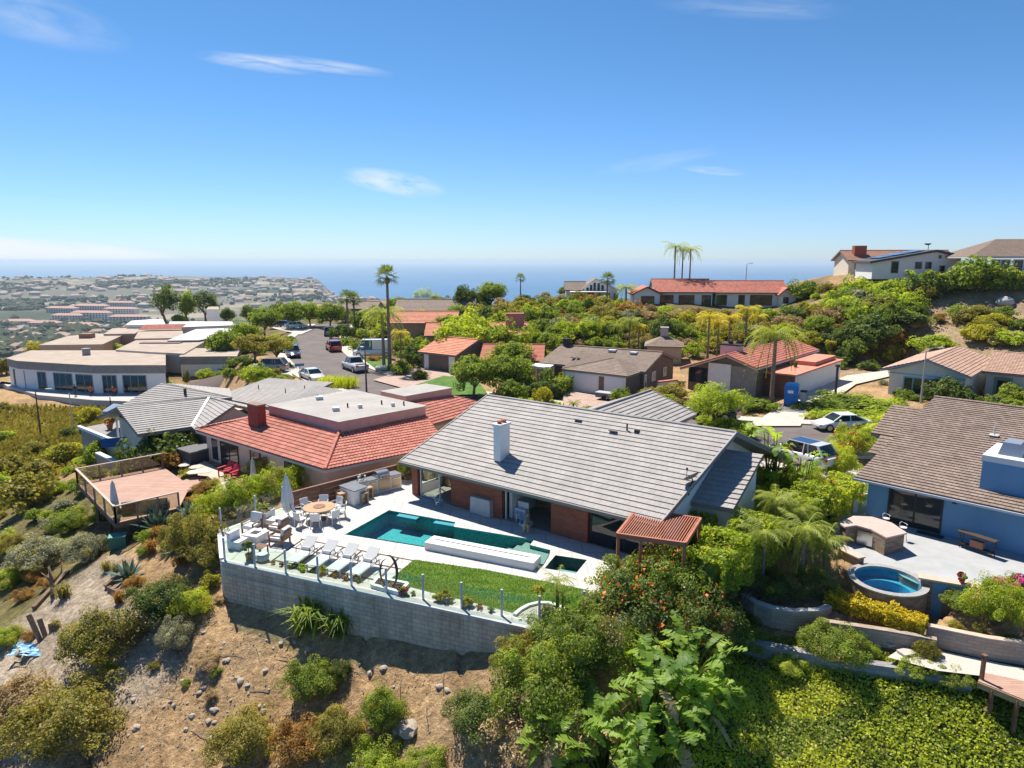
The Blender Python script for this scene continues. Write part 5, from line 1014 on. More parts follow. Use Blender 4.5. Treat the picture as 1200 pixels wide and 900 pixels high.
# --- houses on the hill
def hill_houses():
 zb=6.0;L0=P(740,357,zb)
 h=empty('red_roof_hill_house',(37,138,zb),'white hilltop house with long red tile roof under the three palms','house');fr=Frame((23.6,134,zb-.2),facing(-4))
 r=gable(h,fr,4.0,15.6,.6,-9.5,2.7,5.0,REDT,STUCCO,-.5,.7,.4,step=.06,course=.5,oR=-5.5);r=gable(h,fr,15.7,30,-.3,-9.2,2.6,4.7,REDT,STUCCO,-.5,.7,.4,step=.06,course=.5,oR=-5)
 p=Frame(fr(2.1,2.4,0),Vector((-fr.n)));
 g0=[fr(-.6,2.9,2.4),fr(-.6,-6,2.4),fr(2.4,-6,3.85),fr(2.4,2.9,3.85)];g1=[fr(5.3,-6,2.5),fr(5.3,2.9,2.5),fr(2.4,2.9,3.85),fr(2.4,-6,3.85)];m=MB();roof_slab(m,[g0[1],g0[0],g0[3],g0[2]],.2);roof_slab(m,[g1[1],g1[0],g1[3],g1[2]],.2);gr=m.build('gable_roof',mat('dark_red_fascia',(.30,.10,.07),.8),h)
 tile_roof([g0[1],g0[0],g0[3],g0[2]],'roof_tiles',REDT,gr,.5,.06);tile_roof([g1[1],g1[0],g1[3],g1[2]],'roof_tiles',REDT,gr,.5,.06)
 w=MB();w.mesh([fr(a,o,z)for o in(2.3,-5.5)for a,z in((0,-.6),(0,2.4),(2.4,3.55),(4.8,2.4),(4.8,-.6))],[(0,4,3,2,1),(5,6,7,8,9)]+[(i,(i+1)%5,5+(i+1)%5,5+i)for i in range(5)]);w.build('gable_wall',STUCCO,h)
 window(h,fr,1.3,3.8,2.3,.5,2.0,DARKM,WIN,1,.12)
 for a0,a1,o in((5.2,7.8,-.1),(8.8,11.8,-.1),(13.2,15.0,-.1),(16.2,18.2,-1.0),(20.4,21.6,-1.0),(22.6,26.8,-1.0)):window(h,fr,a0,a1,o,.1,2.1,DARKM,WIN,2,.1,'window')
 g2=Frame(fr(29,0,0),facing(-4));q0=[fr(27.4,.9,2.2),fr(27.4,-6,2.2),fr(29,-6,3.6),fr(29,.9,3.6)];q1=[fr(31.4,-6,2.2),fr(31.4,.9,2.2),fr(29,.9,3.6),fr(29,-6,3.6)];m=MB()
 for q in(q0,q1):roof_slab(m,[q[1],q[0],q[3],q[2]],.2)
 gr=m.build('gable_roof',mat('dark_red_fascia',(0,0,0)),h);[tile_roof([q[1],q[0],q[3],q[2]],'roof_tiles',REDT,gr,.5,.06)for q in(q0,q1)]
 w=MB();w.mesh([fr(a,o,z)for o in(.3,-5.5)for a,z in((27.7,-.5),(27.7,2.2),(29,3.35),(30.9,2.2),(30.9,-.5))],[(0,4,3,2,1),(5,6,7,8,9)]+[(i,(i+1)%5,5+(i+1)%5,5+i)for i in range(5)]);w.build('gable_wall',STUCCO,h);window(h,fr,28.5,29.5,.3,.6,1.8,DARKM,WIN,1,.1)
 c=MB();c.box(fr(6.6,0,1.6),(.5,.3,.8));c.build('wall_lamp',DARKM,h)
 zb=5.5;fr=Frame((12.6,159,zb-.3),facing(-3));h=empty('grey_gable_house',fr(6,-4,0),'white hilltop house with tall gable windows and brown grey roof by the round dark tree','house')
 gable(h,fr,-.5,4.6,0,-7,2.6,4.4,SHING,STUCCO,-.5,.6,.4,step=.05,course=.5)
 q0,q1=[fr(3.6,1.5,3.0),fr(3.6,-9,3.0),fr(6.6,-9,5.3),fr(6.6,1.5,5.3)],[fr(12.2,-9,2.6),fr(12.2,1.5,2.6),fr(6.6,1.5,5.3),fr(6.6,-9,5.3)];m=MB()
 for q in(q0,q1):roof_slab(m,[q[1],q[0],q[3],q[2]],.25)
 gr=m.build('gable_roof',LTRIM,h);[tile_roof([q[1],q[0],q[3],q[2]],'roof_tiles',SHING,gr,.5,.05)for q in(q0,q1)]
 w=MB();w.mesh([fr(a,o,z)for o in(.9,-8.5)for a,z in((4.0,-.5),(4.0,3.0),(6.6,4.95),(11.6,2.6),(11.6,-.5))],[(0,4,3,2,1),(5,6,7,8,9)]+[(i,(i+1)%5,5+(i+1)%5,5+i)for i in range(5)]);w.build('gable_wall',STUCCO,h)
 for a,zt in((4.5,3.3),(5.3,3.9),(6.1,4.4),(7.0,4.3),(7.9,3.9)):window(h,fr,a,a+.55,.92,2.35,zt-.1,DARKM,WIN,1,.06)
 for a in(4.6,6.7,8.8,10.6):window(h,fr,a,a+1.2,.92,.1,2.1,WHITEP,WIN,1,.12)
 e=empty('glass_patio_cover',fr(4,3,0),'white framed glazed patio cover in front of the tall gable windows','patio cover');m=MB();m.box(fr(5,3.0,2.35),(8.6,3.4,.16),fr.ang);m.build('canopy',WHITEP,e)
 for a in(.9,3.6,6.3,9.1):b=MB();fr.box(b,a-.1,a+.1,4.5,4.7,0,2.28);b.build('post',WHITEP,e)
 for k,a in enumerate((1.1,3.8)):b=MB();fr.box(b,a,a+2.3,4.56,4.6,.1,2.2);b.build('glass_panel',WIN,e)
 zb=12.4;fr=Frame((60.9,117,zb-.2),facing(-9));h=empty('white_crest_house',fr(7,-4,0),'white crest house with solar panels on a dark gable roof','house');f9=fr
 q0,q1=[fr(-.6,.6,2.2),fr(-.6,-9,2.2),fr(9.6,-9,4.1),fr(9.6,.6,4.1)],[fr(14.2,-9,3.1),fr(14.2,.6,3.1),fr(9.6,.6,4.1),fr(9.6,-9,4.1)];m=MB()
 for q in(q0,q1):roof_slab(m,[q[1],q[0],q[3],q[2]],.35)
 gr=m.build('roof',mat('dark_grey_roof',(.07,.07,.08),.8),h)
 for k in range(3):s=MB();M_=Matrix.Rotation(fr.ang,4,'Z')@Matrix.Rotation(-math.atan2(1.9,10.2),4,'Y');s.box(fr(2.6+2.4*k,-4.5,2.2+1.9*(3.2+2.4*k)/10.2+.16),(2.2,6.0,.07),M=M_);s.build('solar_panel',mat('solar',(.03,.05,.10),.12,spec=.9),gr)
 w=MB();w.mesh([fr(a,o,z)for o in(0,-8.5)for a,z in((0,-.8),(0,2.1),(9.6,3.75),(13.6,2.85),(13.6,-.8))],[(0,4,3,2,1),(5,6,7,8,9)]+[(i,(i+1)%5,5+(i+1)%5,5+i)for i in range(5)]);w.build('wall',STUCCO,h)
 for a0,a1,z0,z1 in((2.9,4.1,.2,2.2),(6.6,7.7,.9,2.1),(8.2,9.2,.9,2.1),(10.1,10.6,2.6,3.2),(10.4,11.3,.3,1.5)):window(h,fr,a0,a1,0,z0,z1,GREYW,WIN,1,.1)
 p=fr(9.2,-2,4.1);e=MB();e.tube([p,p+Vector((0,0,.9))],.05,6);e.lathe(p+Vector((-.2,-.1,.75)),[(.05,0),(.45,.12),(.5,.3)],10);e.build('dish',DARKM,gr)
 fr=Frame((66.5,131,zb),facing(-6));h=empty('brown_crest_house',fr(8,-4,0),'brown roofed crest house with a red brick chimney behind the solar roof','house');gable(h,fr,-3,17,0,-9,2.2,4.0,mat('brown_tile_far',(.30,.15,.10),.9,(.36,.20,.14),2),CREAM,-1,.7,.5,step=.06,course=.6)
 c=MB();fr.box(c,-1.2,1.0,-3.2,-1.8,2.5,4.9);c.build('chimney',mat('crest_brick',(.30,.09,.06),.9),h);window(h,fr,-1.6,.4,-.7,.3,1.9,WHITEP,WIN,2,.1)
 fr=Frame((71.2,107,zb+.1),facing(-10));h=empty('grey_crest_house',fr(8,-5,0),'dark grey crest house with broad brown roof and dormer at the right edge','house');
 eL,eR,rL,rR=fr(-.8,.8,2.6),fr(20,.8,2.6),fr(5.6,-6,5.4),fr(20,-6,5.4);bL=fr(-.8,-12,2.6);bR=fr(20,-12,2.6);m=MB();T=([eL,eR,rR,rL],[bL,eL,rL],[bR,bL,rL,rR])
 for k,q in enumerate(T):roof_slab(m,q,.2,0,.03+.001*k)
 gr=m.build('roof',LTRIM,h);[tile_roof(q,'roof_tiles',SHING,gr,.4,.04)for q in T]
 w=MB();w.prism(plan([fr(0,0),fr(19.5,0),fr(19.5,-11),fr(0,-11)]),-1,2.7);w.build('wall',mat('slate_wall',(.07,.10,.12),.8),h)
 for a0,a1 in((.3,1.9),(2.4,5.2),(5.5,8.4)):window(h,fr,a0,a1,0,.1,2.2,WHITEP,WIN,2,.14,'window')
 window(h,fr,11.5,14,0,.5,2.1,WHITEP,WIN,2,.14);d=MB();fr.box(d,9.8,12.6,-4,-1.2,3.4,5.3);d.build('dormer',LTRIM,h);f_=Frame(fr(9.8,-1.2,0),fr.u);window(h,f_,.4,2.3,.0,3.9,4.9,WHITEP,WIN,1,.1)
hill_houses()
# --- orange-roofed houses by the street
def street_houses():
 V=Vector;SAL=mat('salmon_wall',(.40,.235,.14),.9,(.46,.28,.18),2);ORT=tile_mat('orange_tiles',(.55,.20,.11),(.64,.28,.17),.3,.4,joint=.75)
 fr=Frame((-20.6,117,-.2),facing(-2));h=empty('terracotta_house',fr(4,-4,0),'two storey brown stucco house with orange tile roof behind the tall palm','house')
 gable(h,fr,-.8,7.0,.6,-7,4.2,5.9,ORT,SAL,-.4,.5,.4,step=.06,course=.5,oR=-3.5);gable(h,fr,6.0,11.4,1.6,-6,4.5,6.0,ORT,SAL,-.4,.5,.4,step=.06,course=.5,name='side_roof',wn='side_wall');window(h,fr,7.0,9.6,1.1,2.2,4.1,LTRIM,WIN,1,.15);window(h,fr,2,3.2,.1,1,2.2,DARKM,WIN,1,.1)
 fr=Frame((-12.0,91.5,0),facing(-36));h=empty('garage_house',fr(3,-5,0),'low house with sloping orange red roof beside the lawn','house');gable(h,fr,-.6,6.2,.5,-9,2.4,4.0,ORT,BROWNW,-.1,.5,.3,step=.05,course=.45);d=MB();fr.box(d,.2,1.0,-.0,.06,.0,2.1);d.build('door',WHITEP,h);d=MB();fr.box(d,4.6,5.6,0,.06,0,2.1);d.build('side_door',WHITEP,h)
 fr=Frame((-3.6,84.5,0),facing(-4));h=empty('terracotta_court_house',fr(3,-5,0),'wide house with dull red roofs and a pink chimney behind the green trees','house');gable(h,fr,-.5,7.6,.5,-9.5,2.3,3.7,mat('dull_red_roof',(.40,.145,.095),.9,(.46,.18,.12),3),TANW,-.1,.6,.4,step=.04,course=.45)
 s=MB();s.box(fr(4.6,-2.2,3.0),(1.1,.8,.2),fr.ang);s.build('skylight',WHITEP,h);fr2=Frame((-5,101,0),facing(3));gable(h,fr2,-8,7.6,.5,-10,3.6,5.0,ORT,SAL,-.1,.6,.4,step=.05,course=.45,name='rear_roof',wn='rear_wall');c=MB();fr2 .box(c,4.2,7.0,-4,-2.6,4,6.6);c.build('chimney',mat('pink_chimney',(.50,.20,.16),.9),h)
 p=PD(497,372,150);fr=Frame((p.x-7,150,.5),facing(-3));h=empty('grey_roof_house',fr(7,-4,0),'house with a plain grey brown roof between the far street trees','house');gable(h,fr,0,18,0,-11,2.5,5.4,SHING,TANW,-1,.6,.5,step=.04,course=.5)
 for(u,v,w,Y,lab)in((412,366,40,185,'grey roofed house beyond the end of the street'),(374,358,30,210,'pale house with pink roof beyond the street end'),(438,360,26,205,'tan roofed house behind the street palms')):
  p=PD(u,v,Y);z=gz(p.x,Y);fr=Frame((p.x-w/8,Y,max(z,p.z-4)),facing(-5));h=empty('street_end_house',fr(4,-4,0),lab,'house');gable(h,fr,0,w/4*1.2,0,-9,2.6,4.3,SHING if 'grey' in lab else mat('pink_far_roof',(.45,.27,.20),.9),TANW,-3,.5,.4,step=.05,course=.6)
street_houses()
# ---------------------------------------------------------------- street, drives, lawns
ASPH=mat('asphalt',(.115,.095,.088),.92,(.165,.14,.13),.35,detail=9,bump=.2,bscale=60)
CONC=mat('concrete',(.47,.415,.355),.9,(.56,.50,.43),.8,bump=.1,bscale=30)
PAVERS=tile_mat('brick_drive',(.40,.27,.21),(.46,.33,.27),.6,.3,joint=.8)
TURF=mat('front_turf',(.045,.12,.018),.95,(.11,.20,.03),.8,detail=8,bump=.6,bscale=20)
def spline(pts,n=12):
 out=[];p=[Vector((*q,0))for q in pts];p=[p[0]*2-p[1]]+p+[p[-1]*2-p[-2]]
 for i in range(1,len(p)-2):
  for k in range(n):
   t=k/n;a,b,c,d=p[i-1:i+3];out.append(.5*((2*b)+(c-a)*t+(2*a-5*b+4*c-d)*t*t+(3*b-a-3*c+d)*t**3))
 return out+[p[-2]]
ROADC=spline([(-41,158),(-39.5,146),(-37.6,132),(-34.3,117),(-28,99.5),(-20.2,85),(-11.5,74.5),(-1,66.5),(11,60.3),(23,56),(36,54),(52,54.5),(75,58)])
def strip(mb,path,o0,o1,z0,z1=None,mi=0):
 pr=None
 for i,p in enumerate(path):
  d=(path[min(i+1,len(path)-1)]-path[max(i-1,0)]).normalized();s=Vector((-d.y,d.x,0));a,b=p+s*o0+Vector((0,0,z0)),p+s*o1+Vector((0,0,z0 if z1 is None else z1))
  if pr:mb.face((pr[0],a,b,pr[1])if(a-pr[0]).cross(pr[1]-pr[0]).z>0 else(pr[1],b,a,pr[0]),mi)
  pr=(a,b)
m=MB();strip(m,ROADC,-4.2,4.2,.0);tag(m.build('road',ASPH),kind='structure')
for sg in(-1,1):
 m=MB();a,b=sorted((sg*4.2,sg*4.45));strip(m,ROADC,a,b,.12);strip(m,ROADC,sg*4.2,sg*4.199,-.02,.12);tag(m.build('kerb',CONC),kind='structure')
 m=MB();a,b=sorted((sg*4.45,sg*5.9));strip(m,ROADC,a,b,.116);strip(m,ROADC,sg*5.9,sg*5.9005,.116,-.1);tag(m.build('pavement',CONC),kind='structure')
def sheet(name,px,z,mt,kind='structure'):m=MB();m.poly_holes(xy(px,z),[],z);return tag(m.build(name,mt),kind=kind)
m=MB();m.lathe(P(928,518,.004),[(.42,0),(.42,.006)],20);tag(m.build('manhole_cover',mat('manhole',(.42,.38,.34),.8)),'round pale manhole cover in the asphalt in front of the white sedan','manhole cover')
sheet('driveway',[(872,499),(893,489),(914,476),(955,456),(992,440),(1040,434),(1042,441),(1003,450),(975,470),(944,487),(938,499)],.13,CONC)
sheet('driveway_apron',[(868,524),(960,526),(985,548),(950,580),(900,560)],.13,CONC)
sheet('driveway',[(660,457),(742,470),(735,484),(700,492),(660,490)],.13,PAVERS)
sheet('driveway',[(437,445),(470,435),(500,427),(532,440),(505,449),(470,454)],.14,PAVERS)
sheet('driveway',[(343,440),(336,425),(300,424),(285,438),(320,443)],.13,CONC)
sheet('driveway',[(352,392),(366,386),(340,379),(318,384)],.13,CONC)
sheet('driveway',[(400,397),(414,404),(428,421),(413,421),(404,408)],.14,CONC)
sheet('front_lawn',[(424,420),(452,419),(466,433),(447,437)],.15,TURF);sheet('front_lawn',[(484,452),(520,440),(560,446),(572,462),(528,463)],.15,TURF)
# ---------------------------------------------------------------- cars
TYRE=mat('tyre',(.015,.015,.016),.8);RIM=mat('alloy',(.5,.5,.5),.3,metal=.8);LAMPR=mat('tail_red',(.40,.015,.01),.3);LAMPW=mat('lamp_clear',(.7,.72,.72),.15);CARG=mat('car_glass',(.01,.013,.016),.03,spec=.9)
def paint(name,c):
 m=mat('paint_'+name,c,.22,spec=.5);m.node_tree.nodes['Principled BSDF'].inputs['Coat Weight'].default_value=.6;return m
def car(loc,ang,kind,pm,label,group=None,name='parked_car',cat='car'):
 K=dict(sedan=(4.85,1.84,1.42,.92,(1.25,2.0,3.3,4.25)),suv=(4.75,1.92,1.78,1.08,(1.2,1.85,4.1,4.6)),pickup=(5.7,2.0,1.88,1.15,(1.5,2.2,3.3,3.55)),van=(5.9,2.05,2.65,1.2,(.7,1.5,5.6,5.85)))[kind]
 L_,W_,Hh,belt,(w0,w1,w2,w3)=K;hw=W_/2
 r=empty(name,(0,0,0),label,cat,group)
 hood=belt-(.12 if kind=='sedan' else .06)
 st=[(0,.42,.62,.82),(.12,.28,hood-.22,.92),(.55,.24,hood-.08,.98),(w0,.24,belt-.02,1),(w2,.24,belt,1),(w3,.24,belt+.02,1),(L_-.25,.26,(belt+.02)if kind!='pickup' else belt-.05,.97),(L_,.42,belt-.16,.88)]
 vs,fs=[],[]
 for x,zb,zt,k in st:
  for y,z in((-.86,zb),(-1,zb+(zt-zb)*.35),(-.985,zb+(zt-zb)*.75),(-.88,zt),(.88,zt),(.985,zb+(zt-zb)*.75),(1,zb+(zt-zb)*.35),(.86,zb)):vs.append((x-L_/2,y*hw*k,z))
 n=8
 for i in range(len(st)-1):
  for j in range(n):fs.append((i*n+j,i*n+(j+1)%n,(i+1)*n+(j+1)%n,(i+1)*n+j))
 fs+=[tuple(range(n)),tuple(reversed(range((len(st)-1)*n,len(st)*n)))]
 fs=[tuple(reversed(f))for f in fs]
 b=MB();b.mesh(vs,fs);body=b.build('body',pm,r,True)
 for p in body.data.polygons:p.use_smooth=len(p.vertices)==4
 X=lambda x:x-L_/2
 g=MB();cs=[(w0,belt-.05,.90),(w1,Hh-.05,.74),(w2,Hh-.04,.74),(w3,belt-.02,.88)];vs=[]
 for x,z,k in cs:vs+=[(X(x),-k*hw,z),(X(x),k*hw,z)]
 vs+=[(X(w0),-.9*hw,belt-.1),(X(w0),.9*hw,belt-.1),(X(w3),-.9*hw,belt-.1),(X(w3),.9*hw,belt-.1)]
 g.mesh(vs,[(0,1,3,2),(2,3,5,4),(4,5,7,6),(8,0,2,4,6,10),(1,9,11,7,5,3)]);g.build('window',CARG,r)
 t=MB();rp=[(X(w1)-.06,-.76*hw),(X(w1)-.06,.76*hw),(X(w2)+.06,.76*hw),(X(w2)+.06,-.76*hw)];t.prism(rp,Hh-.05,Hh);t.build('roof',pm,r)
 for sg in(-1,1):
  s=lambda x,k,z:(X(x),sg*k*hw,z);xm=(w1+w2)/2+.1;PL=[(s(w0,.91,belt),s(w1,.755,Hh-.03),.07),(s(w2,.755,Hh-.03),s(w3,.89,belt),.11),(s(xm,.76,Hh-.03),s(xm,.92,belt),.06)]
  if kind in('suv','van'):PL.append((s(w2-.75,.76,Hh-.03),s(w2-.6,.92,belt),.06))
  for a,b_,w_ in PL:p=MB();p.bar(a,b_,w_);p.build('pillar',pm,r)
  if kind=='van':p=MB();p.box(s((w2+2.6)/2+.2,.86,(belt+Hh)/2-.05),(w2-2.9,.06,Hh-belt-.12));p.build('side_panel',pm,r)
  m_=MB();m_.box((X(w0+.5),sg*(hw+.08),belt+.08),(.12,.2,.14));m_.build('mirror',pm,r)
  h_=MB();h_.box((X(.16),sg*hw*.68,hood-.24),(.22,.36,.15));h_.build('headlight',LAMPW,r);h_=MB();h_.box((X(L_-.05),sg*hw*.72,belt-.2),(.16,.34,.2));h_.build('tail_light',LAMPR,r)
  for x in(.9,L_-.95):
   wr=.34 if kind=='sedan' else .4;w=MB();w.tube([(X(x),sg*(hw-.22),wr),(X(x),sg*(hw+.015),wr)],wr,18);wo=w.build('wheel',TYRE,r);w=MB();w.tube([(X(x),sg*(hw-.1),wr),(X(x),sg*(hw+.025),wr)],wr*.66,14);w.build('rim',RIM,wo)
 if kind=='pickup':bb=MB();bb.box((X(4.6),0,belt-.04),(1.75,W_*.76,.03));bb.build('bed',TYRE,r)
 r.location=loc;r.rotation_euler=(0,0,ang);return r
def on_px(u,v,z=0):return P(u,v,z)
SILVER,WHITE_P=paint('silver',(.55,.56,.58)),paint('white',(.78,.78,.77))
car(P(985.5,503,0),R(4),'sedan',WHITE_P,'white sedan parked on the street in front of the juniper covered bank',name='parked_car')
c=car(P(938,543,.14),R(-58),'suv',SILVER,'silver car with a dark glass roof on the apron behind the yellow green bush',name='parked_car');s=MB();s.box((.25,0,1.785),(1.6,1.25,.02));o=s.build('sunroof',mat('sunroof_glass',(.02,.05,.12),.05,spec=.9),None);o.parent=c
car(P(366,445,0),R(128),'sedan',paint('pearl',(.68,.68,.66)),'white sedan parked beside the blue street sign')
car(P(416,434,0),R(-57),'pickup',SILVER,'silver white pickup parked by the small front lawn',name='pickup_truck',cat='pickup')
car(P(391,411,0),R(-65),'suv',paint('red',(.32,.03,.03)),'red SUV parked on the street above the pickup',name='parked_car')
car(P(343.5,418,0),R(112),'suv',paint('navy',(.035,.06,.11)),'dark blue SUV parked facing downhill at the left kerb',name='parked_car')
car(P(386,393,0),R(-76),'suv',paint('slate',(.10,.16,.24)),'slate blue SUV at the far top of the street',name='parked_car')
car(P(347,384.5,.14),R(170),'sedan',WHITE_P,'white car on the far drive below the dark trees',name='parked_car')
car(P(334,383,.14),R(170),'sedan',paint('black',(.02,.02,.025)),'black car behind the white one on the far drive',name='parked_car')
car(P(437,418,.15),R(8),'van',WHITE_P,'tall white camper van behind the two tall palms',name='camper_van',cat='van')
car(P(316,435,.14),R(0),'suv',paint('tan',(.40,.33,.25)),'tan SUV half hidden under the branching tree',name='parked_car')
car(P(836,490,.14),R(-36),'suv',paint('black',(.02,.02,.025)),'dark SUV under the pepper tree by the garage',name='parked_car')
g=P(709,468,.14);r=empty('covered_trailer',g,'low dark blue trailer with a flat grey cover beside the white garage door','trailer');f=Frame(g,facing(-34));m=MB();f.box(m,-.9,.9,-.5,.5,.25,.7);m.build('body',paint('navy',(.035,.06,.11)),r);m=MB();f.box(m,-.95,.95,-.55,.55,.7,.78);m.build('cover',mat('cover_grey',(.40,.41,.43),.7),r)
for s_ in(-1,1):w=MB();w.tube([f(.1,s_*.45,.25),f(.1,s_*.6,.25)],.25,14);w.build('wheel',TYRE,r)
# ---------------------------------------------------------------- poles, signs, toilet
POLE=mat('galvanised',(.42,.42,.41),.5,metal=.4);POLED=mat('dark_pole',(.10,.075,.055),.8)
def lamp(base,h,arm,ang,m,label,name='street_lamp',cat='street lamp'):
 r=empty(name,base,label,cat);b=Vector(base);d=Vector((math.cos(ang),math.sin(ang),0));t=MB();t.tube([b-Vector((0,0,.3)),b+Vector((0,0,h*.5)),b+Vector((0,0,h))],[.11,.09,.06],8);t.build('pole',m,r)
 t=MB();t.tube([b+Vector((0,0,h-.05)),b+d*arm*.5+Vector((0,0,h+.3)),b+d*arm+Vector((0,0,h+.3))],.045,6);t.build('arm',m,r);t=MB();t.box(b+d*(arm+.3)+Vector((0,0,h+.27)),(.7,.26,.14),ang);t.build('lamp_head',mat('lamp_head',(.55,.55,.54),.5),r)
lamp(P(1079,471,.1),5.3,1.6,.3,POLE,'grey street lamp in front of the tan tiled house');lamp(P(429.5,458,.1),4.6,.5,2.2,POLED,'dark slim street lamp at the near right kerb below the pickup')
g=G(48,511);lamp(g,5.6,1.2,.2,POLED,'dark lamp post with a curved arm on the grassy slope')
lamp(PD(874,330,140),3.4,.8,.4,POLE,'thin street lamp on the ridge right of the red hilltop roof')
g=G(86,503);r=empty('flag_pole',g,'pale thin flag pole on the grassy slope','pole');t=MB();t.tube([g-Vector((0,0,.3)),g+Vector((0,0,4.6))],.06,8);t.build('shaft',LTRIM,r);t=MB();t.lathe(g+Vector((0,0,4.6)),[(.02,0),(.1,.06),(.02,.15)],8);t.build('finial',LTRIM,r)
g=P(978.5,467,.1);r=empty('utility_pole',g,'dark wooden pole beside the white boundary wall of the red gable house','pole');t=MB();t.tube([g,g+Vector((0,0,3.6))],.13,8);t.build('shaft',POLED,r);t=MB();t.box(g+Vector((0,0,3.5)),(.4,.3,.3));t.build('cap_box',POLED,r)
g=P(352,449,.1);r=empty('street_sign',g,'blue street name sign on a pole by the white sedan','sign');t=MB();t.tube([g,g+Vector((0,0,2.1))],.05,8);t.build('post',POLE,r);t=MB();t.box(g+Vector((0,0,2.2)),(1.1,.05,.3),.5);t.build('sign_plate',mat('sign_blue',(.02,.20,.42),.5),r)
def toilet():
 b=P(926,476.5,.13);r=empty('portable_toilet',b,'blue portable toilet standing on the concrete drive','portable toilet');f=Frame(b,facing(-28));BL=mat('toilet_blue',(.01,.17,.55),.45);m=MB();f.box(m,-.6,.6,-1.15,0,.1,2.1);m.build('cabin',BL,r)
 m=MB();f.box(m,-.66,.66,-1.2,.06,0,.1);m.build('skid',mat('toilet_dark',(.05,.06,.08),.6),r)
 m=MB();q=[f(-.64,.05),f(.64,.05),f(.64,-1.2),f(-.64,-1.2)];lo=[p+Vector((0,0,2.1))for p in q];hi=[p.lerp(f(0,-.57),.35)+Vector((0,0,2.32))for p in q];m.mesh(lo+hi,[(3,2,1,0),(4,5,6,7)]+[(i,(i+1)%4,4+(i+1)%4,4+i)for i in range(4)]);m.build('roof',mat('toilet_light',(.05,.30,.68),.4),r)
 m=MB();f.box(m,-.42,.42,.0,.04,.16,1.95);d=m.build('door',BL,r);m=MB();f.box(m,.3,.36,.04,.08,.9,1.1);m.build('handle',TYRE,d);m=MB();f.box(m,-.32,.2,.042,.05,1.35,1.65);m.build('notice',WHITEP,d);m=MB();f.box(m,.602,.612,-.8,-.4,1.2,1.5);m.build('notice',WHITEP,r)
 for a in(-.6,.6):m=MB();m.tube([f(a,0,.1),f(a,0,2.1)],.04,6);m.build('corner_post',BL,r)
 e=empty('wash_station',f(1.15,-.6,0),'grey hand wash station standing behind the blue portable toilet','wash station');m=MB();f.box(m,.85,1.35,-.9,-.35,0,1.5);m.build('tank',mat('wash_grey',(.45,.45,.44),.6),e);m=MB();f.box(m,.8,1.4,-.95,-.3,1.5,1.62);m.build('lid',TYRE,e)
toilet()
m=MB();q=random.Random(3);c=P(448,434,.1);m.lathe(c,[(.2,-.1),(.9,0),(1.0,.35),(.7,.6),(.2,.68)],10);o=m.build('boulder',mat('boulder',(.42,.39,.35),.9,(.52,.49,.45),3),smooth=True);tag(o,'grey boulder on the front lawn beside the tall palms','boulder')
# ---------------------------------------------------------------- things on the pool deck
WHT=mat('white_powdercoat',(.66,.66,.65),.45);CUSH=mat('white_cushion',(.64,.63,.61),.95);TEAK=mat('teak',(.36,.22,.12),.6,(.46,.30,.17),2,stretch=(1,10,1));BRW=mat('dark_teak',(.20,.10,.06),.6,(.27,.15,.09),3);STEEL=mat('steel',(.55,.55,.55),.25,metal=.9);GLR=glass_mat('rail_glass',(.84,.93,.89),.97);SLAB=mat('dark_counter',(.16,.17,.18),.35,(.22,.23,.24),6);ALU=mat('rail_post',(.42,.48,.55),.4,metal=.3)
V3=Vector
def cyl(c,r,z0,z1,m,name,par,n=14,r1=None):b=MB();b.tube([V3((c[0],c[1],z0)),V3((c[0],c[1],z1))],[r,r if r1 is None else r1],n);return b.build(name,m,par)
def railing(px,label,h=1.15,post=ALU,panel=GLR):
 p=[P(u,v,.02)for u,v in px];r=empty('glass_railing',p[0],label,'railing')
 for q in p:b=MB();b.tube([q-V3((0,0,.02)),q+V3((0,0,h))],.055,10);b.build('post',post,r)
 for a,b_ in zip(p,p[1:]):
  d=(b_-a).normalized();s=V3((-d.y,d.x,0))*.006;a,b_=a+d*.09,b_-d*.09;m=MB();m.prism(plan([a-s,b_-s,b_+s,a+s]),.08,h-.1);m.build('glass_panel',panel,r)
railing([(263.5,656),(299,664),(335,671),(373,679),(412,686),(453,694),(496,702),(541,712),(588,721),(632,729),(684,723)],'clear glass railing with grey posts along the top of the block wall')
railing([(259.5,622),(300,606),(332,595)],'clear glass railing on the hedge side of the lounge corner',1.3)
def wood_fence():
 a,b=P(344,577.5,1.1),P(464,546,1.1);a.z=b.z=0;r=empty('wood_fence',a,'brown horizontal board fence behind the outdoor kitchen','fence');d=(b-a).normalized();L_=(b-a).length;f=Frame(a,d)
 for k in range(5):x=L_*k/4;m=MB();f.box(m,x-.06,x+.06,-.1,0.02,-.9,1.12);m.build('post',WOODBR,r)
 for k in range(4):
  m=MB()
  for j in range(7):f.box(m,L_*k/4+.065,L_*(k+1)/4-.065,-.05,-.01,-.8+j*.27,-.8+j*.27+.25)
  m.build('board_panel',WOODBR,r)
 m=MB();f.box(m,-.05,L_+.05,-.13,.05,1.125,1.17);m.build('top_rail',WOODBR,r)
wood_fence()
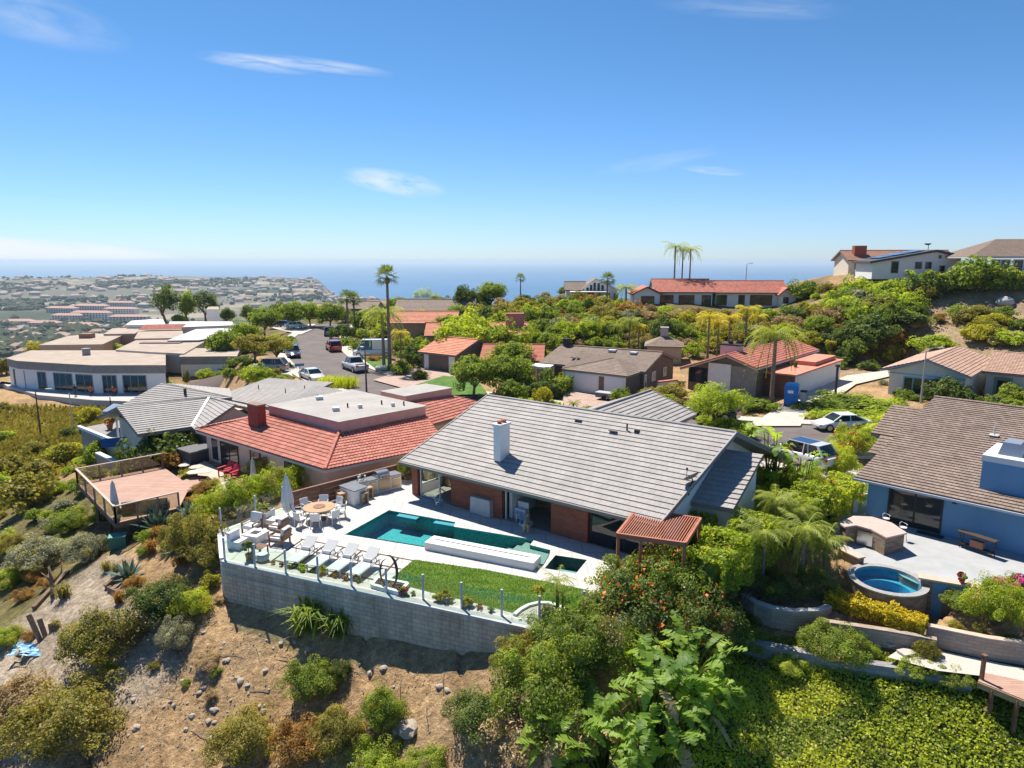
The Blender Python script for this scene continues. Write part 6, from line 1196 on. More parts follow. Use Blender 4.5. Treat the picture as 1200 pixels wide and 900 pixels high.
def kitchen():
 q=[P(*p,.95)for p in((396.7,569),(412.5,564),(431,570),(415,576))];c=sum(q,V3())/4;r=empty('kitchen_island',(c.x,c.y,0),'white outdoor kitchen island with a dark slab top and four stools','kitchen island');m=MB();m.prism(plan([x.lerp(c,.09)for x in q]),.0,.9);m.build('body',STUCCO,r);m=MB();m.prism(plan(q),.9,.96);m.build('countertop',SLAB,r)
 a,b=P(433,580),P(470.5,571);f=Frame(a,b-a);L_=(b-a).length;r=empty('outdoor_kitchen',f(L_/2,-.4,0),'white outdoor kitchen counter with dark worktop along the board fence','kitchen counter');m=MB();f.box(m,0,L_,-.8,0,0,.88);m.build('body',STUCCO,r)
 m=MB();f.box(m,-1.0,L_*.26,-.82,.03,.88,.94);m.build('countertop',SLAB,r);m=MB();f.box(m,L_*.66,L_+.03,-.82,.03,.88,.94);m.build('countertop',SLAB,r);m=MB();f.box(m,-1.0,0,-.8,0,0,.87);m.build('corner_body',STUCCO,r)
 BR2=mat('bronze_steel',(.38,.30,.2),.35,metal=.6)
 for x0,x1 in((.06,L_*.22),(L_*.70,L_*.97)):m=MB();f.box(m,x0,x1,.004,.03,.12,.8);d=m.build('cabinet_door',BR2,r);m=MB();f.box(m,x0+.08,x1-.08,.035,.06,.7,.73);m.build('handle',STEEL,d)
 g=empty('gas_grill',f(L_*.46,-.4,.88),'stainless built in gas grill with a domed hood','grill');m=MB();f.box(m,L_*.27,L_*.65,-.78,.05,.885,1.02);m.build('firebox',STEEL,g);m=MB();k=9;x0,x1=L_*.28,L_*.64
 ar=[(-.74+.74*(1-math.cos(math.pi*i/(k-1)))/2*1.0,1.02+.3*math.sin(math.pi*i/(k-1))**.7)for i in range(k)];vs=[f(x0,o,z)for o,z in ar]+[f(x1,o,z)for o,z in ar];m.mesh(vs,[(i,i+1,k+i+1,k+i)for i in range(k-1)]+[tuple(range(k)),tuple(reversed(range(k,2*k)))]);hd=m.build('hood',STEEL,g);m=MB();m.tube([f(x0+.08,.09,1.1),f(x1-.08,.09,1.1)],.02,8);m.build('handle',STEEL,hd)
 m=MB();f.box(m,L_*.28,L_*.64,.02,.05,.12,.82);m.build('panel',BR2,g)
 for i in range(4):m=MB();x=L_*(.31+.1*i);m.tube([f(x,.05,.95),f(x,.085,.95)],.03,8);m.build('knob',TYRE,g)
 t=empty('wine_glasses',f(.1,-.45,.94),'cluster of glasses and a wire rack on the kitchen corner','glassware')
 for i in range(6):cg=f(-.55+.22*(i%3),-.55+.25*(i//3),.94);m=MB();m.lathe(cg,[(.06,0),(.01,.02),(.01,.14),(.07,.2),(.06,.3)],10);m.build('glass',WHT if i%2 else DARKM,t)
 for u,v,lab in((401,590,'teak block stool at the front left of the kitchen island'),(398,584.5,'teak block stool tucked behind the first one at the island'),(426.5,589.5,'teak block stool at the front right of the kitchen island'),(432,583,'teak block stool beside the grill end of the island')):
  p=P(u,v);s=empty('bar_stool',p,lab,'stool','stools at the kitchen island');ff=Frame(p,f.u);m=MB();ff.box(m,-.24,.24,-.2,.2,.6,.68);m.build('seat',TEAK,s)
  for sg in(-1,1):m=MB();ff.box(m,sg*.2-.035,sg*.2+.035,-.19,.19,0,.6);m.build('leg',TEAK,s)
  m=MB();ff.box(m,-.16,.16,-.03,.03,.2,.26);m.build('stretcher',TEAK,s)
kitchen()
def chair_proto():
 r=empty('dining_chair',(0,0,0),'x','chair');m=MB();m.box((0,0,.44),(.5,.5,.05));m.build('seat',WHT,r);m=MB();vs=[]
 for k in range(5):x=-.26+.13*k;y=-.24-.05*(1-(x/.26)**2);vs+=[(x,y,.46),(x*1.05,y-.09,.9)]
 m.mesh(vs+[(a,b+.03,c)for a,b,c in vs],[(2*i,2*i+2,2*i+3,2*i+1)for i in range(4)]+[(10+2*i+1,10+2*i+3,10+2*i+2,10+2*i)for i in range(4)]+[(1,3,13,11),(3,5,15,13),(5,7,17,15),(7,9,19,17)]);m.build('backrest',WHT,r)
 for sx in(-1,1):
  for sy in(-1,1):m=MB();m.bar((sx*.22,sy*.21,.42),(sx*.26,sy*.26,0),.04);m.build('leg',WHT,r)
  m=MB();m.tube([(sx*.26,-.25,.66),(sx*.27,.1,.67),(sx*.25,.2,.62),(sx*.24,.2,.44)],.022,6);m.build('armrest',WHT,r)
 return r
def dining():
 c=P(374,593.7,.75);c.z=0;r=empty('dining_table',c,'round teak dining table with a turning tray in the middle','table');m=MB();m.lathe(c,[(.86,.70),(.9,.71),(.9,.75),(.86,.76)],36);m.build('tabletop',TEAK,r);m=MB();m.lathe(c,[(.4,0),(.38,.05),(.12,.12),(.1,.6),(.3,.70)],18);m.build('pedestal',BRW,r)
 t=MB();t.lathe(c,[(.33,.762),(.34,.77),(.34,.79),(.3,.795)],24);tag(t.build('lazy_susan',BRW),'round wooden turning tray on the teak dining table','tray')
 pr=chair_proto();lab=['white dining chair nearest the pool at the round table','white dining chair next to the pool side one, towards the kitchen','white dining chair facing the kitchen stools','white dining chair at the fence side of the round table','white dining chair between fence and closed parasol','white dining chair beside the closed white parasol','white dining chair in front of the closed parasol','white dining chair at the viewer side of the round table']
 for k in range(8):
  o=pr if k==0 else copy_tree(pr);a=R(-35+45*k+rnd.uniform(-5,5));q=c+V3((math.cos(a),math.sin(a),0))*rnd.uniform(1.16,1.32);o.location=q;o.rotation_euler=(0,0,a+R(90));tag(o,lab[k],'chair','dining chairs round the teak table')
def parasol(base,h,rmax,label):
 r=empty('closed_parasol',base,label,'parasol');b=V3(base);m=MB();m.tube([b,b+V3((0,0,h))],.03,8);m.build('pole',WHT,r);m=MB();n=20;prof=[(.04,h),(.09,h-.12),(rmax*.8,h*.62),(rmax,h*.40),(rmax*.7,h*.2),(rmax*.3,h*.15)];vs,fs=[],[]
 for rr,z in prof:
  for k in range(n):a=6.2832*k/n;q=rr*(1+.22*(k%2));vs.append(b+V3((q*math.cos(a),q*math.sin(a),z)))
 for i in range(len(prof)-1):
  for k in range(n):fs.append((i*n+k,(i+1)*n+k,(i+1)*n+(k+1)%n,i*n+(k+1)%n))
 m.mesh(vs,fs);m.build('canopy',mat('parasol_cloth',(.62,.62,.60),.95),r);m=MB();m.lathe(b,[(.3,0),(.3,.06),(.08,.1),(.06,.25)],16);m.build('base',WHT,r);m=MB();m.tube([b+V3((0,0,h)),b+V3((0,0,h+.1))],.03,6);m.build('finial',WHT,r)
dining();parasol(P(338,607),2.55,.3,'tall closed white parasol standing beside the round dining table')
def armchair(p,ang,label,wood=BRW,w=.8):
 r=empty('lounge_armchair',p,label,'armchair','lounge armchairs on the deck');f=Frame(p,facing(ang))
 for sg in(-1,1):
  m=MB();x=sg*(w/2-.04);f.box(m,x-.035,x+.035,-.4,.42,.52,.58);f.box(m,x-.034,x+.034,.34,.41,0,.52);f.box(m,x-.034,x+.034,-.4,-.33,0,.52);f.box(m,x-.033,x+.033,-.33,.34,.2,.26);m.build('side_frame',wood,r)
 m=MB();f.box(m,-w/2+.08,w/2-.08,-.36,.4,.22,.42);m.build('seat_cushion',CUSH,r);M_=Matrix.Rotation(f.ang,4,'Z')@Matrix.Rotation(R(-14+0),4,'X');m=MB();m.box(f(0,-.36,.66),(w-.17,.17,.56),M=Matrix.Rotation(f.ang,4,'Z')@Matrix.Rotation(R(-14),4,'X'));m.build('back_cushion',CUSH,r)
 m=MB();m.box(f(0,-.47,.56),(w-.1,.05,.5),M=Matrix.Rotation(f.ang,4,'Z')@Matrix.Rotation(R(-14),4,'X'));m.build('back_frame',wood,r)
armchair(P(296,622),-20,'white cushioned armchair beside the square planter');armchair(P(326,624),250,'white and brown armchair behind the nearest one by the dining table');armchair(P(328,637),255,'white and dark wood armchair closest to the sun loungers')
def lounge_bits():
 p=P(321,616);f=Frame(p,facing(-15));r=empty('ottoman',p,'square white ottoman between planter and armchairs','ottoman');m=MB();f.box(m,-.3,.3,-.3,.3,.12,.42);m.build('cushion',CUSH,r);m=MB();f.box(m,-.28,.28,-.28,.28,.0,.12);m.build('base',BRW,r)
 p=P(300,634);f=Frame(p,facing(-20));r=empty('fire_table',p,'low white fire table with a dark burner square','fire table');m=MB();f.box(m,-.42,.42,-.42,.42,0,.42);m.build('body',WHT,r);m=MB();f.box(m,-.5,.5,-.5,.5,.42,.48);m.build('top',STUCCO,r);m=MB();f.box(m,-.22,.22,-.22,.22,.48,.49);m.build('burner',DARKM,r)
 p=P(279,641);f=Frame(p,facing(70));r=empty('cube_seat',p,'white moulded cube seat by the glass railing','armchair');m=MB();f.box(m,-.36,.36,-.36,.36,0,.42);m.build('seat',WHT,r);m=MB();f.box(m,-.36,.36,-.36,-.16,.42,.85);m.build('backrest',WHT,r)
 p=P(310,612);f=Frame(p,facing(-15));r=empty('square_planter',p,'large square white planter with low plants by the glass railing','planter');m=MB();f.box(m,-.42,.42,-.42,.42,0,.72);m.build('pot',WHT,r);m=MB();f.box(m,-.36,.36,-.36,.36,.72,.75);m.build('soil',BARK,r);o=bpy.data.objects.new('foliage',shrub_proto('planter_fill','mid',(.36,.36,.2),14,30,.06,3,stems=False));COL.objects.link(o);o.parent=r;o.location=(0,0,.72)
 p=P(305,650);f=Frame(p,facing(-20));r=empty('slatted_table',p,'small slatted brown side table behind the topiary','side table');m=MB()
 for k in range(6):f.box(m,-.3+.1*k,-.3+.1*k+.075,-.32,.32,.42,.46)
 m.build('top',BRW,r)
 for a in(-.26,.26):
  for b_ in(-.26,.26):m=MB();f.box(m,a-.03,a+.03,b_-.03,b_+.03,0,.42);m.build('leg',BRW,r)
 p=P(292,655);r=empty('topiary',p,'small ball topiary in a wooden tub by the railing post','potted plant');m=MB();m.lathe(p,[(.14,0),(.19,.3),(.17,.32)],14);m.build('pot',TEAK,r);m=MB();m.tube([p+V3((0,0,.3)),p+V3((0,0,.62))],.02,6);m.build('stem',BARK,r);o=bpy.data.objects.new('crown',shrub_proto('topiary_ball','dark',(.27,.27,.26),40,40,.045,5,clump=.3,stems=False));COL.objects.link(o);o.parent=r;o.location=(0,0,.5)
 p=P(308,657);r=empty('wicker_pouf',p,'round pale wicker pouf next to the topiary','pouf');m=MB();m.lathe(p,[(.2,0),(.29,.08),(.31,.2),(.27,.32),(.1,.36)],18);m.build('body',mat('wicker',(.45,.42,.37),.9,(.56,.53,.47),18),r);m=MB();m.lathe(p,[(.25,.345),(.26,.37),(.2,.39),(.02,.395)],18);m.build('cushion',CUSH,r)
lounge_bits()
def loungers():
 def proto():
  r=empty('sun_lounger',(0,0,0),'x','sun lounger');MESHW=mat('lounger_mesh',(.60,.59,.57),.8)
  for sx in(-1,1):m=MB();m.bar((sx*.33,-1.0,.3),(sx*.33,.95,.3),.045,.06);m.build('side_rail',WHT,r)
  m=MB();m.box((0,-.32,.33),(.62,1.3,.03));m.build('seat',MESHW,r);m=MB();M_=Matrix.Rotation(R(38),4,'X');m.box((0,.64,.58),(.62,.82,.035),M=M_);m.build('backrest',MESHW,r)
  for sx in(-1,1):
   for y in(-.85,.8):m=MB();m.bar((sx*.33,y,.28),(sx*.34,y,0),.045);m.build('leg',WHT,r)
   m=MB();m.tube([(sx*.36,.0,.3),(sx*.37,.05,.58),(sx*.37,.45,.6),(sx*.36,.55,.3)],.02,6);m.build('armrest',DARKM,r)
  m=MB();m.box((0,.33,.4),(.5,.03,.22));m.build('prop',WHT,r);return r
 pr=proto();lab=['white sun lounger nearest the lounge armchairs','second white sun lounger counted from the armchairs','third white sun lounger counted from the armchairs','white sun lounger nearest the ring sculpture']
 for k in range(4):
  a,b=P(341+23.5*k,666+5.2*k),P(368+24.5*k,645.5+4.4*k);o=pr if k==0 else copy_tree(pr);d=b-a;o.location=(a+b)/2;o.rotation_euler=(0,0,math.atan2(d.y,d.x)-R(90));tag(o,lab[k],'sun lounger','sun loungers by the block wall')
loungers()
def strips():
 m=MB();G_=mat('dark_gravel',(.045,.032,.026),.95,(.12,.09,.075),40)
 ln=[((352,631.5),(487,657.5)),((355,632),(312,662)),((368,634.5),(329,664)),((383,637.5),(343,667)),((403,641.5),(362,671)),((424,645.5),(386,676)),((444,649.5),(410,680)),((467,654),(440,684)),((320,656.5),(452,682)),((342,641.5),(470,667))]
 for k,(a,b)in enumerate(ln):
  p,q=P(*a),P(*b);d=(q-p).normalized();s=V3((-d.y,d.x,0))*.055;z=V3((0,0,.004+.0007*k));m.face((p-s+z,q-s+z,q+s+z,p+s+z)if True else 0)
 tag(m.build('gravel_joints',G_),'dark gravel joints between the lounger pavers',kind='stuff')
strips()
def sculpture():
 p=P(452,690);c=P(453,682);r=empty('fire_pit',(c.x,c.y,0),'square white framed fire pit filled with dark rocks','fire pit');q=[P(u,v)for u,v in((443,680),(478,687),(468,697),(436,688.5))]
 for i in range(4):a,b=q[i],q[(i+1)%4];m=MB();m.bar(a+V3((0,0,.09)),b+V3((0,0,.09)),.16,.17+.002*i);m.build('kerb',STUCCO,r)
 m=MB();ce=sum(q,V3())/4;rr=random.Random(2);m.prism(plan(q),.005,.06)
 for k in range(70):a,b=rr.random(),rr.random();x=q[0].lerp(q[1],a).lerp(q[3].lerp(q[2],a),b).lerp(ce,.18);s=rr.uniform(.04,.09);m.box(x+V3((0,0,.07+s*.3)),(s*2,s*1.5,s*1.2),M=Matrix.Rotation(rr.random()*6,4,'Z')@Matrix.Rotation(rr.random(),4,'X'))
 m.build('rocks',mat('dark_rock',(.07,.065,.06),.9,(.18,.16,.15),8),r)
 b=P(457,689);s=empty('ring_sculpture',b,'dark metal open ring sculpture beside the fire pit','sculpture');RS=mat('corten',(.06,.04,.032),.6,(.10,.065,.05),6);f=Frame(b,facing(-20));c=f(0,0,.82)
 m=MB();pts=[c+f.u*.62*math.cos(R(a))*.62+V3((0,0,.74*math.sin(R(a))))for a in range(-88,116,12)];n=len(pts);m.tube(pts,[.015+.05*math.sin(math.pi*(i+.3)/n)for i in range(n)],8);m.build('crescent',RS,s);m=MB();pts=[c+V3((-.12,0,-.08))+f.u*.34*math.cos(R(a))+V3((0,0,.62*math.sin(R(a))))for a in range(95,300,14)];n=len(pts);m.tube(pts,[.012+.03*math.sin(math.pi*(i+.3)/n)for i in range(n)],8);m.build('crescent',RS,s);m=MB();m.lathe(b,[(.2,.0),(.2,.1),(.1,.14)],12);m.build('base',RS,s)
sculpture()
def planter_row():
 spots=[(320,661,'rust',.1),(330,663,'red',.12),(340,665.5,'mid',.12),(355,668,'bright',.2),(366,670,'mid',.1),(378,672,'yellow',.25),(393,676,'rust',.12),(405,679,'red',.14),(420,682,'mid',.12),(473,696,'red',.25),(484,697,'mid',.12),(518,704,'yellow',.32),(528,706,'mid',.14),(546,709,'yellow',.28),(562,713,'rust',.14),(575,716,'mid',.15)]
 WD=dict(rust='rust tinted',red='red flowering',mid='small green',bright='bright green',yellow='yellow green')
 for k,(u,v,c,s)in enumerate(spots):
  me=shrub_proto('bed_'+c,c if c in LV else 'mid',(1,1,.8),16,40,.2,40+k,stems=False,flowers=(['red','pink'],.5,.22)if c=='red' else None);place(me,'succulent',P(u,v,.02),s,label=f"{WD[c]} succulent in the wall-top bed {['by the lounge corner','before the first lounger','before the second lounger','before the third lounger','before the last lounger','beside the fire pit','along the lawn edge','at the far lawn end'][min(7, int((u - 310) / 34))]}",cat='succulent',group='succulents in the wall-top bed')
 m=MB();m.poly_holes(xy([(300,657),(452,687),(606,718),(603,724),(452,694),(285,660)]),[],.006);tag(m.build('planting_bed',mat('bed_soil',(.40,.36,.31),.95,(.55,.51,.45),6)),kind='structure')
 pz=[(606,720),(617,711.5),(629,708),(643,708),(656,712.5),(670,720.5),(664,735),(620,732)];m=MB();m.poly_holes(xy(pz),[],.016);tag(m.build('planting_bed',mat('bed_gravel',(.36,.32,.28),.95,(.5,.45,.40),20)),kind='structure')
 m=MB();pts=[P(u,v)for u,v in((603,722),(610,716),(619,711),(630,708.2),(643,708.2),(655,712),(668,719.5),(676,722))]
 for a,b in zip(pts,pts[1:]):m.bar(a+V3((0,0,.05)),b+V3((0,0,.05)),.16,.12)
 tag(m.build('bed_kerb',STUCCO),'curved white kerb round the small palm bed','kerb')
planter_row()
def pergola():
 c=[P(u,v,2.3)for u,v in((746,598),(821,609),(803,638),(723,627))];r=empty('pergola',(*c[3][:2],0),'redwood slatted pergola at the corner of the pool house','pergola')
 for i in range(4):a,b=c[i],c[(i+1)%4];m=MB();m.bar(a,b,.12,.2+.004*i);m.build('beam',REDWOOD,r)
 n=27
 for k in range(1,n):a,b=c[0].lerp(c[1],k/n),c[3].lerp(c[2],k/n);m=MB();m.bar(a+V3((0,0,.07)),b+V3((0,0,.07)),.045,.035);m.build('slat',REDWOOD,r)
 for p in(c[3],c[2],c[0],c[1],c[3].lerp(c[2],.35)):q=p.lerp(sum(c,V3())/4,.03);m=MB();m.box((q.x,q.y,1.1),(.13,.13,2.2));m.build('post',REDWOOD,r)
 p=P(764,652);m=MB();e=empty('brick_pier',(p.x,p.y,0),'low red brick pier with a grey plaque under the pergola','brick pier');m.box((p.x,p.y,.85),(.75,.35,1.7),MH.ang);m.build('body',BRICK,e);m=MB();m.box(V3((p.x,p.y,1.55))+MH.n*.19,(.62,.03,.24),MH.ang);m.build('plaque',mat('plaque_grey',(.16,.17,.18),.5,(.6,.6,.6),9,lo=.5,hi=.56),e)
pergola()
def cover():
 a,b,c=P(551,601),P(561,605.5),P(567,600);d=(b-a).normalized();f=Frame(a,MH.u);r=empty('covered_cart',f(.45,-.4,0),'box-shaped cart under a pale grey fabric cover by the brick panel','covered cart');m=MB();L_,D=1.45,.75;vs,fs=[],[];N=28;rr=random.Random(1)
 for z,k in((.03,1.03),(.4,1.01),(.8,.99),(.98,.97),(1.02,.9)):
  for i in range(N):
   t=i/N*4;s=int(t);w=t-s;x,y=[(w,0),(1,w),(1-w,1),(0,1-w)][s];fold=(1+.035*math.sin(i*2.7)*(1.05-z));vs.append(f(L_/2+(x-.5)*L_*k*fold,-D/2-(y-.5)*D*k*fold,z))
 for j in range(4):
  for i in range(N):fs.append((j*N+i,j*N+(i+1)%N,(j+1)*N+(i+1)%N,(j+1)*N+i))
 fs.append(tuple(range(4*N,5*N)));m.mesh(vs,fs);m.build('fabric_cover',mat('cover_cloth',(.42,.42,.41),.95,(.5,.5,.49),4),r);m=MB();f.box(m,.12,L_-.12,-D+.1,-.1,.02,.9);m.build('cart_body',DARKM,r)
 p=P(514,595);r=empty('clear_chair',p,'transparent acrylic chair standing in the shade of the eaves','chair');f=Frame(p,facing(20));AC=glass_mat('acrylic',(.93,.95,.97),.8);m=MB();f.box(m,-.24,.24,-.24,.24,.42,.46);m.build('seat',AC,r);m=MB();f.box(m,-.24,.24,-.26,-.22,.46,.9);m.build('backrest',AC,r)
 for x in(-.2,.2):
  for y in(-.2,.2):m=MB();f.box(m,x-.025,x+.025,y-.025,y+.025,0,.42);m.build('leg',AC,r)
cover()
# ---------------------------------------------------------------- living things: skinned bodies
def skinned(name,pts,edges,rad,m,root=0,sub=2):
 me=bpy.data.meshes.new(name);me.from_pydata([tuple(p)for p in pts],edges,[]);o=bpy.data.objects.new(name,me);COL.objects.link(o);me.materials.append(m)
 md=o.modifiers.new('skin','SKIN');md.use_smooth_shade=True
 for i,r_ in enumerate(rad):s=me.skin_vertices[0].data[i]if me.skin_vertices else None;s and setattr(s,'radius',(r_,r_))
 if not me.skin_vertices:
  bpy.context.view_layer.objects.active=o;bpy.ops.mesh.customdata_skin_add()
  for i,r_ in enumerate(rad):me.skin_vertices[0].data[i].radius=(r_,r_)
 for i in range(len(pts)):me.skin_vertices[0].data[i].use_root=i==root
 sd=o.modifiers.new('sub','SUBSURF');sd.levels=sub;sd.render_levels=sub;return o
def dog():
 FUR=mat('golden_fur',(.50,.33,.17),.95,(.72,.56,.36),7,bump=.6,bscale=60);b=P(617,622);r=empty('dog',b,'golden retriever standing on the shaded deck by the open doorway','dog')
 pts=[(-.28,0,.50),(-.05,0,.50),(.2,0,.50),(.33,0,.56),(.46,0,.70),(.56,0,.75),(.70,0,.71),(.76,0,.70),(.24,.11,.40),(.22,.115,.22),(.24,.115,.03),(.29,.115,.02),(.24,-.11,.40),(.21,-.115,.22),(.22,-.115,.03),(.27,-.115,.02),(-.26,.11,.42),(-.20,.125,.26),(-.36,.125,.16),(-.33,.125,.03),(-.28,.125,.02),(-.26,-.11,.42),(-.20,-.125,.26),(-.36,-.125,.16),(-.34,-.125,.03),(-.29,-.125,.02),(-.42,0,.52),(-.58,0,.42),(-.72,0,.40)]
 ed=[(0,1),(1,2),(2,3),(3,4),(4,5),(5,6),(6,7),(2,8),(8,9),(9,10),(10,11),(2,12),(12,13),(13,14),(14,15),(0,16),(16,17),(17,18),(18,19),(19,20),(0,21),(21,22),(22,23),(23,24),(24,25),(0,26),(26,27),(27,28)]
 rad=[.15,.135,.165,.14,.105,.105,.06,.045,.085,.05,.038,.04,.085,.05,.038,.04,.10,.075,.042,.038,.04,.10,.075,.042,.038,.04,.055,.06,.03]
 o=skinned('body',pts,ed,rad,FUR);o.parent=r
 for sg in(-1,1):e=MB();e.mesh([(.54,sg*.08,.80),(.48,sg*.12,.80),(.50,sg*.145,.64),(.56,sg*.13,.66)],[(0,1,2,3),(3,2,1,0)]);eo=e.build('ear',mat('ear_fur',(.40,.24,.11),.95));eo.parent=r;e=MB();e.lathe((.66,sg*.045,.75),[(.004,-.012),(.014,0),(.004,.012)],8);eo=e.build('eye',TYRE);eo.parent=r
 e=MB();e.lathe((.79,0,.71),[(.008,-.02),(.026,0),(.008,.02)],8);eo=e.build('nose',TYRE);eo.parent=r
 r.rotation_euler=(0,0,R(80))
dog()
# ---------------------------------------------------------------- workers on the terrace of the white house
def worker(b,ang,label,pose,shirt):
 SK=mat('skin',(.42,.25,.17),.7);r=empty('person',b,label,'person')
 if pose=='kneel':pts=[(0,0,.45),(.12,0,.72),(.26,0,.95),(.34,0,1.06),(.40,0,1.2),(.44,0,1.27),(.28,.2,.93),(.42,.24,.68),(.58,.16,.5),(.28,-.2,.93),(.42,-.24,.68),(.58,-.16,.5),(.08,.11,.38),(.36,.14,.1),(-.02,.14,.07),(.08,-.11,.38),(.42,-.14,.42),(.42,-.14,.06),(.55,-.14,.04)];ed=[(0,1),(1,2),(2,3),(3,4),(4,5),(2,6),(6,7),(7,8),(2,9),(9,10),(10,11),(0,12),(12,13),(13,14),(0,15),(15,16),(16,17),(17,18)];rad=[.15,.14,.15,.06,.1,.09,.065,.05,.04,.065,.05,.04,.1,.07,.05,.1,.075,.055,.05]
 else:pts=[(0,0,.92),(.02,0,1.15),(.03,0,1.38),(.04,0,1.5),(.05,0,1.62),(.06,0,1.7),(.03,.2,1.38),(.1,.26,1.1),(.3,.2,1.0),(.03,-.2,1.38),(.1,-.26,1.1),(.3,-.2,1.0),(0,.1,.85),(.04,.12,.48),(0,.12,.07),(.14,.12,.04),(0,-.1,.85),(.0,-.12,.48),(-.05,-.12,.07),(.1,-.12,.04)];ed=[(0,1),(1,2),(2,3),(3,4),(4,5),(2,6),(6,7),(7,8),(2,9),(9,10),(10,11),(0,12),(12,13),(13,14),(14,15),(0,16),(16,17),(17,18),(18,19)];rad=[.14,.13,.15,.06,.1,.09,.065,.05,.04,.065,.05,.04,.1,.07,.05,.045,.1,.07,.05,.045]
 o=skinned('body',pts,ed,rad,mat('work_trousers',(.05,.06,.09),.9));o.parent=r
 t=skinned('shirt',pts[:3]+[pts[6],pts[7],pts[9],pts[10]],[(0,1),(1,2),(2,3),(3,4),(2,5),(5,6)],[.165,.16,.17,.085,.07,.085,.07],shirt);t.parent=r
 h=skinned('head',[pts[3],pts[4],pts[5]],[(0,1),(1,2)],[.065,.108,.098],SK);h.parent=r;k=MB();k.lathe(V3(pts[5])+V3((0,0,.0)),[(.14,.0),(.12,.03),(.11,.09),(.03,.13)],12);ko=k.build('hat',shirt);ko.parent=r;r.rotation_euler=(0,0,ang)
ORG=mat('orange_shirt',(.75,.12,.02),.8);NAV=mat('navy_shirt',(.03,.04,.10),.8)
worker(P(107,463,-5.67),R(-60),'kneeling worker in an orange shirt near the middle of the white terrace','kneel',ORG);worker(P(136,463,-5.67),R(-120),'kneeling worker in an orange shirt by the second wide window','kneel',ORG);worker(P(89,464,-5.67),R(-90),'standing worker in dark clothes on the white terrace','stand',NAV)
# ---------------------------------------------------------------- deck, patio and slope things on the left
DECKW=tile_mat('deck_boards',(.40,.24,.18),(.46,.29,.22),3.0,.14,joint=.6);DKW=mat('dark_deck_wood',(.11,.07,.05),.8,(.16,.11,.08),4);RAILW=mat('rail_wood',(.30,.20,.15),.7);RED=mat('red_paint',(.45,.03,.05),.5);HAZEGL=glass_mat('smoked_glass',(.80,.78,.70),.93)
def left_deck():
 z=-1.2;q=[P(u,v,z)for u,v in((91,566),(191,547),(214,563),(236,556),(243,562),(219,577),(210,595),(136,613))];r=empty('wooden_deck',(*q[0][:2],z),'raised pink brown wooden deck with smoked glass railing on tall posts','deck')
 m=MB();m.prism(plan(q),z-.05,z);m.build('floor',DECKW,r);m=MB()
 for a,b in((q[0],q[7]),(q[7],q[6]),(q[0],q[1])):m.bar(a-V3((0,0,.2)),b-V3((0,0,.2)),.1,.26)
 m.build('rim_joist',DKW,r)
 def run(a,b,n,skip=()):
  for k in range(n+1):p=a.lerp(b,k/n);m=MB();m.box((p.x,p.y,z+.52),(.09,.09,1.04));m.build('post',RAILW,r)
  m=MB();m.bar(a+V3((0,0,1.06)),b+V3((0,0,1.06)),.15,.06);m.build('top_rail',mat('top_rail_pale',(.46,.36,.29),.7),r)
  d=(b-a).normalized();s=V3((-d.y,d.x,0))*.006
  for k in range(n):p0,p1=a.lerp(b,k/n)+d*.07,a.lerp(b,(k+1)/n)-d*.07;m=MB();m.prism(plan([p0-s,p1-s,p1+s,p0+s]),z+.06,z+1.0);m.build('glass_panel',HAZEGL,r)
 run(q[0],q[7],4);run(q[0],q[1],4);run(q[7],q[6],3)
 for p in(q[0].lerp(q[7],.35),q[0].lerp(q[7],.7),q[7].lerp(q[6],.12),q[7].lerp(q[6],.6)):
  p=p.lerp(sum(q,V3())/8,.08);g=gz(p.x,p.y);m=MB();m.box((p.x,p.y,(z-.06+g-.3)/2),(.16,.16,z-.06-g+.3));m.build('support_post',DKW,r)
 p=P(136,606,z);parasol(p,2.3,.2,'closed grey parasol standing on the wooden deck')
 GS=mat('grey_wicker',(.15,.14,.125),.9,(.22,.205,.19),20);GC=mat('sage_cushion',(.42,.44,.40),.95)
 f=Frame(P(172,597,z),facing(20));s=empty('outdoor_sofa',f(0,0,0),'dark wicker sofa with grey cushions at the front deck railing','sofa');m=MB();f.box(m,-1.3,1.3,-.35,.4,.05,.4);m.build('base',GS,s);m=MB();f.box(m,-1.3,1.3,.4,.55,.05,.8);m.build('backrest',GS,s)
 for k in range(3):m=MB();f.box(m,-1.22+.82*k,-.44+.82*k,-.33,.36,.4,.55);m.build('seat_cushion',GC,s)
 f=Frame(P(144,601,z),facing(-38));s=empty('outdoor_lounge_chair',f(0,0,0),'grey cushioned low chair at the deck corner under the parasol','armchair');m=MB();f.box(m,-.4,.4,-.4,.4,.05,.32);m.build('base',GS,s);m=MB();f.box(m,-.36,.36,-.36,.36,.32,.46);m.build('seat_cushion',GC,s);m=MB();f.box(m,-.4,.4,.3,.42,.32,.75);m.build('backrest',GS,s)
left_deck()
sheet('patio',[(229,545),(240,540),(262,553),(300,563),(318,577),(288,590),(258,590),(246,582),(258,570),(244,558),(232,557)],-.83,mat('patio_concrete',(.46,.36,.29),.9,(.55,.45,.37),1))
m=MB()
for k,(u,v,s)in enumerate(((222,541,.5),(230,547,.55),(228,553,.6),(240,552,.6),(216,545,.45))):p=P(u,v,-.82-.0005*k);m.lathe(p,[(s,0),(s*.9,.03)],7)
tag(m.build('stepping_stones',CONC),'pale flagstones between the patio and the spa tub',kind='structure')
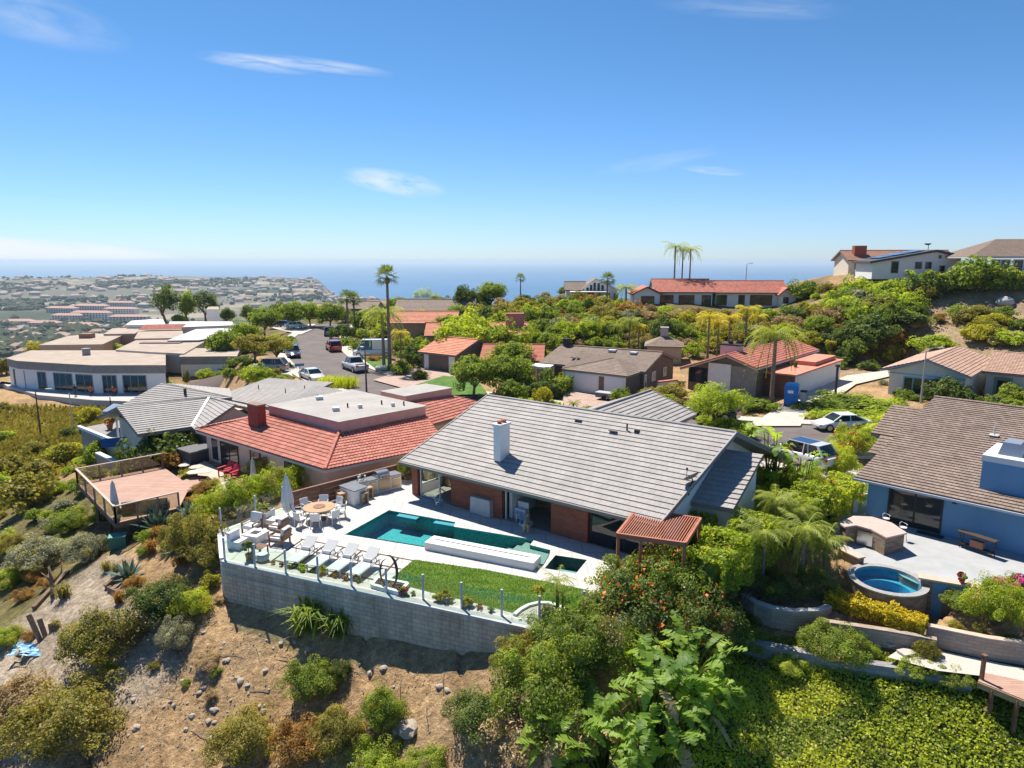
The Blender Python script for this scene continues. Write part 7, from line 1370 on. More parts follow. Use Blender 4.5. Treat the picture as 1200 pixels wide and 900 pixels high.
def adirondack(p,ang,label):
 r=empty('adirondack_chair',p,label,'chair','red garden chairs on the pink patio');f=Frame(p,facing(ang))
 for k in range(5):m=MB();x=-.24+.12*k;m.mesh([f(x-.05,-.3,.3),f(x+.05,-.3,.3),f(x+.06,-.62,.95-abs(k-2)*.04),f(x-.06,-.62,.95-abs(k-2)*.04),f(x-.05,-.33,.3),f(x+.05,-.33,.3),f(x+.06,-.65,.95-abs(k-2)*.04),f(x-.06,-.65,.95-abs(k-2)*.04)],[(0,1,2,3),(7,6,5,4),(0,3,7,4),(1,5,6,2),(3,2,6,7)]);m.build('back_slat',RED,r)
 m=MB();m.mesh([f(-.28,-.34,.28),f(.28,-.34,.28),f(.28,.3,.4),f(-.28,.3,.4),f(-.28,-.34,.24),f(.28,-.34,.24),f(.28,.3,.36),f(-.28,.3,.36)],[(0,1,2,3),(7,6,5,4),(3,2,6,7),(0,3,7,4),(1,5,6,2)]);m.build('seat',RED,r)
 for sg in(-1,1):
  m=MB();f.box(m,sg*.34-.07,sg*.34+.07,-.42,.36,.56,.6);m.build('armrest',RED,r)
  for o in(.28,-.38):m=MB();f.box(m,sg*.33-.03,sg*.33+.03,o-.04,o+.04,0,.56);m.build('leg',RED,r)
adirondack(P(264,557,-.83),-25,'red slatted garden chair nearer the glass doors');adirondack(P(271,561,-.83),-25,'red slatted garden chair nearer the yellow green bush')
def spa_tub():
 p=P(231,537,-.8);f=Frame(p,facing(-38));r=empty('covered_spa',p,'dark covered square hot tub at the corner of the pink house','hot tub');m=MB();f.box(m,-1.0,1.0,-1.0,1.0,-.3,.75);m.build('cabinet',mat('spa_cabinet',(.06,.06,.065),.7),r);m=MB();f.box(m,-1.06,1.06,-1.06,1.06,.75,.87);m.build('cover',mat('spa_cover',(.13,.13,.135),.8),r)
 parasol(P(298,571,-.8),2.0,.17,'small closed white parasol rising out of the hedge by the patio')
 g=P(131,487,-.9);r=empty('square_parasol',(g.x,g.y,-1.6),'open blue grey square parasol on the terrace of the grey tiled house','parasol');m=MB();m.tube([(g.x,g.y,-1.6),(g.x,g.y,1.0)],.05,8);m.build('pole',DARKM,r);m=MB();c=[P(u,v,.85)for u,v in((119,482),(133,473),(153,476),(141,483.5))];t=sum(c,V3())/4+V3((0,0,.45));m.mesh(c+[t]+[x-V3((0,0,.12))for x in c],[(0,1,4),(1,2,4),(2,3,4),(3,0,4),(5,6,1,0),(6,7,2,1),(7,8,3,2),(8,5,0,3)]);m.build('canopy',mat('slate_cloth',(.20,.27,.36),.9),r)
 g=P(141,522,-1.25);f=Frame(g,facing(15));r=empty('patio_sofa',g,'bright blue outdoor sofa on the terrace below the grey roof','sofa');BC=mat('blue_cushion',(.02,.10,.32),.9);m=MB();f.box(m,-1.3,1.3,-.4,.4,.05,.42);m.build('seat',BC,r);m=MB();f.box(m,-1.3,1.3,.4,.58,.05,.8);m.build('backrest',BC,r)
 for k in range(3):m=MB();f.box(m,-1.2+.85*k,-.5+.85*k,.2,.39,.42,.75);m.build('cushion',mat('pale_cushion',(.5,.58,.66),.9),r)
 for u,v,lab in((129,503,'terracotta pot with a red leafed plant on the blue terrace'),):g=P(u,v,-1.25);r=empty('terracotta_pot',g,lab,'potted plant');m=MB();m.lathe(g,[(.2,0),(.3,.45),(.26,.47)],12);m.build('pot',mat('clay',(0,0,0)),r);o=bpy.data.objects.new('foliage',shrub_proto('pot_rust','rust',(.4,.4,.4),16,30,.1,8,stems=False));COL.objects.link(o);o.parent=r;o.location=(0,0,.4)
spa_tub()
def slope_bits():
 TW=mat('old_timber',(.16,.10,.07),.9,(.24,.17,.12),5)
 g=G(54,748);r=empty('broken_timbers',g,'broken dark timber posts leaning out of the bare slope','timber');q=random.Random(5)
 for k in range(4):a=g+V3((.25*k-.3,.1*k,-.2));m=MB();m.bar(a,a+V3((-.7+.2*k,.35,1.3-.3*k)),.2,.16);m.build('timber',TW,r)
 for(u,v,lab)in((37,765,'crumpled pale blue tarp on the bare bench below the timbers'),(30,758,'small blue scrap of tarp beside the larger one')):
  g=G(u,v);m=MB();n=10;s=.9 if u==37 else .45;q=random.Random(u);pt=[[g+V3((s*(i/9-.5)*2,s*(j/9-.5)*1.1,.06+q.uniform(0,.16)))for i in range(n)]for j in range(n)]
  for j in range(n-1):
   for i in range(n-1):
    if q.random()<.8:m.face((pt[j][i],pt[j][i+1],pt[j+1][i+1],pt[j+1][i]))
  tag(m.build('tarp',mat('tarp_blue',(.12,.46,.68),.6,(.45,.62,.70),3)),lab,'tarp')
 for a,b,lab in(((124,690),(146,672),'dark timber edging around the young agave'),((128,692),(144,699),'short timber sleeper in front of the agave'),((40,715),(80,672),'old timber edge of the gravel bench')):
  p,q2=G(*a),G(*b);m=MB();m.bar(p+V3((0,0,.1)),q2+V3((0,0,.1)),.22,.3);o=m.build('timber_edging',TW);tag(o,lab,'timber edging')
 g=G(322,703);r=empty('garden_hose',g,'coiled green garden hose at the foot of the block wall','hose');m=MB();pts=[g+V3((.42*math.cos(t*.35)*(1+.04*t%.3),.42*math.sin(t*.35),.05+.004*t))for t in range(54)];m.tube(pts,.022,5);m.build('coil',mat('hose_green',(.05,.33,.27),.5),r);g2=G(342,702);m=MB();m.tube([g2+V3((0,0,-.3)),g2+V3((0,0,.75))],.05,8);m.build('tap_post',CAPM,r);m=MB();m.tube([pts[-1],(pts[-1]+g2)/2+V3((0,-.2,.05)),g2+V3((0,-.08,.7))],.02,5);m.build('hose',mat('hose_green',(0,0,0)),r)
 g=G(136,628);r=empty('lattice_panel',g,'dark lattice panel leaning under the wooden deck','lattice');m=MB()
 for k in range(9):m.bar(g+V3((-1.3+.32*k,0,0)),g+V3((-1.3+.32*k,.2,.9)),.04,.03);
 for k in range(4):m.bar(g+V3((-1.35,.05+.05*k,.1+.25*k)),g+V3((1.35,.05+.05*k,.1+.25*k)),.04,.028)
 m.build('slats',DKW,r)
 g=G(139,641);m=MB();m.box(g+V3((0,0,.35)),(.9,.7,.7),.4);r=empty('storage_bin',g,'green storage bin in the shade below the deck','bin');m.build('box',mat('bin_green',(.05,.16,.11),.6),r);m=MB();m.box(g+V3((0,0,.74)),(.96,.76,.08),.4);m.build('lid',mat('bin_teal',(.10,.30,.24),.6),r)
 for(u,v,lab)in((560,852,'large flat pale boulder on the bare slope below the round bushes'),):
  pass
slope_bits()
# ---------------------------------------------------------------- patio, spa and beds on the right
ZP=-.4;PATIO=mat('patio_grey',(.34,.345,.345),.85,(.40,.405,.405),1.2);LEDGE=tile_mat('stacked_stone',(.22,.155,.11),(.36,.27,.20),.34,.10,joint=.45,rough=.95);CAPT=mat('tan_capstone',(.50,.37,.28),.85,(.57,.44,.35),3);BLK=tile_mat('terrace_block',(.36,.27,.21),(.43,.34,.27),.42,.16,joint=.6,rough=.95)
def pz(u,v,z=ZP):return P(u,v,z)
def right_patio():
 q=[(978,600),(1003,566),(1080,560),(1300,610),(1300,690),(1205,690),(1140,702),(1088,690),(1058,676),(1040,664),(1010,664),(985,648),(976,625)]
 m=MB();m.poly_holes(xy(q,ZP),[],ZP+.003);qq=xy(q,ZP)
 tag(m.build('patio',PATIO),kind='structure');m=MB();ce=[sum(p[i]for p in qq)/len(qq)for i in(0,1)];ins=[(p[0]+(ce[0]-p[0])*.004,p[1]+(ce[1]-p[1])*.004)for p in qq];m.prism(ins,ZP-1.4,ZP-.004);tag(m.build('patio_base',LEDGE),kind='structure')
 sheet('side_path',[(946,600),(978,600),(1006,562),(1030,525),(1020,520),(985,560)],ZP+.012,CONC)
 r=empty('stone_bar',pz(1030,640),'curved stacked stone bar counter with a pink slab top on the blue patio','bar counter');top=[(983,613),(1000,605),(1022,606),(1045,613),(1063,625),(1039,630.5),(1021,621),(1003,616),(990,618)]
 o=[P(u,v,ZP+1.0)for u,v in top];ce=sum(o,V3())/len(o);m=MB();m.prism(plan([x.lerp(ce,.06)for x in o]),ZP-.02,ZP+.95);m.build('base',LEDGE,r);m=MB();m.prism(plan(o),ZP+.95,ZP+1.03);m.build('countertop',mat('pink_slab',(.50,.36,.31),.5,(.57,.43,.37),4),r)
 f=Frame(o[7].lerp(ce,.05),o[6]-o[7]);f.o.z=ZP;m=MB();f.box(m,-.55,-.1,.0,.06,.12,.8);m.build('fridge_door',WHT,r);m=MB();f.box(m,.1,.95,.02,.07,.1,.8);d=m.build('cabinet_door',STEEL,r);m=MB();f.box(m,.2,.85,.09,.12,.7,.73);m.build('handle',STEEL,d)
 for u,v,lab in((1037,622,'wire bar stool behind the stone bar nearer the glass doors'),(1057,633,'wire bar stool at the outer end of the stone bar')):
  p=pz(u,v);s=empty('bar_stool',p,lab,'stool','wire stools at the stone bar');m=MB();m.lathe(p,[(.17,.72),(.18,.75),(.1,.77)],14);m.build('seat',WHT,s)
  for k in range(4):a=.785+1.571*k;m=MB();m.tube([p+V3((.12*math.cos(a),.12*math.sin(a),.72)),p+V3((.22*math.cos(a),.22*math.sin(a),0))],.014,6);m.build('leg',DARKM,s)
  m=MB();pts=[p+V3((.19*math.cos(t),.19*math.sin(t),.98-.08*abs(math.cos(t))))for t in[R(-30+15*k)for k in range(13)]];m.tube(pts,.014,6);m.tube([p+V3((.17,0,.74)),pts[2]],.012,5);m.tube([p+V3((-.17,0,.74)),pts[-1]],.012,5);m.build('backrest',WHT,s)
 a,b=pz(1124,640),pz(1163,653);f=Frame(a,b-a);L_=(b-a).length;r=empty('console_table',f(L_/2,-.1,0),'dark iron console table with a crate beneath against the blue wall','console table');m=MB();f.box(m,-.1,L_+.1,-.25,.2,.82,.88);m.build('top',mat('iron_brown',(.07,.045,.03),.6),r)
 for x in(.03,L_-.03):
  for o_ in(-.18,.13):m=MB();m.tube([f(x,o_,.82),f(x+.05,o_,.55),f(x-.03,o_,.3),f(x+.04,o_,0)],.022,6);m.build('leg',DARKM,r)
 m=MB();f.box(m,.0,L_,-.18,.13,.2,.24);m.build('shelf',DARKM,r);m=MB();f.box(m,L_*.33,L_*.72,-.16,.12,.24,.6);tag(m.build('wooden_crate',mat('crate',(.30,.14,.09),.8)),'reddish brown crate on the shelf of the iron console table','crate')
 f=BF;m=MB();f.box(m,2.8,4.1,.15,.65,.006,.03);tag(m.build('door_mat',mat('mat_dark',(.05,.05,.05),.95)),'dark door mat in front of the sliding glass doors','door mat')
 for k,(u,v,w,hh,c,lab)in enumerate(((1008,592,.55,.75,(.62,.55,.38),'cream storage box beside the blue wall corner'),(1008,584,.5,.45,(.66,.6,.45),'cream lidded box behind the other storage box'),(999,600,.4,.7,(.55,.52,.47),'pale garden cart by the storage boxes'))):
  p=pz(u,v);r=empty('storage_box',p,lab,'storage box');m=MB();m.box(p+V3((0,0,hh/2+(.5 if k==1 else 0))),(w,w,hh),.4);m.build('body',mat('box_%d'%k,c,.7),r);m=MB();m.box(p+V3((0,0,hh+.03+(.5 if k==1 else 0))),(w+.06,w+.06,.07),.4);m.build('lid',mat('box_%d'%k,c,.7),r)
  if k==1:m=MB();m.box(p+V3((0,0,.25)),(w*.8,w*.8,.5),.4);m.build('stand',DARKM,r)
 p=pz(972,619);r=empty('kettle_grill',p,'dark grill cart with a blue bag at the end of the stone bar','grill');m=MB();m.lathe(p+V3((0,0,.6)),[(.05,0),(.28,.1),(.33,.25),(.25,.42),(.05,.48)],16);m.build('bowl',DARKM,r)
 for k in range(3):a=2.1*k;m=MB();m.tube([p+V3((.15*math.cos(a),.15*math.sin(a),.65)),p+V3((.32*math.cos(a),.32*math.sin(a),0))],.02,6);m.build('leg',DARKM,r)
 m=MB();m.box(p+V3((-.5,-.2,.45)),(.4,.3,.5),.5);tag(m.build('cloth_bag',mat('bag_blue',(.10,.28,.55),.8)),'blue cloth bag hanging by the grill cart','bag')
right_patio()
def round_spa():
 c=pz(1040,679,-.25);rx=1.55;r=empty('round_spa',(c.x,c.y,ZP),'round blue spa with a stacked stone wall and grey rim','spa');z1=ZP+.12;n=40
 m=MB();vs,fs=[],[];prof=[(rx+.1,-1.75),(rx+.1,z1),(rx-.15,z1),(rx-.15,z1-.75),(rx-.55,z1-.75),(rx-.55,z1-1.1),(.02,z1-1.1)]
 ring=lambda rr,z:[c+V3((rr*math.cos(6.2832*k/n),rr*math.sin(6.2832*k/n),z-c.z))for k in range(n)]
 def shell(pr,name,mt):
  m=MB();L0=0
  for i in range(len(pr)-1):
   A,B=ring(*pr[i]),ring(*pr[i+1])
   for k in range(n):k2=(k+1)%n;a0,a1=6.2832*k/n*rx,6.2832*(k+1)/n*rx;m.face((A[k],A[k2],B[k2],B[k]),0,((a0,pr[i][1]),(a1,pr[i][1]),(a1,pr[i+1][1]),(a0,pr[i+1][1])))
  return m.build(name,mt,r)
 shell([(rx+.1,-2.2),(rx+.1,z1)],'stone_wall',LEDGE);shell([(rx+.14,z1-.03),(rx+.16,z1+.05),(rx-.15,z1+.05),(rx-.15,z1-.05)],'rim',mat('spa_rim',(.27,.26,.25),.7,(.36,.35,.33),5));shell([(rx-.15,z1-.05),(rx-.16,z1-.5),(rx-.5,z1-.5),(rx-.52,z1-.95),(.02,z1-.95)],'basin',mat('spa_blue',(.05,.28,.46),.5,(.08,.36,.54),3))
 m=MB();m.face([p for p in ring(rx-.152,z1-.1)]);m.build('water',PW,r)
 a,b=pz(1083,688),pz(1152,700);w=empty('low_wall',a,'low blue wall with tan capstones running from the spa to the flower bed','wall');f=Frame(a,b-a);L_=(b-a).length;m=MB();f.box(m,-.1,L_,-.18,.18,-1.5,.42);m.build('body',BLUEW,w);m=MB();f.box(m,-.15,.3,-.21,.21,-1.5,.44);m.build('stone_pier',LEDGE,w);m=MB();f.box(m,-.3,L_+.1,-.27,.27,.445,.53);m.build('coping',CAPT,w)
 p=f(L_*.62,0,.53);e=empty('flower_pot',p,'small pot of red flowers on the tan capped low wall','potted plant');m=MB();m.lathe(p,[(.09,0),(.14,.16),(.12,.18)],12);m.build('pot',mat('clay',(0,0,0)),e);o=bpy.data.objects.new('flowers',shrub_proto('pot_red','mid',(.22,.22,.18),12,22,.06,31,stems=False,flowers=(['red','pink'],1.0,.06)));COL.objects.link(o);o.parent=e;o.location=(0,0,.15)
 a,b=pz(985,652),pz(1006,662);w=empty('low_wall',a,'short stone wall stub with brick cap left of the round spa','wall');f=Frame(a,b-a);m=MB();f.box(m,0,1.2,-.2,.2,-1.6,.4);m.build('body',LEDGE,w);m=MB();f.box(m,-.05,1.25,-.24,.24,.4,.47);m.build('coping',CAPT,w)
round_spa()
def block_wall(px,z_top,h,label,cap=None,th=.3,m_=None):
 p=[P(u,v,z_top)for u,v in px];r=empty('terrace_wall',(p[0].x,p[0].y,z_top-h),label,'retaining wall');m=MB();c=MB();x=0
 off=[]
 for i,q in enumerate(p):d=(p[min(i+1,len(p)-1)]-p[max(i-1,0)]).normalized();s=V3((-d.y,d.x,0));off.append(q+s*th)
 for i in range(len(p)-1):
  a,b,A,B=p[i],p[i+1],off[i],off[i+1];L_=(b-a).length;dz=V3((0,0,h));m.face((a-dz,b-dz,b,a),0,((x,-h),(x+L_,-h),(x+L_,0),(x,0)));m.face((a,b,B,A));m.face((B-dz,A-dz,A,B));x+=L_
  c.face((a+V3((0,0,.003)),b+V3((0,0,.003)),b+V3((0,0,.06)),a+V3((0,0,.06))));c.face((a+V3((0,0,.06)),b+V3((0,0,.06)),B+V3((0,0,.06)),A+V3((0,0,.06))))
 m.build('blocks',m_ or BLK,r)
 if cap:c.build('coping',cap,r)
 return r
block_wall([(868,697),(884,707),(905,714),(930,718),(962,717),(975,712)],-1.0,.9,'curved pale block wall under the feathery palms',CAPM)
block_wall([(966,730),(1000,735),(1040,741),(1080,748),(1098,752)],-1.15,1.0,'brown block terrace wall below the yellow flower bed',BLK)
block_wall([(1098,752),(1120,756),(1160,762),(1215,768),(1260,772)],-1.15,1.0,'tan capped block wall above the gravel path',CAPT)if False else block_wall([(1087,735),(1120,742),(1160,750),(1205,756),(1270,762)],-.9,1.0,'tan capped block wall above the gravel path',CAPT)
block_wall([(832,742),(860,748),(900,757),(950,767),(1000,776),(1050,783),(1100,790),(1140,800)],-2.0,1.4,'long grey interlocking block wall at the top of the ivy slope',None,.4,tile_mat('grey_block',(.27,.255,.255),(.34,.325,.32),.46,.2,joint=.6,rough=.95))
sheet('gravel_path',[(1040,770),(1060,757),(1100,762),(1200,783),(1270,800),(1270,815),(1200,800),(1150,792),(1100,786)],-1.75,mat('path_gravel',(.42,.38,.33),.95,(.55,.51,.45),12))
def right_deck():
 z=-1.75;q=[P(u,v,z)for u,v in((1146,799),(1152,789),(1205,800),(1275,830),(1280,860),(1205,823))];r=empty('garden_deck',(*q[0][:2],z),'wooden deck corner with one tall post at the edge of the ivy slope','deck');m=MB();m.prism(plan(q),z-.04,z+.04);m.build('floor',DECKW,r);m=MB();m.bar(q[0]-V3((0,0,.12)),q[5]-V3((0,0,.12)),.08,.24);m.bar(q[5]-V3((0,0,.12)),q[4]-V3((0,0,.12)),.08,.24);m.build('rim_joist',TEAK,r)
 p=P(1150,797,z);m=MB();m.box(p+V3((0,0,.5)),(.12,.12,1.1),.3);m.build('post',WOODBR,r);m=MB();m.box(p+V3((0,0,1.07)),(.17,.17,.05),.3);m.build('post_cap',WOODBR,r)
 for k in(.3,.8):s=q[0].lerp(q[5],k);m=MB();m.box(s-V3((0,0,1.0)),(.12,.12,1.8));m.build('support_post',WOODBR,r)
 for k,(u,v,lab)in enumerate(((1044,754,'square stepping stone on the path by the thin shrub'),(1062,765,'second stepping stone nearer the block wall'))):g=P(u,v,-1.7);m=MB();m.box(g+V3((0,0,.03)),(.6,.45,.08),.3);tag(m.build('stepping_stone',CONC),lab,'stepping stone')
 p=G(880,716);r=empty('wooden_trellis',p,'dark wooden trellis leaning in the shade of the palms','trellis');m=MB();f=Frame(p,facing(40))
 for k in range(6):f.box(m,-.8+.3*k,-.76+.3*k,-.02,.02,-.1,1.0)
 for k in range(4):f.box(m,-.85,.8,-.021,.019,.1+.28*k,.14+.28*k)
 m.build('slats',DKW,r)
right_deck()
# ---------------------------------------------------------------- planting
NM=dict(olive='olive_scrub',dark='dark_shrub',mid='green_shrub',bright='leafy_shrub',yellow='yellow_shrub',dry='dry_brush',rust='rust_shrub',grey='grey_shrub',lime='lime_shrub')
def unit(lm,near,seed,flowers=None,kind=''):
 """A bush of radius about 1, fine-leaved when near."""
 key=f'bush_{lm}_{"near" if near else "far"}_{kind}{seed}'
 if near:return shrub_proto(key,lm,(1,1,.8),150,150,.03,seed,clump=.23,flowers=flowers)
 return shrub_proto(key,lm,(1,1,.85),70,52,.08,seed,clump=.28,flowers=flowers)
def sh(lm,u,v,w,label,hs=1.0,seed=None,flowers=None,near=None,cat='shrub',name='shrub',group=None,depth=None,kind='',z=None):
 """Bush whose foot shows at pixel u, v and which is w pixels wide."""
 g=P(u,v,z)if z is not None else(G(u,v)if depth is None else PD(u,v,depth));k=math.hypot(g.y,g.z-H)*w/F/2.1;g=g+V3((0,k*.35,0));g.z=(gz(g.x,g.y)if z is None else z)-.06*k
 if near is None:near=g.y<48
 name=NM[lm]if name=='shrub' else name
 return place(unit(lm,near,(int(u)%3)+1 if seed is None else seed,flowers,kind),name,g,(k,k,k*hs),label=label,cat=cat,group=group)
# --- bushes of the bare slope and the garden slope on the left
for a in[('olive',110,787,84,'rounded olive bush beside the blue tarp on the bare slope',.95),('dark',186,733,72,'dark dense bush on the slope right of the agave',.95),('lime',224,724,42,'small lime green bush growing against the dark dense bush',1.0),('grey',202,762,42,'grey green bush below the lime green one',1.15),('olive',70,893,112,'largest olive bush in the lower corner of the bare slope',.85),('dry',14,862,80,'dry grey brush beside the largest olive bush',.9),('mid',361,826,58,'round bright topped bush alone on the bare dirt below the hose',1.0),('dark',398,800,24,'small dark twiggy bush beside the round bright topped one',1.2),('mid',446,866,46,'narrow upright bush next to the pale boulder',1.45),('rust',352,898,66,'rust and green bush at the foot of the bare slope',.9),('olive',392,890,58,'olive bush beside the rust coloured bush',1.1),('olive',283,900,74,'sprawling olive bush left of the rust coloured bush',.9),('bright',442,915,62,'yellow green bush below the narrow upright bush',.8),('bright',498,915,48,'small yellow green bush right of the other yellow green one',.7),('dark',562,868,74,'low dark bush left of the tall shrub mass',.8),('mid',640,872,108,'tall green shrub mass at the end of the block wall',1.25),('mid',690,800,96,'green shrub mass between the tallest shrub and the orange flowers',1.1),('dry',640,905,110,'brown dry brush under the tall green shrub mass',.8),('olive',612,800,58,'olive shrub touching the corner of the block wall',1.2),('mid',648,770,76,'leafy green shrub covering the far end of the block wall',.8),('olive',226,660,66,'tall olive yellow hedge bush left of the glass railing',1.25),('olive',205,640,40,'olive bush beside the orange grasses under the deck corner',1.1),('yellow',212,646,26,'yellowish low bush next to the orange grasses',.8),('olive',245,668,48,'olive bush against the white side wall of the pool deck',1.0),('bright',250,614,44,'bright hedge bush right of the tall agave',1.35),('bright',278,606,50,'bright hedge bush behind the glass railing',1.35),('bright',306,594,46,'bright hedge bush under the small closed parasol',1.35),('bright',330,586,46,'bright hedge bush behind the square planter',1.35),('lime',360,576,44,'lime hedge bush along the board fence',1.35),('mid',386,569,44,'green hedge bush behind the fence and dining table',1.35),('mid',410,562,40,'green hedge bush near the fence and kitchen island',.8),('yellow',312,562,46,'yellow green round bush beside the red garden chairs',1.0),('rust',462,548,44,'tall purple brown shrub by the red tile eave',1.6),('mid',474,560,22,'small green shrub between kitchen counter and brick pier',1.3),('rust',205,553,36,'rust and green shrub at the back of the wooden deck',.9),('yellow',222,560,20,'small yellow shrub by the patio stones',.8),('rust',236,580,30,'rusty low succulents in the patio bed',.7),('yellow',247,575,28,'yellow green succulents in the patio bed',.7),('rust',228,592,22,'reddish succulent clump below the patio bed',.7),('dark',165,560,56,'dark hedge bush below the grey tiled eave',1.1),('dark',195,550,56,'dark hedge bush next to the hot tub',1.1),('mid',215,536,40,'green hedge bush at the corner of the grey house',1.0),('mid',150,570,40,'green bush by the low grey garden wall',1.0),('bright',262,500,34,'bright hedge between the grey gable and the red tiles',.7),('dark',79,513,17,'small round dark bush below the flag pole',1.0),('yellow',74,545,44,'yellow green bush on the slope below the flag pole',.85),('yellow',103,497,26,'yellow flowering bush on the terrace edge of the grey house',1.1),('dark',98,512,14,'tiny dark bush beside the terrace coping',1.2),('mid',115,545,34,'green bush under the blue terrace',1.2),('mid',108,565,30,'mid green bush beyond the deck railing',.9),('bright',66,580,24,'bright small bush on the eroded bank',.9),('mid',95,580,26,'green bush left of the deck corner',1.0),('olive',30,600,62,'gnarled olive scrub on the eroded bank',1.0),('olive',12,560,40,'dark scrub at the edge below the grassy slope',1.0),('olive',45,560,40,'olive scrub above the eroded bank',.8),('mid',40,612,20,'small mid green bush on the bank path',1.0),('mid',78,625,40,'leafy green bush below the deck posts',.9),('mid',60,650,32,'green scrub above the pale grey bush',.8),('grey',38,672,66,'pale grey bush with bare stems',.8),('grey',98,660,52,'dry grey bush in front of the deck posts',.9),('olive',10,650,36,'olive scrub at the picture edge beside the pale grey bush',.9),('bright',8,690,40,'yellow green scrub below the pale grey bush',.7),('rust',38,682,24,'rusty scrub by the dead stump',.8),('rust',55,690,26,'reddish scrub on the bench edge',.7),('rust',25,705,26,'rusty low scrub left of the dead stump',.7),('rust',34,752,18,'rusty tuft above the blue tarp',.8),('bright',3,760,36,'yellow scrub beside the blue tarp',.8),('mid',168,652,18,'small green tuft under the orange grasses',.9),('rust',155,690,24,'rusty shrub in front of the young agave',.8),('bright',126,790,18,'small yellow green tuft right of the olive bush',.8),('mid',218,806,12,'tiny green tuft on the open dirt',.9),('mid',252,793,14,'tiny bright tuft on the open dirt near the stones',.8),('dry',240,785,30,'dry straw tuft on the open dirt',.5),('dry',258,706,16,'dry tuft near the wall corner',.6),('olive',180,786,14,'tiny olive tuft among the stones',.9),('dry',246,822,14,'dry tuft lower on the open dirt',.8)]:
 sh(a[0],a[1],a[2],a[3],a[4],a[5])
# --- grasses, agaves, strappy plants
def at(me,u,v,s,label,name,cat):g=G(u,v);return place(me,name,g,s,label=label,cat=cat)
agave_proto('agave_rosette',26,1.0,3)
for u,v,s,lab in((185,619,1.9,'large blue agave below the front deck railing'),(223,606,1.4,'blue agave beside the deck end and patio bed'),(204,645,1.1,'small blue agave beside the olive hedge bush'),(151,678,1.35,'grey blue agave in the timber edged bed')):at(PROTO['agave_rosette'],u,v,s,lab,'agave','agave')
blades_proto('orange_grass','rust',240,.8,.45,.018,5);blades_proto('straw_grass','grass',200,.7,.45,.016,6);blades_proto('strap_leaves','mid',130,1.0,.9,.035,7,bend=.7,base_r=.18);blades_proto('reeds','lime',420,1.5,.6,.02,8,bend=.2,base_r=.55)
for u,v,s,lab in((184,633,1.2,'orange grass tuft below the large agave'),(193,641,1.0,'second orange grass tuft further down the slope'),(139,706,.9,'bright orange grass tuft by the short sleeper'),(178,648,1.1,'dull orange grass tuft near the deck shade')):at(PROTO['orange_grass'],u,v,s,lab,'grass_tuft','grass tuft')
for u,v,s,lab in((125,668,.9,'straw grass tuft at the top of the gravel bench'),(136,670,.8,'small straw grass tuft nearer the agave'),(75,700,1.3,'straw grass along the timber edge'),(66,735,.7,'straw tuft near the broken timbers')):at(PROTO['straw_grass'],u,v,s,lab,'grass_tuft','grass tuft')
for u,v,s,lab in((364,738,1.7,'dark strappy plant at the foot of the block wall'),(398,742,1.4,'second strappy plant further along the block wall')):at(PROTO['strap_leaves'],u,v,s,lab,'strappy_plant','plant')
for k in range(3):place(PROTO['reeds'],'reed_clump',P(383+13*k,453,.1),.9,label=['feathery reed clump nearest the white sedan','middle feathery reed clump by the street','feathery reed clump nearest the slim street lamp'][k],cat='reeds',group='reed clumps by the street')
g=G(62,698);m=MB();m.tube([g-V3((0,0,.3)),g+V3((.05,0,.8)),g+V3((-.1,.1,1.7))],[.16,.12,.05],7);m.tube([g+V3((.04,0,.7)),g+V3((.5,.2,1.3)),g+V3((.6,.2,1.8))],[.08,.05,.02],6);m.tube([g+V3((0,0,.9)),g+V3((-.5,0,1.4))],[.07,.02],6);tag(m.build('dead_stump',BARK,smooth=True),'dark forked dead stump on the bench edge','stump')
# --- orange flowering mass by the pergola and the dividing hedge
FLO=(['orange','red','orange'],.013,.042)
for k,(u,v,w,hs,z,lab)in enumerate(((716,730,54,1.0,-.7,'flowering shrub at the lawn end with red blooms'),(742,730,96,1.0,-1.2,'orange flowering shrub in front of the pergola post'),(792,722,110,1.1,-1.2,'largest orange flowering shrub beside the feathery palms'),(765,765,124,1.05,-1.8,'dark flowering shrub behind the paddle leaved plants'),(842,700,84,1.1,-1.0,'orange flowering shrub under the dividing hedge'),(712,775,106,1.1,-1.8,'lower flowering shrub above the paddle leaved plants'),(826,655,50,1.0,-.3,'small orange flowering shrub between pergola and hedge'),(822,770,96,1.1,-1.8,'dark flowering shrub in the shade by the long block wall'))):sh('dark' if k in(3,5,7)else 'mid',u,v,w,lab,hs,flowers=FLO,near=True,kind='flo',seed=k%2+1,cat='flowering shrub',name='flowering_shrub',z=z)
def wp(pts):return[G(u,v)for u,v in pts]
p0,p1,p2,p3=MH(19.6,1.8,0),MH(20.5,-5.5,0),MH(21.6,-11,0),MH(22.2,-16.0,0)
hedge_np('hedge',[p0,p1],1.9,1.9,'bright',.085,230,3,'tall green hedge rising beside the pergola and the lower grey roof',flowers=(['orange','yellow'],.012));hedge_np('hedge',[p1,p2],1.9,1.9,'bright',.09,190,4,'bright hedge section between the strelitzias and the lower roof',flowers=(['orange','yellow'],.02));hedge_np('hedge',[p2,p3],1.8,1.3,'lime',.09,170,5,'yellow green hedge section beside the silver car',flowers=(['yellow','orange'],.02))
for u,v,w,lm,lab in((928,592,44,'bright','bright bush hiding the nose of the silver car'),(958,585,46,'lime','yellow green bush hiding the wheels of the silver car'),(960,606,60,'lime','yellow green bush above the side path of the blue house'),(985,560,50,'lime','yellow green bush beside the blue house eave'),(1000,535,46,'bright','bush with orange trumpets between car apron and brown roof'),(938,585,50,'bright','bright bush behind the second strelitzia')):sh(lm,u,v,w,lab,1.15,near=True,flowers=(['orange'],.03,.05)if 'trumpets' in lab else None,kind='tr' if 'trumpets' in lab else '')
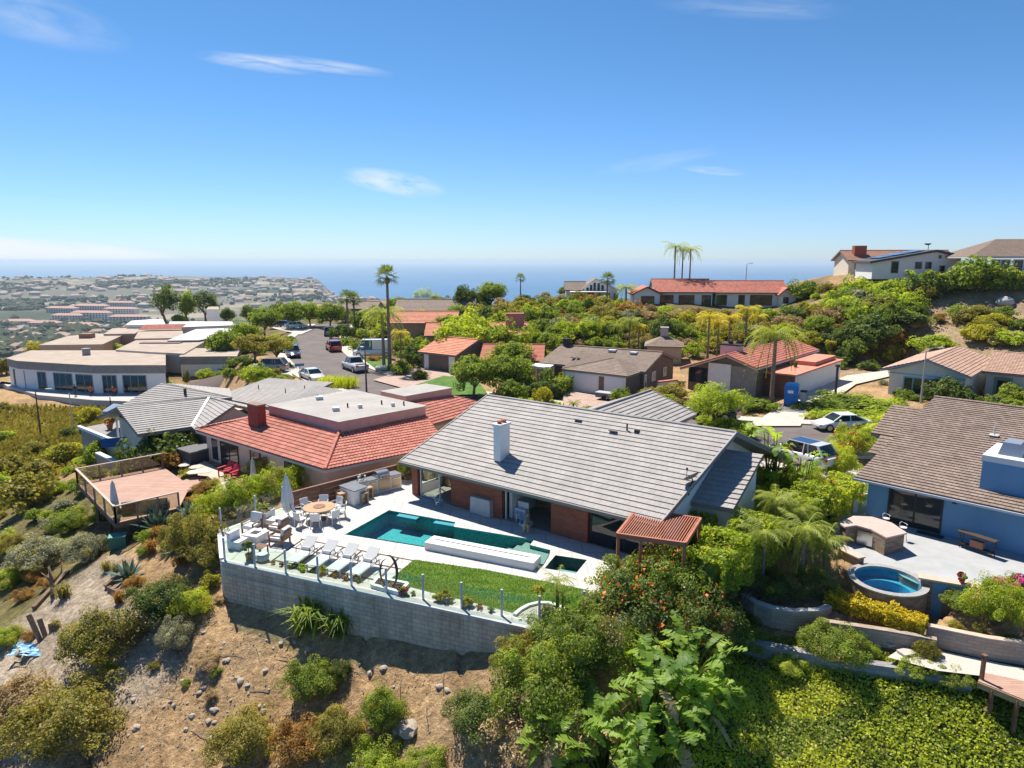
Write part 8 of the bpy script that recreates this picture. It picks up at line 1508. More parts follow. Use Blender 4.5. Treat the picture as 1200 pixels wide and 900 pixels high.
paddle_proto('strel_big',64,3.3,3,spread=1.8,L_=1.15,wd=.24);paddle_proto('strel_wide',56,2.5,5,spread=1.9,L_=1.1,wd=.23);paddle_proto('strel_thin',16,3.4,6,spread=.7,L_=1.45,wd=.34)
def strel(key,u,v,s,lab,rz,z=None):g=G(u,v)if z is None else P(u,v,z);two(key,('stalks','leaves'),'giant_strelitzia',g,s,lab,'strelitzia',None,rz)
strel('strel_big',765,893,1.05,'tallest giant strelitzia with torn paddle leaves in the middle of the slope',.4);strel('strel_wide',705,930,.95,'lower giant strelitzia in front of the tallest one',1.2);strel('strel_wide',800,830,1.05,'giant strelitzia close to the orange flowers',3.0);strel('strel_wide',668,905,.9,'giant strelitzia lowest in the frame beside the green shrub mass',5.1);strel('strel_big',815,860,.75,'giant strelitzia leaning over the shaded ivy',4.4)
strel('strel_thin',902,575,1.12,'slim strelitzia with upright leaves standing above the hedge',.3,.3);strel('strel_thin',937,588,.85,'second upright strelitzia behind the feathery palms',2.2,.1)
palm_proto('pygmy','frond',2.1,30,1.6,1.0,.38,5,r0=.12,nl=22,leaf_w=.05,lifts=(-.1,1.0));palm_proto('pygmy_tall','frond',3.0,34,1.75,1.05,.40,9,r0=.13,nl=22,leaf_w=.05,lifts=(-.15,1.0))
for u,v,s,key,lab in((892,690,1.1,'pygmy_tall','feathery palm with a leaning trunk left in the palm group'),(938,685,1.1,'pygmy_tall','feathery palm in the middle of the group by the stone bar'),(965,672,.95,'pygmy','lowest feathery palm beside the stone wall stub'),(905,640,1.0,'pygmy_tall','feathery palm behind the group near the hedge'),(930,648,.9,'pygmy_tall','yellowing feathery palm at the back of the group')):g=G(u,v);two(key,('trunk','crown'),'feathery_palm',g,s*.86,lab,'palm tree','feathery palms by the blue house')
palm_proto('lawn_palm','frond',1.25,16,.9,.8,.2,12,r0=.07,nl=14,leaf_w=.03,lifts=(0,1.0));two('lawn_palm',('trunk','crown'),'dwarf_palm',P(653,716,.02),1.1,'dwarf palm in the curved bed at the lawn end','palm tree');two('lawn_palm',('trunk','crown'),'dwarf_palm',P(659,719,.02),.7,'smaller dwarf palm stem beside the other in the curved bed','palm tree')
g=P(633,718,.02);r=empty('yellow_plant',g,'thin stemmed plant with a yellow head beside the dwarf palm','plant');m=MB();m.tube([g,g+V3((-.08,0,.9))],.035,6);m.build('stem',BARK,r);o=bpy.data.objects.new('head',shrub_proto('yellow_head','yellow',(.22,.22,.2),14,26,.06,4,stems=False));COL.objects.link(o);o.parent=r;o.location=(-.08,0,.85)
# --- right garden
hedge_np('flower_hedge',[P(u,v,-1.15)for u,v in((972,706),(1000,716),(1040,727),(1084,740))],1.0,.6,'gold',.06,420,8,'long low hedge of bright yellow leaves in front of the round spa',cat='flower bed')
for lm,u,v,w,hs,lab,fl in(('bright',925,790,44,.6,'trailing bright plant over the middle of the long block wall',None),('mid',880,765,50,.7,'green trailing plant over the shaded end of the block wall',None),('bright',1075,795,44,.6,'bright trailing plant over the block wall below the path',None),('mid',1120,808,40,.7,'leafy plant at the foot of the wooden deck corner',None),('mid',1060,735,26,.8,'small green bush at the end of the yellow flower bed',None),('mid',985,785,66,.9,'leafy green bush hanging over the long block wall',None),('mid',962,765,44,.9,'green bush beside the bare soil under the palms',None),('olive',1088,778,26,1.4,'thin upright shrub at the end of the gravel path',None),('bright',1172,748,62,1.35,'feathery light green shrub in the bed by the low blue wall',None),('mid',1130,720,40,.8,'green ferny shrub below the tan capped wall',None),('mid',1192,706,44,1.0,'magenta flowering bush at the edge of the patio',(['pink'],.4,.045)),('bright',1015,772,30,.8,'small bright bush over the wall edge',None),('yellow',1152,752,18,.7,'yellow groundcover clump in front of the feathery shrub',None),('yellow',1120,737,16,.7,'yellow groundcover clump below the blue wall end',None),('bright',1185,755,18,.7,'pale succulent clump by the tan coping',None),('dark',915,706,56,.8,'dark bush standing in for the shade under the feathery palms',None),('dark',955,700,46,1.0,'dark bush between the palms and the stone stub',None),('mid',875,740,40,.7,'green bush in the shade by the trellis',None),('dark',862,700,60,1.2,'dark shrub below the orange flowers beside the trellis',None)):sh(lm,u,v,w,lab,hs,near=True,flowers=fl,kind='mag' if fl else '')  # the dark bush under the palms is put in as shade fill
def ivy():
 poly=[(7,28),(9.6,28.9),(14,27.2),(18.4,25.3),(22,23.2),(30,20),(30,8),(8,8),(5,18)];q=np.random.RandomState(4);n=200000
 c=np.stack([q.uniform(5,30,n),q.uniform(8,29,n)],1);c=c[_inside_dist(c[:,0],c[:,1],poly)<.25*q.rand(n)];n=len(c);z=heights(c[:,0],c[:,1]);lump=_fb(c[:,0],c[:,1],.55,8);big=_fb(c[:,0],c[:,1],1.6,9);hh=q.uniform(0,1,n)**.6*(.22+.12*lump+.16*np.maximum(big,-.4))
 d=np.stack([q.normal(0,.5,n),-.35+q.normal(0,.5,n),np.ones(n)],1);v,f=leaves_np(np.stack([c[:,0],c[:,1],z+hh],1),d,np.full(n,.055),q,.75,.5)
 pn=_fb(c[:,0],c[:,1],2.2,91)+.5*_fb(c[:,0],c[:,1],.7,92);mi=np.where(pn>.55,1,0);mi=np.where((pn<-.75)&(q.rand(n)<.5),2,mi);mi=np.where(q.rand(n)<.025,2,mi)
 o=mesh_np('ivy',v,f,[LV['lime'],LV['mid'],LV['dry']],q.uniform(.12,.75,n)+.2*lump+.26*big+.12*_fb(c[:,0],c[:,1],4,77),mi);tag(o,'dense bright ivy covering the slope',kind='stuff')
ivy()
# --- stones on the bare slope
def stones():
 q=random.Random(9);ROCK=mat('slope_stone',(.30,.24,.19),.9,(.44,.37,.30),5);protos=[]
 for k in range(4):
  m=MB();bm=bmesh.new();bmesh.ops.create_icosphere(bm,subdivisions=2,radius=1)
  for v in bm.verts:v.co=Vector((v.co.x*1.2,v.co.y,v.co.z*.65))*(1+.35*mnoise.noise(v.co*1.3+Vector((k*5,0,0))))
  me=bpy.data.meshes.new('stone');bm.to_mesh(me);bm.free();me.materials.append(ROCK);protos.append(me)
 g=G(481,850);place(protos[1],'boulder',G(479,853),.42,label='large pale flat boulder beside the narrow upright bush',cat='boulder')
 boxes=[(330,560,720,890),(230,340,740,860),(150,300,770,890)]
 for k in range(90):
  x0,x1,y0,y1=boxes[k%3];g=G(q.uniform(x0,x1),q.uniform(y0,y1));o=place(protos[k%4],'stone',g,q.choice((.06,.07,.08,.10,.13,.17)),label='loose tan stone lying on the bare dirt slope',cat='stone',group='loose stones on the bare slope')
 n=3500;r=np.random.RandomState(3);px=np.stack([r.uniform(-19,3,n),r.uniform(14,30,n)],1);keep=_fb(px[:,0],px[:,1],1.6,13)>-.1;px=px[keep];z=heights(px[:,0],px[:,1]);s=r.uniform(.015,.05,len(px));V,Fq=[],[]
 for(x,y),zz,ss in zip(px,z,s):
  k=len(V);t=[np.array(w)*ss*r.uniform(.7,1.3)+np.array([x,y,zz+ss*.3])for w in((1,0,0),(0,1.1,0),(-1,0,0),(0,-1.1,0))];top=np.array([x,y,zz+ss*1.1]);V+=t+[top,top+np.array([ss*.3,0,0])];Fq+=[[k,k+1,k+4,k+5],[k+1,k+2,k+4,k+4],[k+2,k+3,k+4,k+4],[k+3,k,k+5,k+4]]
 V,Fq=np.array(V),np.array([[a,b,c,d]for a,b,c,d in Fq if True]);Fq=np.array([f if f[2]!=f[3]else[f[0],f[1],f[2],f[1]]for f in Fq]);me=bpy.data.meshes.new('gravel');me.from_pydata([tuple(v)for v in V],[],[tuple(dict.fromkeys(f))for f in Fq.tolist()]);me.materials.append(ROCK);o=bpy.data.objects.new('gravel',me);COL.objects.link(o);tag(o,'small stones and grit on the bare slope',kind='stuff')
stones()
def slope_grass():
 q=np.random.RandomState(12);n=26000;c=np.stack([q.uniform(-86,-38,n),q.uniform(48,99,n)],1);poly=[(-42,58),(-47,74),(-53,96),(-84,98),(-86,70),(-60,50),(-48,50)];c=c[_inside_dist(c[:,0],c[:,1],poly)<1.5*q.rand(n)];n=len(c);z=heights(c[:,0],c[:,1]);w=.22;h=q.uniform(.2,.55,n);a=q.normal(0,.6,n);dx,dy=np.cos(a)*w,np.sin(a)*w;t=q.normal(.12,.12,n)
 v=np.stack([np.stack([c[:,0]-dx,c[:,1]-dy,z-.05],-1),np.stack([c[:,0]+dx,c[:,1]+dy,z-.05],-1),np.stack([c[:,0]+dx*.4+t,c[:,1]+dy*.4,z+h],-1),np.stack([c[:,0]-dx*.4+t,c[:,1]-dy*.4,z+h],-1)],1).reshape(-1,3);patch=_fb(c[:,0],c[:,1],7,5)
 o=mesh_np('grass',v,np.arange(n*4).reshape(n,4),leaf_mat('leaf_slope_grass',(.17,.155,.035),(.40,.33,.10),trans=.25),q.uniform(-.1,.25,n)+.15*patch);tag(o,'rough yellow green grass on the slope below the curved house',kind='stuff')
slope_grass()
# --- trees of the street and the hill
tree_proto('round_mid','mid',2.5,2.6,2.2,100,90,.15,1,clump=.28);tree_proto('round_bright','bright',2.6,2.8,2.1,95,90,.15,2,clump=.27);tree_proto('round_dark','dark',2.5,2.6,2.4,100,90,.16,3,clump=.28);tree_proto('umbrella','olive',3.6,2.9,1.5,90,80,.16,4,clump=.28,r0=.2);tree_proto('pepper','bright',3.6,3.4,2.0,120,90,.16,5,clump=.26,r0=.26,flat=1.5,aspect=.3);tree_proto('poplar','bright',3.8,1.5,3.4,80,70,.16,6);tree_proto('pine','dark',4.2,2.4,2.4,40,90,.15,7,clump=.34,r0=.2)
def tr(key,u,v,w,lab,Y=None,z=None,group=None,sz=1.0,name=None,base_R=None):
 """Tree whose foot is at pixel u, v on the ground (or at distance Y) and whose crown is w pixels wide."""
 g=G(u,v)if Y is None else PD(u,v,Y);g.z=g.z if z=='px' else(gz(g.x,g.y)if z is None else z);c=PROTO[key][1];R_=max(abs(q.co.x)for q in c.vertices)if key not in RAD else RAD[key];RAD[key]=R_;k=w*math.hypot(g.y,H-g.z)/F/2/R_*1.02
 return tree(key,name or 'tree',g,k,lab,group,sz=k*sz)
RAD={}
for a in[('pine',196,384,40,'spreading dark pine at the left end of the ridge row',185,'px'),('poplar',222,382,22,'pale upright tree between the dark pines',187,'px'),('pine',242,383,34,'tall dark pine right of the pale upright tree',188,'px'),('round_mid',210,384,22,'low yellow green tree under the pines',183,'px'),('round_dark',267,380,26,'round dark green tree right of the white two storey house',184,'px'),('round_dark',293,380,30,'second round dark green tree right of the first one',186,'px'),('umbrella',298,430,50,'flat topped street tree nearest the flat roofed block'),('umbrella',324,430,46,'flat topped street tree by the dark blue SUV'),('round_bright',300,456,44,'bright multi trunk tree in front of the tan SUV'),('round_mid',264,424,52,'yellow green tree behind the flat roofed block'),('round_bright',285,405,44,'bright tree between the membrane roofs and street trees'),('round_mid',310,394,46,'green tree above the flat topped street trees'),('round_mid',345,386,46,'dark green tree over the far parked cars'),('round_mid',364,383,40,'green tree next to the street end'),('round_dark',328,384,40,'dark tree left of the far parked cars'),('round_mid',387,385,42,'full tree standing at the end of the street'),('round_dark',408,400,26,'dark rounded tree right of the street top'),('round_mid',425,392,30,'olive tree behind the far palms'),('round_mid',468,372,34,'grey green tree behind the tall palm'),('round_bright',497,362,36,'bright dome tree on the skyline before the sea'),('round_mid',511,368,30,'small green tree below the skyline dome tree'),('round_dark',545,365,40,'dark tree on the skyline right of the small sea palm'),('round_mid',575,362,44,'dark green tree group on the skyline'),('round_bright',545,428,84,'large bright tree over the garage house roof'),('round_bright',584,428,78,'bright tree beside the dull red roof'),('round_mid',555,466,70,'dense green tree behind the sunny lawn'),('round_mid',592,462,64,'dense green tree left of the clipped hedge'),('round_mid',610,452,46,'green tree in front of the dull red roof'),('round_bright',550,416,78,'tallest bright tree between the terracotta roofs'),('round_mid',602,444,62,'full green tree over the clipped hedge end'),('round_bright',498,428,42,'bright tree by the garage house corner'),('round_bright',515,415,50,'bright tree leaning over the terracotta roof edge'),('round_bright',618,418,54,'bright tree between the skylight roof and the brown house'),('round_mid',528,400,44,'green tree beside the balcony of the terracotta house'),('round_mid',640,418,40,'olive tree just behind the black chimney'),('round_bright',632,430,34,'bright tree beside the brown house gable'),('round_bright',601,396,34,'yellow green tree on the brushy hill edge'),('round_bright',690,402,44,'bright tree behind the brown shingle roof'),('round_bright',660,398,36,'bright tree left of the palms behind the brown house'),('round_mid',715,400,34,'olive tree near the thin gully palms'),('round_dark',775,405,46,'large dark tree under the red roofed hilltop house'),('round_mid',790,402,40,'dark green tree right of the large dark one'),('round_mid',960,395,36,'dark open tree at the foot of the right hill'),('round_dark',985,408,30,'dark tree with bare trunk on the right hill foot'),('round_mid',1000,425,42,'dark shrubby tree behind the white boundary wall'),('round_bright',1060,489,22,'small bright tree before the blue framed window')]:
 tr(*a)
tr('pepper',836,507,86,'feathery bright pepper tree with a crooked trunk behind the garage roof',z=.1);tr('round_dark',666,336,33,'broad dark tree on the skyline beside the grey gabled house',Y=168,sz=.75)
fan_palm_proto('fan_tall','dark',13.2,24,2.2,3,r0=.24,skirt=1.0);palm_proto('queen','frondy',7.0,24,3.0,1.15,.9,4,r0=.2,lifts=(-.05,.9));palm_proto('queen_green','frond',6.2,26,3.2,1.15,.95,6,r0=.2,lifts=(-.05,.9));palm_proto('wind_palm','frond',7.0,16,3.3,1.0,.8,8,r0=.17,lifts=(0,.9));fan_palm_proto('fan_mid','dark',6.2,20,2.1,9,r0=.2,skirt=.5)
def pm(key,u,v_base,v_top,lab,Y=None,z=None,group=None,rz=None,hh=None):
 g=G(u,v_base)if Y is None else PD(u,v_base,Y);
 if z is not None:g=P(u,v_base,z)
 d=ray(u,v_top);top=H+d.z*g.y/d.y;h0=hh or dict(fan_tall=14.1,queen=7.9,queen_green=7.2,wind_palm=8.3,fan_mid=7.4)[key];return two(key,('trunk','crown'),'palm_tree',g,(top-g.z)/h0,lab,'palm tree',group,rz)
pm('fan_tall',457,434,317,'tallest slim fan palm beside the camper van',z=.1);pm('queen_green',450,431,356,'bushy feather palm just left of the tallest fan palm',z=.1);pm('fan_mid',408,392,342,'fan palm on the left of the pair at the street end');pm('fan_mid',416,392,344,'fan palm on the right of the pair at the street end');pm('queen',470,425,385,'yellowing palm in front of the terracotta house wall')
pm('wind_palm',790,330,281,'windblown palm on the left of the hilltop trio',Y=142);pm('wind_palm',799,330,286,'windblown palm in the middle of the hilltop trio',Y=143,rz=2);pm('wind_palm',808,330,285,'windblown palm on the right of the hilltop trio',Y=141,rz=4)
pm('fan_mid',711,366,321,'fan palm standing before the grey gabled house',Y=138);pm('queen_green',733,372,331,'feather palm between the grey gabled house and red roof',Y=134);pm('queen_green',737,412,370,'palm in the gully behind the brown house');pm('queen',748,412,378,'small yellow palm in the gully');pm('wind_palm',724,412,376,'thin palm with a bare trunk in the gully');pm('fan_mid',610,352,322,'lone fan palm against the sea',Y=170,z=None);pm('fan_mid',525,366,347,'small fan palm on the skyline left of the dark trees',Y=170)
for k,(u,vb,vt,lab)in enumerate(((829,420,364,'yellow palm left of the pink chimney'),(840,420,372,'yellow palm behind the pink chimney'),(853,416,366,'yellow palm right of the pink chimney'),(873,408,356,'tall yellow palm above the steep red roof'),(887,404,366,'yellow palm at the right end of the yellow palm group'))):pm('queen',u,vb,vt,lab,Y=97+2*k)
pm('queen_green',904,470,378,'large feather palm in front of the dark brick wall',z=.1);pm('queen',972,420,398,'low yellow palm behind the white boundary wall')
palm_proto('cycad','frond',.5,22,1.0,.7,.14,15,r0=.12,lifts=(0,1));two('cycad',('trunk','crown'),'cycad',P(672,478,.14),.9,'small cycad in the brick drive of the brown house','cycad');two('cycad',('trunk','crown'),'cycad',P(993,470,.1),1.1,'spiky cycad on the bank below the tan tiled house','cycad');two('cycad',('trunk','crown'),'cycad',P(981,467,.1),.9,'spiky cycad beside the dark wooden pole','cycad')
hedge_np('clipped_hedge',[P(588,464,0),P(655,466,0)],1.6,1.5,'dark',.16,40,11,'long clipped dark hedge left of the brown house drive');hedge_np('clipped_hedge',[P(632,460,0),P(648,460,0)],1.6,2.3,'dark',.16,45,12,'taller clipped hedge block by the entry pergola');hedge_np('clipped_hedge',[P(650,464,0),P(664,458,0)],1.5,1.7,'mid',.16,45,13,'clipped hedge block beside the white garage corner')
hedge_np('low_hedge',[P(575,468,0),P(655,477,0)],1.5,.5,'bright',.14,50,14,'low bright planting in front of the clipped hedge')
for a in[('yellow',637,478,22,'yellowish conifer bush in front of the clipped hedges',1.6),('mid',691,488,22,'small round shrub on the brick drive',.8),('mid',729,474,26,'round shrub by the dark blue car',1.1),('olive',765,470,34,'olive hedge behind the garage roof ridge',.7),('olive',790,468,34,'olive shrub left of the pepper tree',.8),('bright',850,512,40,'bright shrub at the foot of the pepper tree',.8),('bright',872,516,36,'pale leafy shrub beside the concrete drive',.9),('dark',485,432,34,'purple and green shrub left of the garage house',1.2),('mid',470,440,26,'green shrub by the tall palm',1.0),('dark',492,446,20,'small dark shrub on the brick drive edge',1.0),('bright',515,418,40,'bright bush between the terracotta houses',.8),('mid',420,412,22,'green bush beside the camper van',.9),('rust',438,424,16,'rusty low shrub in front of the camper van',.7),('mid',405,406,18,'green bush by the red SUV',.9),('dark',398,398,24,'dark bush below the street top',1.1),('bright',425,400,22,'bright bush uphill of the camper van',1.0),('mid',598,470,40,'green bush at the edge of the sunny lawn',.9),('mid',620,462,30,'green bush behind the clipped hedge',1.0),('bright',240,446,20,'round bushy shrub by the white sloping wall',1.0),('dark',219,452,7,'thin dark cypress against the white block wall',4.0),('mid',195,455,14,'small shrub at the end of the curved house',1.0),('bright',118,413,24,'bright hedge between the tan flat roofs',.6),('bright',135,412,18,'bright shrub beside the recessed tan roof',.8),('yellow',40,416,22,'yellow green bush at the far corner of the curved roof',1.0),('olive',5,440,24,'olive bush at the left end of the curved house',1.2),('dark',310,446,24,'dark low hedge under the bright multi trunk tree',.5),('bright',330,448,26,'bright hedge strip beside the street pavement',.5),('mid',338,432,9,'small potted green plant on the pavement',1.2)]:
 sh(*a[:5],hs=a[5],near=False)
def bank():
 for k,(u,v,w)in enumerate(((968,484,62),(990,476,66),(1012,480,64),(1036,482,64),(1052,490,52),(976,494,50),(1000,494,54),(1024,496,50))):sh('mid' if k<3 else 'bright',u,v,w,['dark juniper mound at the left tip of the street bank','dark juniper mound on the crown of the street bank','dark juniper mound behind the white sedan roof','green juniper mound below the street lamp','green juniper mound at the right of the street bank','green juniper mound above the sedan bonnet','green juniper mound just above the sedan','green juniper mound by the sedan boot'][k],.32,near=False,group='juniper mounds on the street bank')
 for k,(u,v,w,lm,hs,lab)in enumerate(((1045,505,50,'lime',.5,'lime green ground shrub right of the white sedan'),(1030,512,44,'lime',.5,'lime green ground shrub behind the sedan boot'),(1012,520,40,'bright',.6,'bright shrub by the brown roof edge'),(1100,471,34,'dark',1.1,'dark climbing shrub covering the pale blue front wall'),(1118,475,42,'dark',1.1,'dark leafy wall climber right of the blue framed window'),(1136,478,28,'dark',1.0,'dark wall climber at the gable end'),(1122,484,40,'rust',.5,'orange flowering low hedge before the tan tiled house'),(1172,483,34,'mid',.9,'round clipped bush at the brown roof ridge'),(1190,486,40,'bright',.7,'pale clipped bush near the picture edge'),(1062,468,20,'mid',.9,'small round bush under the blue framed window'),(1190,472,36,'mid',.9,'green bush behind the pale clipped one'),(890,482,44,'mid',.5,'low spreading juniper left of the portable toilet'),(868,484,40,'mid',.5,'low spreading juniper behind the pepper tree'))):sh(lm,u,v,w,lab,hs,near=False)
bank()
# --- brush on the hillsides: many alike, so they share a label per kind
def scatter(poly,n,kinds,sizes,seed,place_word,group,dmin=7,top=0,hmul=1.0):
 q=random.Random(seed);us,vs=[p[0]for p in poly],[p[1]for p in poly];done=[];tries=0;N=dict(olive='olive brown bush',mid='mid green bush',dark='dark green bush',bright='bright green bush',yellow='yellow green bush',dry='dry brown bush',rust='rust coloured bush',grey='grey leaved bush',lime='lime green bush')
 while len(done)<n and tries<5000:
  tries+=1;u,v=q.uniform(min(us),max(us)),q.uniform(min(vs),max(vs))
  if _inside_dist(np.array([u]),np.array([v]),poly)[0]>0:continue
  w=q.uniform(*sizes);hs=q.uniform(.7,1.15)*hmul
  if v-w*.62*hs<top:continue
  if any(abs(u-a)<(w+b)*.3 and abs(v-c)<dmin*.6 for a,c,b in done):continue
  done.append((u,v,w));lm=q.choice(kinds);sh(lm,u,v,w,f'{N[lm]} {place_word}',hs,seed=q.randint(1,3),near=False,group=group)
scatter([(520,365),(560,352),(640,346),(735,362),(745,385),(700,398),(640,396),(600,388),(560,385)],74,['olive','mid','bright','mid','olive','dark','mid','grey','olive','yellow','rust','dry'],(14,30),1,'among the dense brush left of the hilltop houses','brush on the middle hillside',top=343)
scatter([(735,366),(910,366),(985,372),(985,392),(930,402),(880,402),(800,400),(745,392)],46,['mid','dark','bright','olive','mid','dry','olive','yellow'],(14,30),2,'on the slope under the red roofed hilltop house','brush under the red hilltop house',top=358)
scatter([(625,352),(665,342),(735,352),(740,362),(660,366)],18,['mid','yellow','rust','bright'],(14,24),3,'below the grey gabled hilltop house','brush by the grey gabled house',top=352)
scatter([(1000,348),(1060,340),(1120,342),(1100,352),(1080,368),(1060,385),(1010,387),(985,377)],40,['mid','mid','bright','olive','dark','bright'],(22,42),4,'in the thicket below the crest houses','thicket on the right hill',8,top=321)
scatter([(1000,395),(1060,410),(1070,430),(1030,440),(990,430)],14,['olive','dark','rust','mid','yellow'],(18,30),5,'at the foot of the bare right hillside','brush at the right hill foot')
scatter([(930,345),(1040,342),(1010,370),(945,372)],18,['bright','mid','olive','yellow'],(12,24),6,'along the ridge track right of the red hilltop roof','brush on the right ridge')
scatter([(1120,372),(1205,365),(1205,410),(1150,405)],10,['olive','yellow','mid','dry'],(16,30),7,'scattered on the bare soil of the right hillside','bushes on the bare right hillside')
scatter([(300,372),(460,366),(470,392),(400,380),(310,384)],20,['mid','dark','olive','bright'],(14,26),8,'in the gardens around the far street end','shrubs at the street end')
scatter([(0,475),(50,560),(130,560),(90,530),(60,530),(0,520)],8,['olive','mid','bright'],(14,26),9,'at the lower edge of the grassy slope','scrub on the grassy slope')
scatter([(0,560),(130,575),(120,640),(60,632),(0,650)],18,['olive','bright','bright','grey','mid'],(14,26),10,'on the overgrown bank left of the wooden deck','scrub on the overgrown bank')
scatter([(180,575),(245,592),(245,690),(205,665),(160,640)],10,['olive','rust','yellow','mid'],(14,24),11,'in the planted slope below the wooden deck','planting below the deck')
for a in[('dark',1034,372,60,'broad dark creeping shrub on the right hill',.5),('dark',1068,386,56,'second broad dark creeping shrub lower on the right hill',.45),('mid',1150,348,60,'tall green shrub drooping from the crest hedge',1.0),('grey',1010,362,40,'grey green shrub left of the dark creeping shrub',.8),('yellow',1150,402,36,'yellow green round bush on the bare right hillside',.8),('dark',1143,395,20,'small dark bush left of the yellow green one',1.0),('dry',1078,388,18,'small dry bush on the open right hillside',.9),('rust',1102,377,14,'small olive brown bush on the open right hillside',1.0),('dark',1025,418,60,'dark shrub mass at the foot of the right hill',.9),('rust',1052,414,32,'reddish bush beside the dark shrub mass',.9),('bright',1100,410,46,'bright bush just behind the tan tiled ridge',.6),('bright',1192,408,44,'bright green bush behind the tan tiles near the edge',.6),('mid',945,350,36,'vine covered trellis shrub right of the red hilltop house',.9)]:sh(*a[:5],hs=a[5],near=False)
g=PD(1176,366,97);m=MB();m.lathe((g.x,g.y,gz(g.x,g.y)-.3),[(.8,0),(1.2,.4),(1.0,.9),(.5,1.2),(.1,1.3)],9);tag(m.build('boulder',mat('boulder',(0,0,0)),smooth=True),'big grey boulder in the shade of the crest hedge','boulder')
scatter([(655,396),(800,402),(815,420),(760,414),(690,408),(655,404)],26,['mid','olive','dark','bright','dry'],(16,28),21,'in the gully behind the brown shingle roof','gully shrubs behind the brown house')
scatter([(800,396),(985,395),(1000,432),(985,440),(965,415),(880,398),(830,420)],26,['mid','olive','dark','yellow'],(16,28),22,'at the foot of the slope behind the red gable house','shrubs behind the red gable house')
scatter([(238,462),(285,445),(330,455),(350,462),(330,440),(282,425),(262,430)],20,['bright','mid','olive','dark'],(14,24),23,'on the bank between street and flat roofed block','bank shrubs by the street',hmul=.8)
scatter([(200,395),(290,395),(345,400),(330,420),(280,415)],16,['mid','bright','olive'],(16,26),24,'around the flat topped street trees','shrubs under the street trees',hmul=.8)
scatter([(460,400),(500,398),(520,420),(500,432),(468,425)],12,['mid','bright','dark'],(14,24),25,'before the terracotta house wall','garden shrubs at the terracotta house')
scatter([(395,372),(470,368),(500,372),(500,392),(450,398),(410,392)],16,['mid','grey','dark','bright'],(16,28),26,'in the gardens uphill of the camper van','garden shrubs uphill of the van')
scatter([(1030,448),(1060,452),(1130,478),(1120,492),(1040,478)],12,['olive','mid','dry','grey'],(10,18),27,'in the dry front garden of the tan tiled house','front garden shrubs of the tan house',hmul=.7)
scatter([(580,392),(650,396),(655,412),(600,408)],10,['bright','mid','yellow'],(18,28),28,'between the dull red roof and the brown house','shrubs behind the dull red roof')
scatter([(730,480),(830,500),(850,505),(800,470),(760,462)],8,['mid','bright','olive'],(16,26),29,'beside the garage roof and the pepper tree','shrubs by the garage',hmul=.7)
def weeds():
 q=np.random.RandomState(8);n=7000;c=np.stack([q.uniform(-26,3,n),q.uniform(13,31,n)],1);k=_fb(c[:,0],c[:,1],1.1,51)+.4*_fb(c[:,0],c[:,1],.4,52);c=c[k>.45];n=len(c);z=heights(c[:,0],c[:,1]);w=q.uniform(.008,.02,n);h=q.uniform(.04,.2,n);a=q.rand(n)*6.283;dx,dy=np.cos(a)*w,np.sin(a)*w;tx,ty=q.normal(0,.09,n),q.normal(0,.09,n)
 v=np.stack([np.stack([c[:,0]-dx,c[:,1]-dy,z-.02],-1),np.stack([c[:,0]+dx,c[:,1]+dy,z-.02],-1),np.stack([c[:,0]+dx*.3+tx,c[:,1]+dy*.3+ty,z+h],-1),np.stack([c[:,0]-dx*.3+tx,c[:,1]-dy*.3+ty,z+h],-1)],1).reshape(-1,3)
 o=mesh_np('weeds',v,np.arange(n*4).reshape(n,4),LV['dry'],q.uniform(0,.6,n));tag(o,'thin dry weeds and litter on the bare slope',kind='stuff')
 for k in range(16):g=G(*[(300,760),(345,745),(420,790),(470,800),(520,790),(250,730),(330,870),(415,850),(540,830),(200,820),(160,830),(230,860),(300,810),(500,830),(380,770),(270,770)][k]);m=MB();t=random.Random(k);d=facing(t.uniform(0,360));p=[g+d*s+V3((0,0,.03+.05*t.random()))+V3((t.uniform(-.05,.05),t.uniform(-.05,.05),0))for s in(-.6,-.2,.2,.7)];m.tube(p,[.018,.016,.012,.004],5);m.tube([p[1],p[1]+d.cross(V3((0,0,1)))*.35+V3((0,0,.12))],[.01,.003],4);o=m.build('dead_branch',BARKG);tag(o,'thin dead branch lying on the bare dirt slope','branch','dead branches on the bare slope')
weeds()
hedge_np('hedge',[P(800,652,-.3),P(852,612,-.2),P(905,574,0)],2.0,1.75,'bright',.07,420,31,'smooth bright hedge running uphill between pergola and feathery palms',flowers=(['orange','red'],.008))
hedge_np('crest_hedge',[PD(1062,337,106),PD(1110,338,103),PD(1150,338,101),PD(1210,338,99)],3.4,2.2,'mid',.2,26,33,'long unclipped hedge along the crest below the white and grey crest houses')
hedge_np('crest_hedge',[PD(1122,334,104),PD(1165,334,102),PD(1210,334,100)],2.4,1.8,'yellow',.2,22,34,'yellow green hedge top along the crest below the grey crest house')
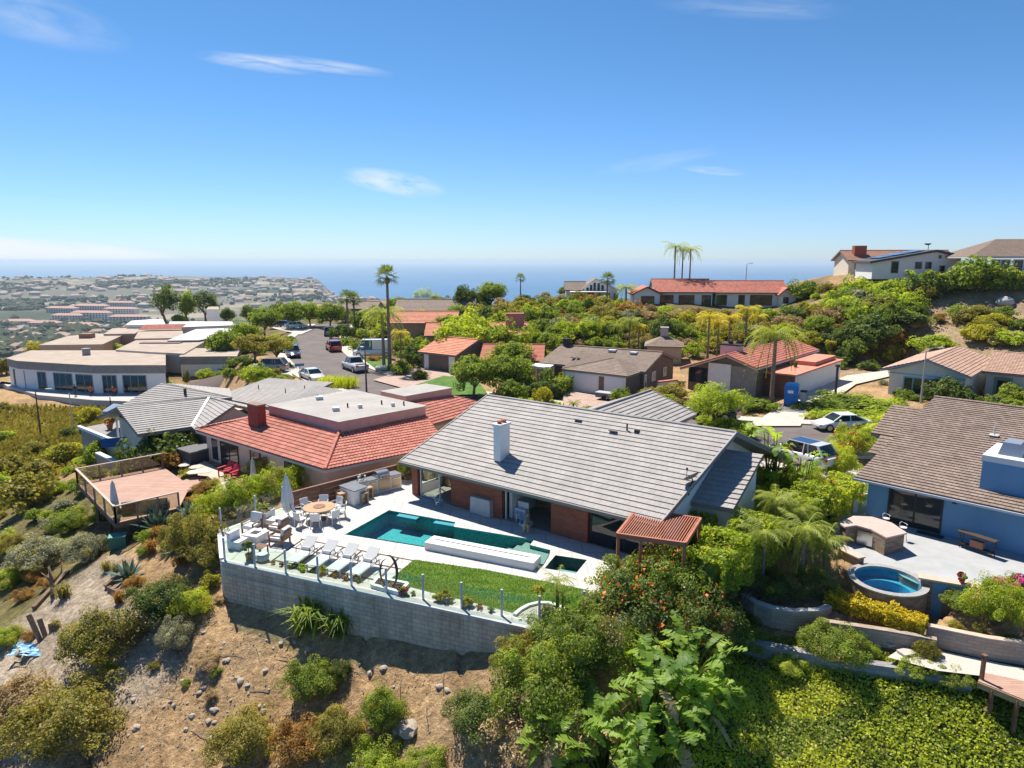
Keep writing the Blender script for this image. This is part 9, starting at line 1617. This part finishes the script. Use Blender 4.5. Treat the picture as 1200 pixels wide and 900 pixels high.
# ---------------------------------------------------------------- the far town
def far_town():
 q=random.Random(11);WL=[mat('far_wall_%s'%k,c,.9)for k,c in(('white',(.66,.63,.58)),('cream',(.56,.47,.36)),('grey',(.42,.41,.40)))];RF=[mat('far_roof_%s'%k,c,.9)for k,c in(('terracotta',(.40,.27,.21)),('grey',(.30,.28,.27)),('tan',(.42,.34,.27)))]
 protos=[]
 for w in range(3):
  for r in range(3):
   m=MB();L_,D,h,rz=15,9.5,4.5,2.6;m.prism([(-L_/2,-D/2),(L_/2,-D/2),(L_/2,D/2),(-L_/2,D/2)],-4,h,0);e=.8
   m.mesh([(-L_/2-e,-D/2-e,h),(L_/2+e,-D/2-e,h),(L_/2+e,D/2+e,h),(-L_/2-e,D/2+e,h),(-L_/4,0,h+rz),(L_/4,0,h+rz)],[(0,1,5,4),(1,2,5),(2,3,4,5),(3,0,4),(3,2,1,0)],1);o=m.build('far_house',[WL[w],RF[r]]);COL.objects.unlink(o);protos.append(o.data)
 n=0;N=['pale','cream','grey'];M_=['terracotta roofed','grey roofed','tan roofed']
 while n<280:
  if n<190:u,v=q.uniform(-10,385),322+abs(q.gauss(0,1))*18
  elif n<250:u,v=q.uniform(-5,170),q.uniform(385,425)
  else:u,v=q.uniform(385,478),q.uniform(342,352)
  g=G(u,v)
  if g.y<330 or g.y>4300 or g.z<-168:continue
  k=q.randrange(9)if q.random()<.6 else q.choice((0,3,6));s=q.uniform(1.0,2.0)*(1 if g.y>1500 else .75);place(protos[k],'far_house',(g.x,g.y,gz(g.x,g.y)),(s,s,s),rz=q.uniform(-.5,.5)+(1.57 if q.random()<.3 else 0),label=f'{N[k // 3]} {M_[k % 3]} house far off across the valley',cat='house',group='houses across the valley');n+=1
 wm=mat('resort_wall',(.62,.58,.55),.9);rm=mat('resort_roof',(.48,.29,.225),.9)
 for k,(u,v,L_,st,lab)in enumerate(((78,376,70,3,'lowest front block of the resort at its left'),(105,375,90,4,'long central block of the terracotta roofed resort'),(140,370,80,4,'tall right block of the terracotta roofed resort'),(70,367,80,3,'left rear block of the terracotta roofed resort'),(105,364,90,3,'middle rear block of the terracotta roofed resort'),(150,378,80,3,'low right front block of the terracotta roofed resort'),(140,360,70,3,'farthest block of the terracotta roofed resort'),(50,383,60,2,'row of low terracotta houses left below the resort'),(92,386,60,2,'row of low terracotta houses in the middle below the resort'),(20,381,60,2,'row of low terracotta houses at the far edge below the resort'))):
  g=G(u,v);z=gz(g.x,g.y);h=4.2*st;r=empty('resort_block',(g.x,g.y,z),lab,'hotel','blocks of the terracotta roofed resort');f=Frame((g.x,g.y,z),facing(q.uniform(-12,4)));m=MB();f.box(m,-L_/2,L_/2,-18,0,-8,h);m.build('wall',wm,r);m=MB();e=1.5;m.mesh([f(-L_/2-e,e,h),f(L_/2+e,e,h),f(L_/2+e,-18-e,h),f(-L_/2-e,-18-e,h),f(-L_/2+9,-9,h+4.5),f(L_/2-9,-9,h+4.5)],[(0,1,5,4),(1,2,5),(2,3,4,5),(3,0,4),(3,2,1,0)]);m.build('roof',rm,r)
  for s in range(st):
   m=MB();nb=int(L_/7)
   for b in range(nb):x=-L_/2+(b+.5)*L_/nb;f.box(m,x-1.7,x+1.7,.02,.12,s*4.2+.8,s*4.2+3.3)
   m.build('window_row',WIN,r)
 bm=bmesh.new();bmesh.ops.create_icosphere(bm,subdivisions=1,radius=1);base=np.array([v.co[:]for v in bm.verts]);fc=np.array([[v.index for v in f.verts]for f in bm.faces]);bm.free();r=np.random.RandomState(6);V,Fc=[],[];k=0;cnt=0
 while cnt<2800:
  a=r.rand()
  if a<.55:u,v=r.uniform(-15,385),321+abs(r.normal(0,1))*20
  elif a<.8:u,v=r.uniform(-10,200),r.uniform(378,425)
  elif a<.9:u,v=r.uniform(-10,45),r.uniform(350,380)
  else:u,v=r.uniform(380,478),r.uniform(342,358)
  d=ray(u,v);hd=math.hypot(d.x,d.y);ok=None
  g=G(u,v)
  if g.y<330 or g.y>4400 or g.z<-168 or(g.y>1500 and float(_fb(np.array([g.x]),np.array([g.y]),130,44)[0])<-.1):cnt+=.15;continue
  m=3
  for j in range(m):
   x,y=g.x+r.normal(0,16),g.y+r.normal(0,30);s=r.uniform(2.5,8.0)*(.8 if r.rand()<.7 else 1.3);V.append((base*(1+.3*r.normal(0,1,(len(base),1))*.5))*np.array([s*1.2,s*1.2,s])+np.array([x,y,gz(x,y)+s*.45]));Fc.append(fc+k);k+=len(base)
  cnt+=m
 V=np.concatenate(V);Fc=np.concatenate(Fc);me=bpy.data.meshes.new('far_woods');me.from_pydata(V.tolist(),[],Fc.tolist());me.materials.append(mat('far_foliage',(.04,.058,.03),.95,(.085,.10,.05),.02));o=bpy.data.objects.new('far_woods',me);COL.objects.link(o);tag(o,'dark woods and street trees massed across the far valley',kind='stuff')
far_town()
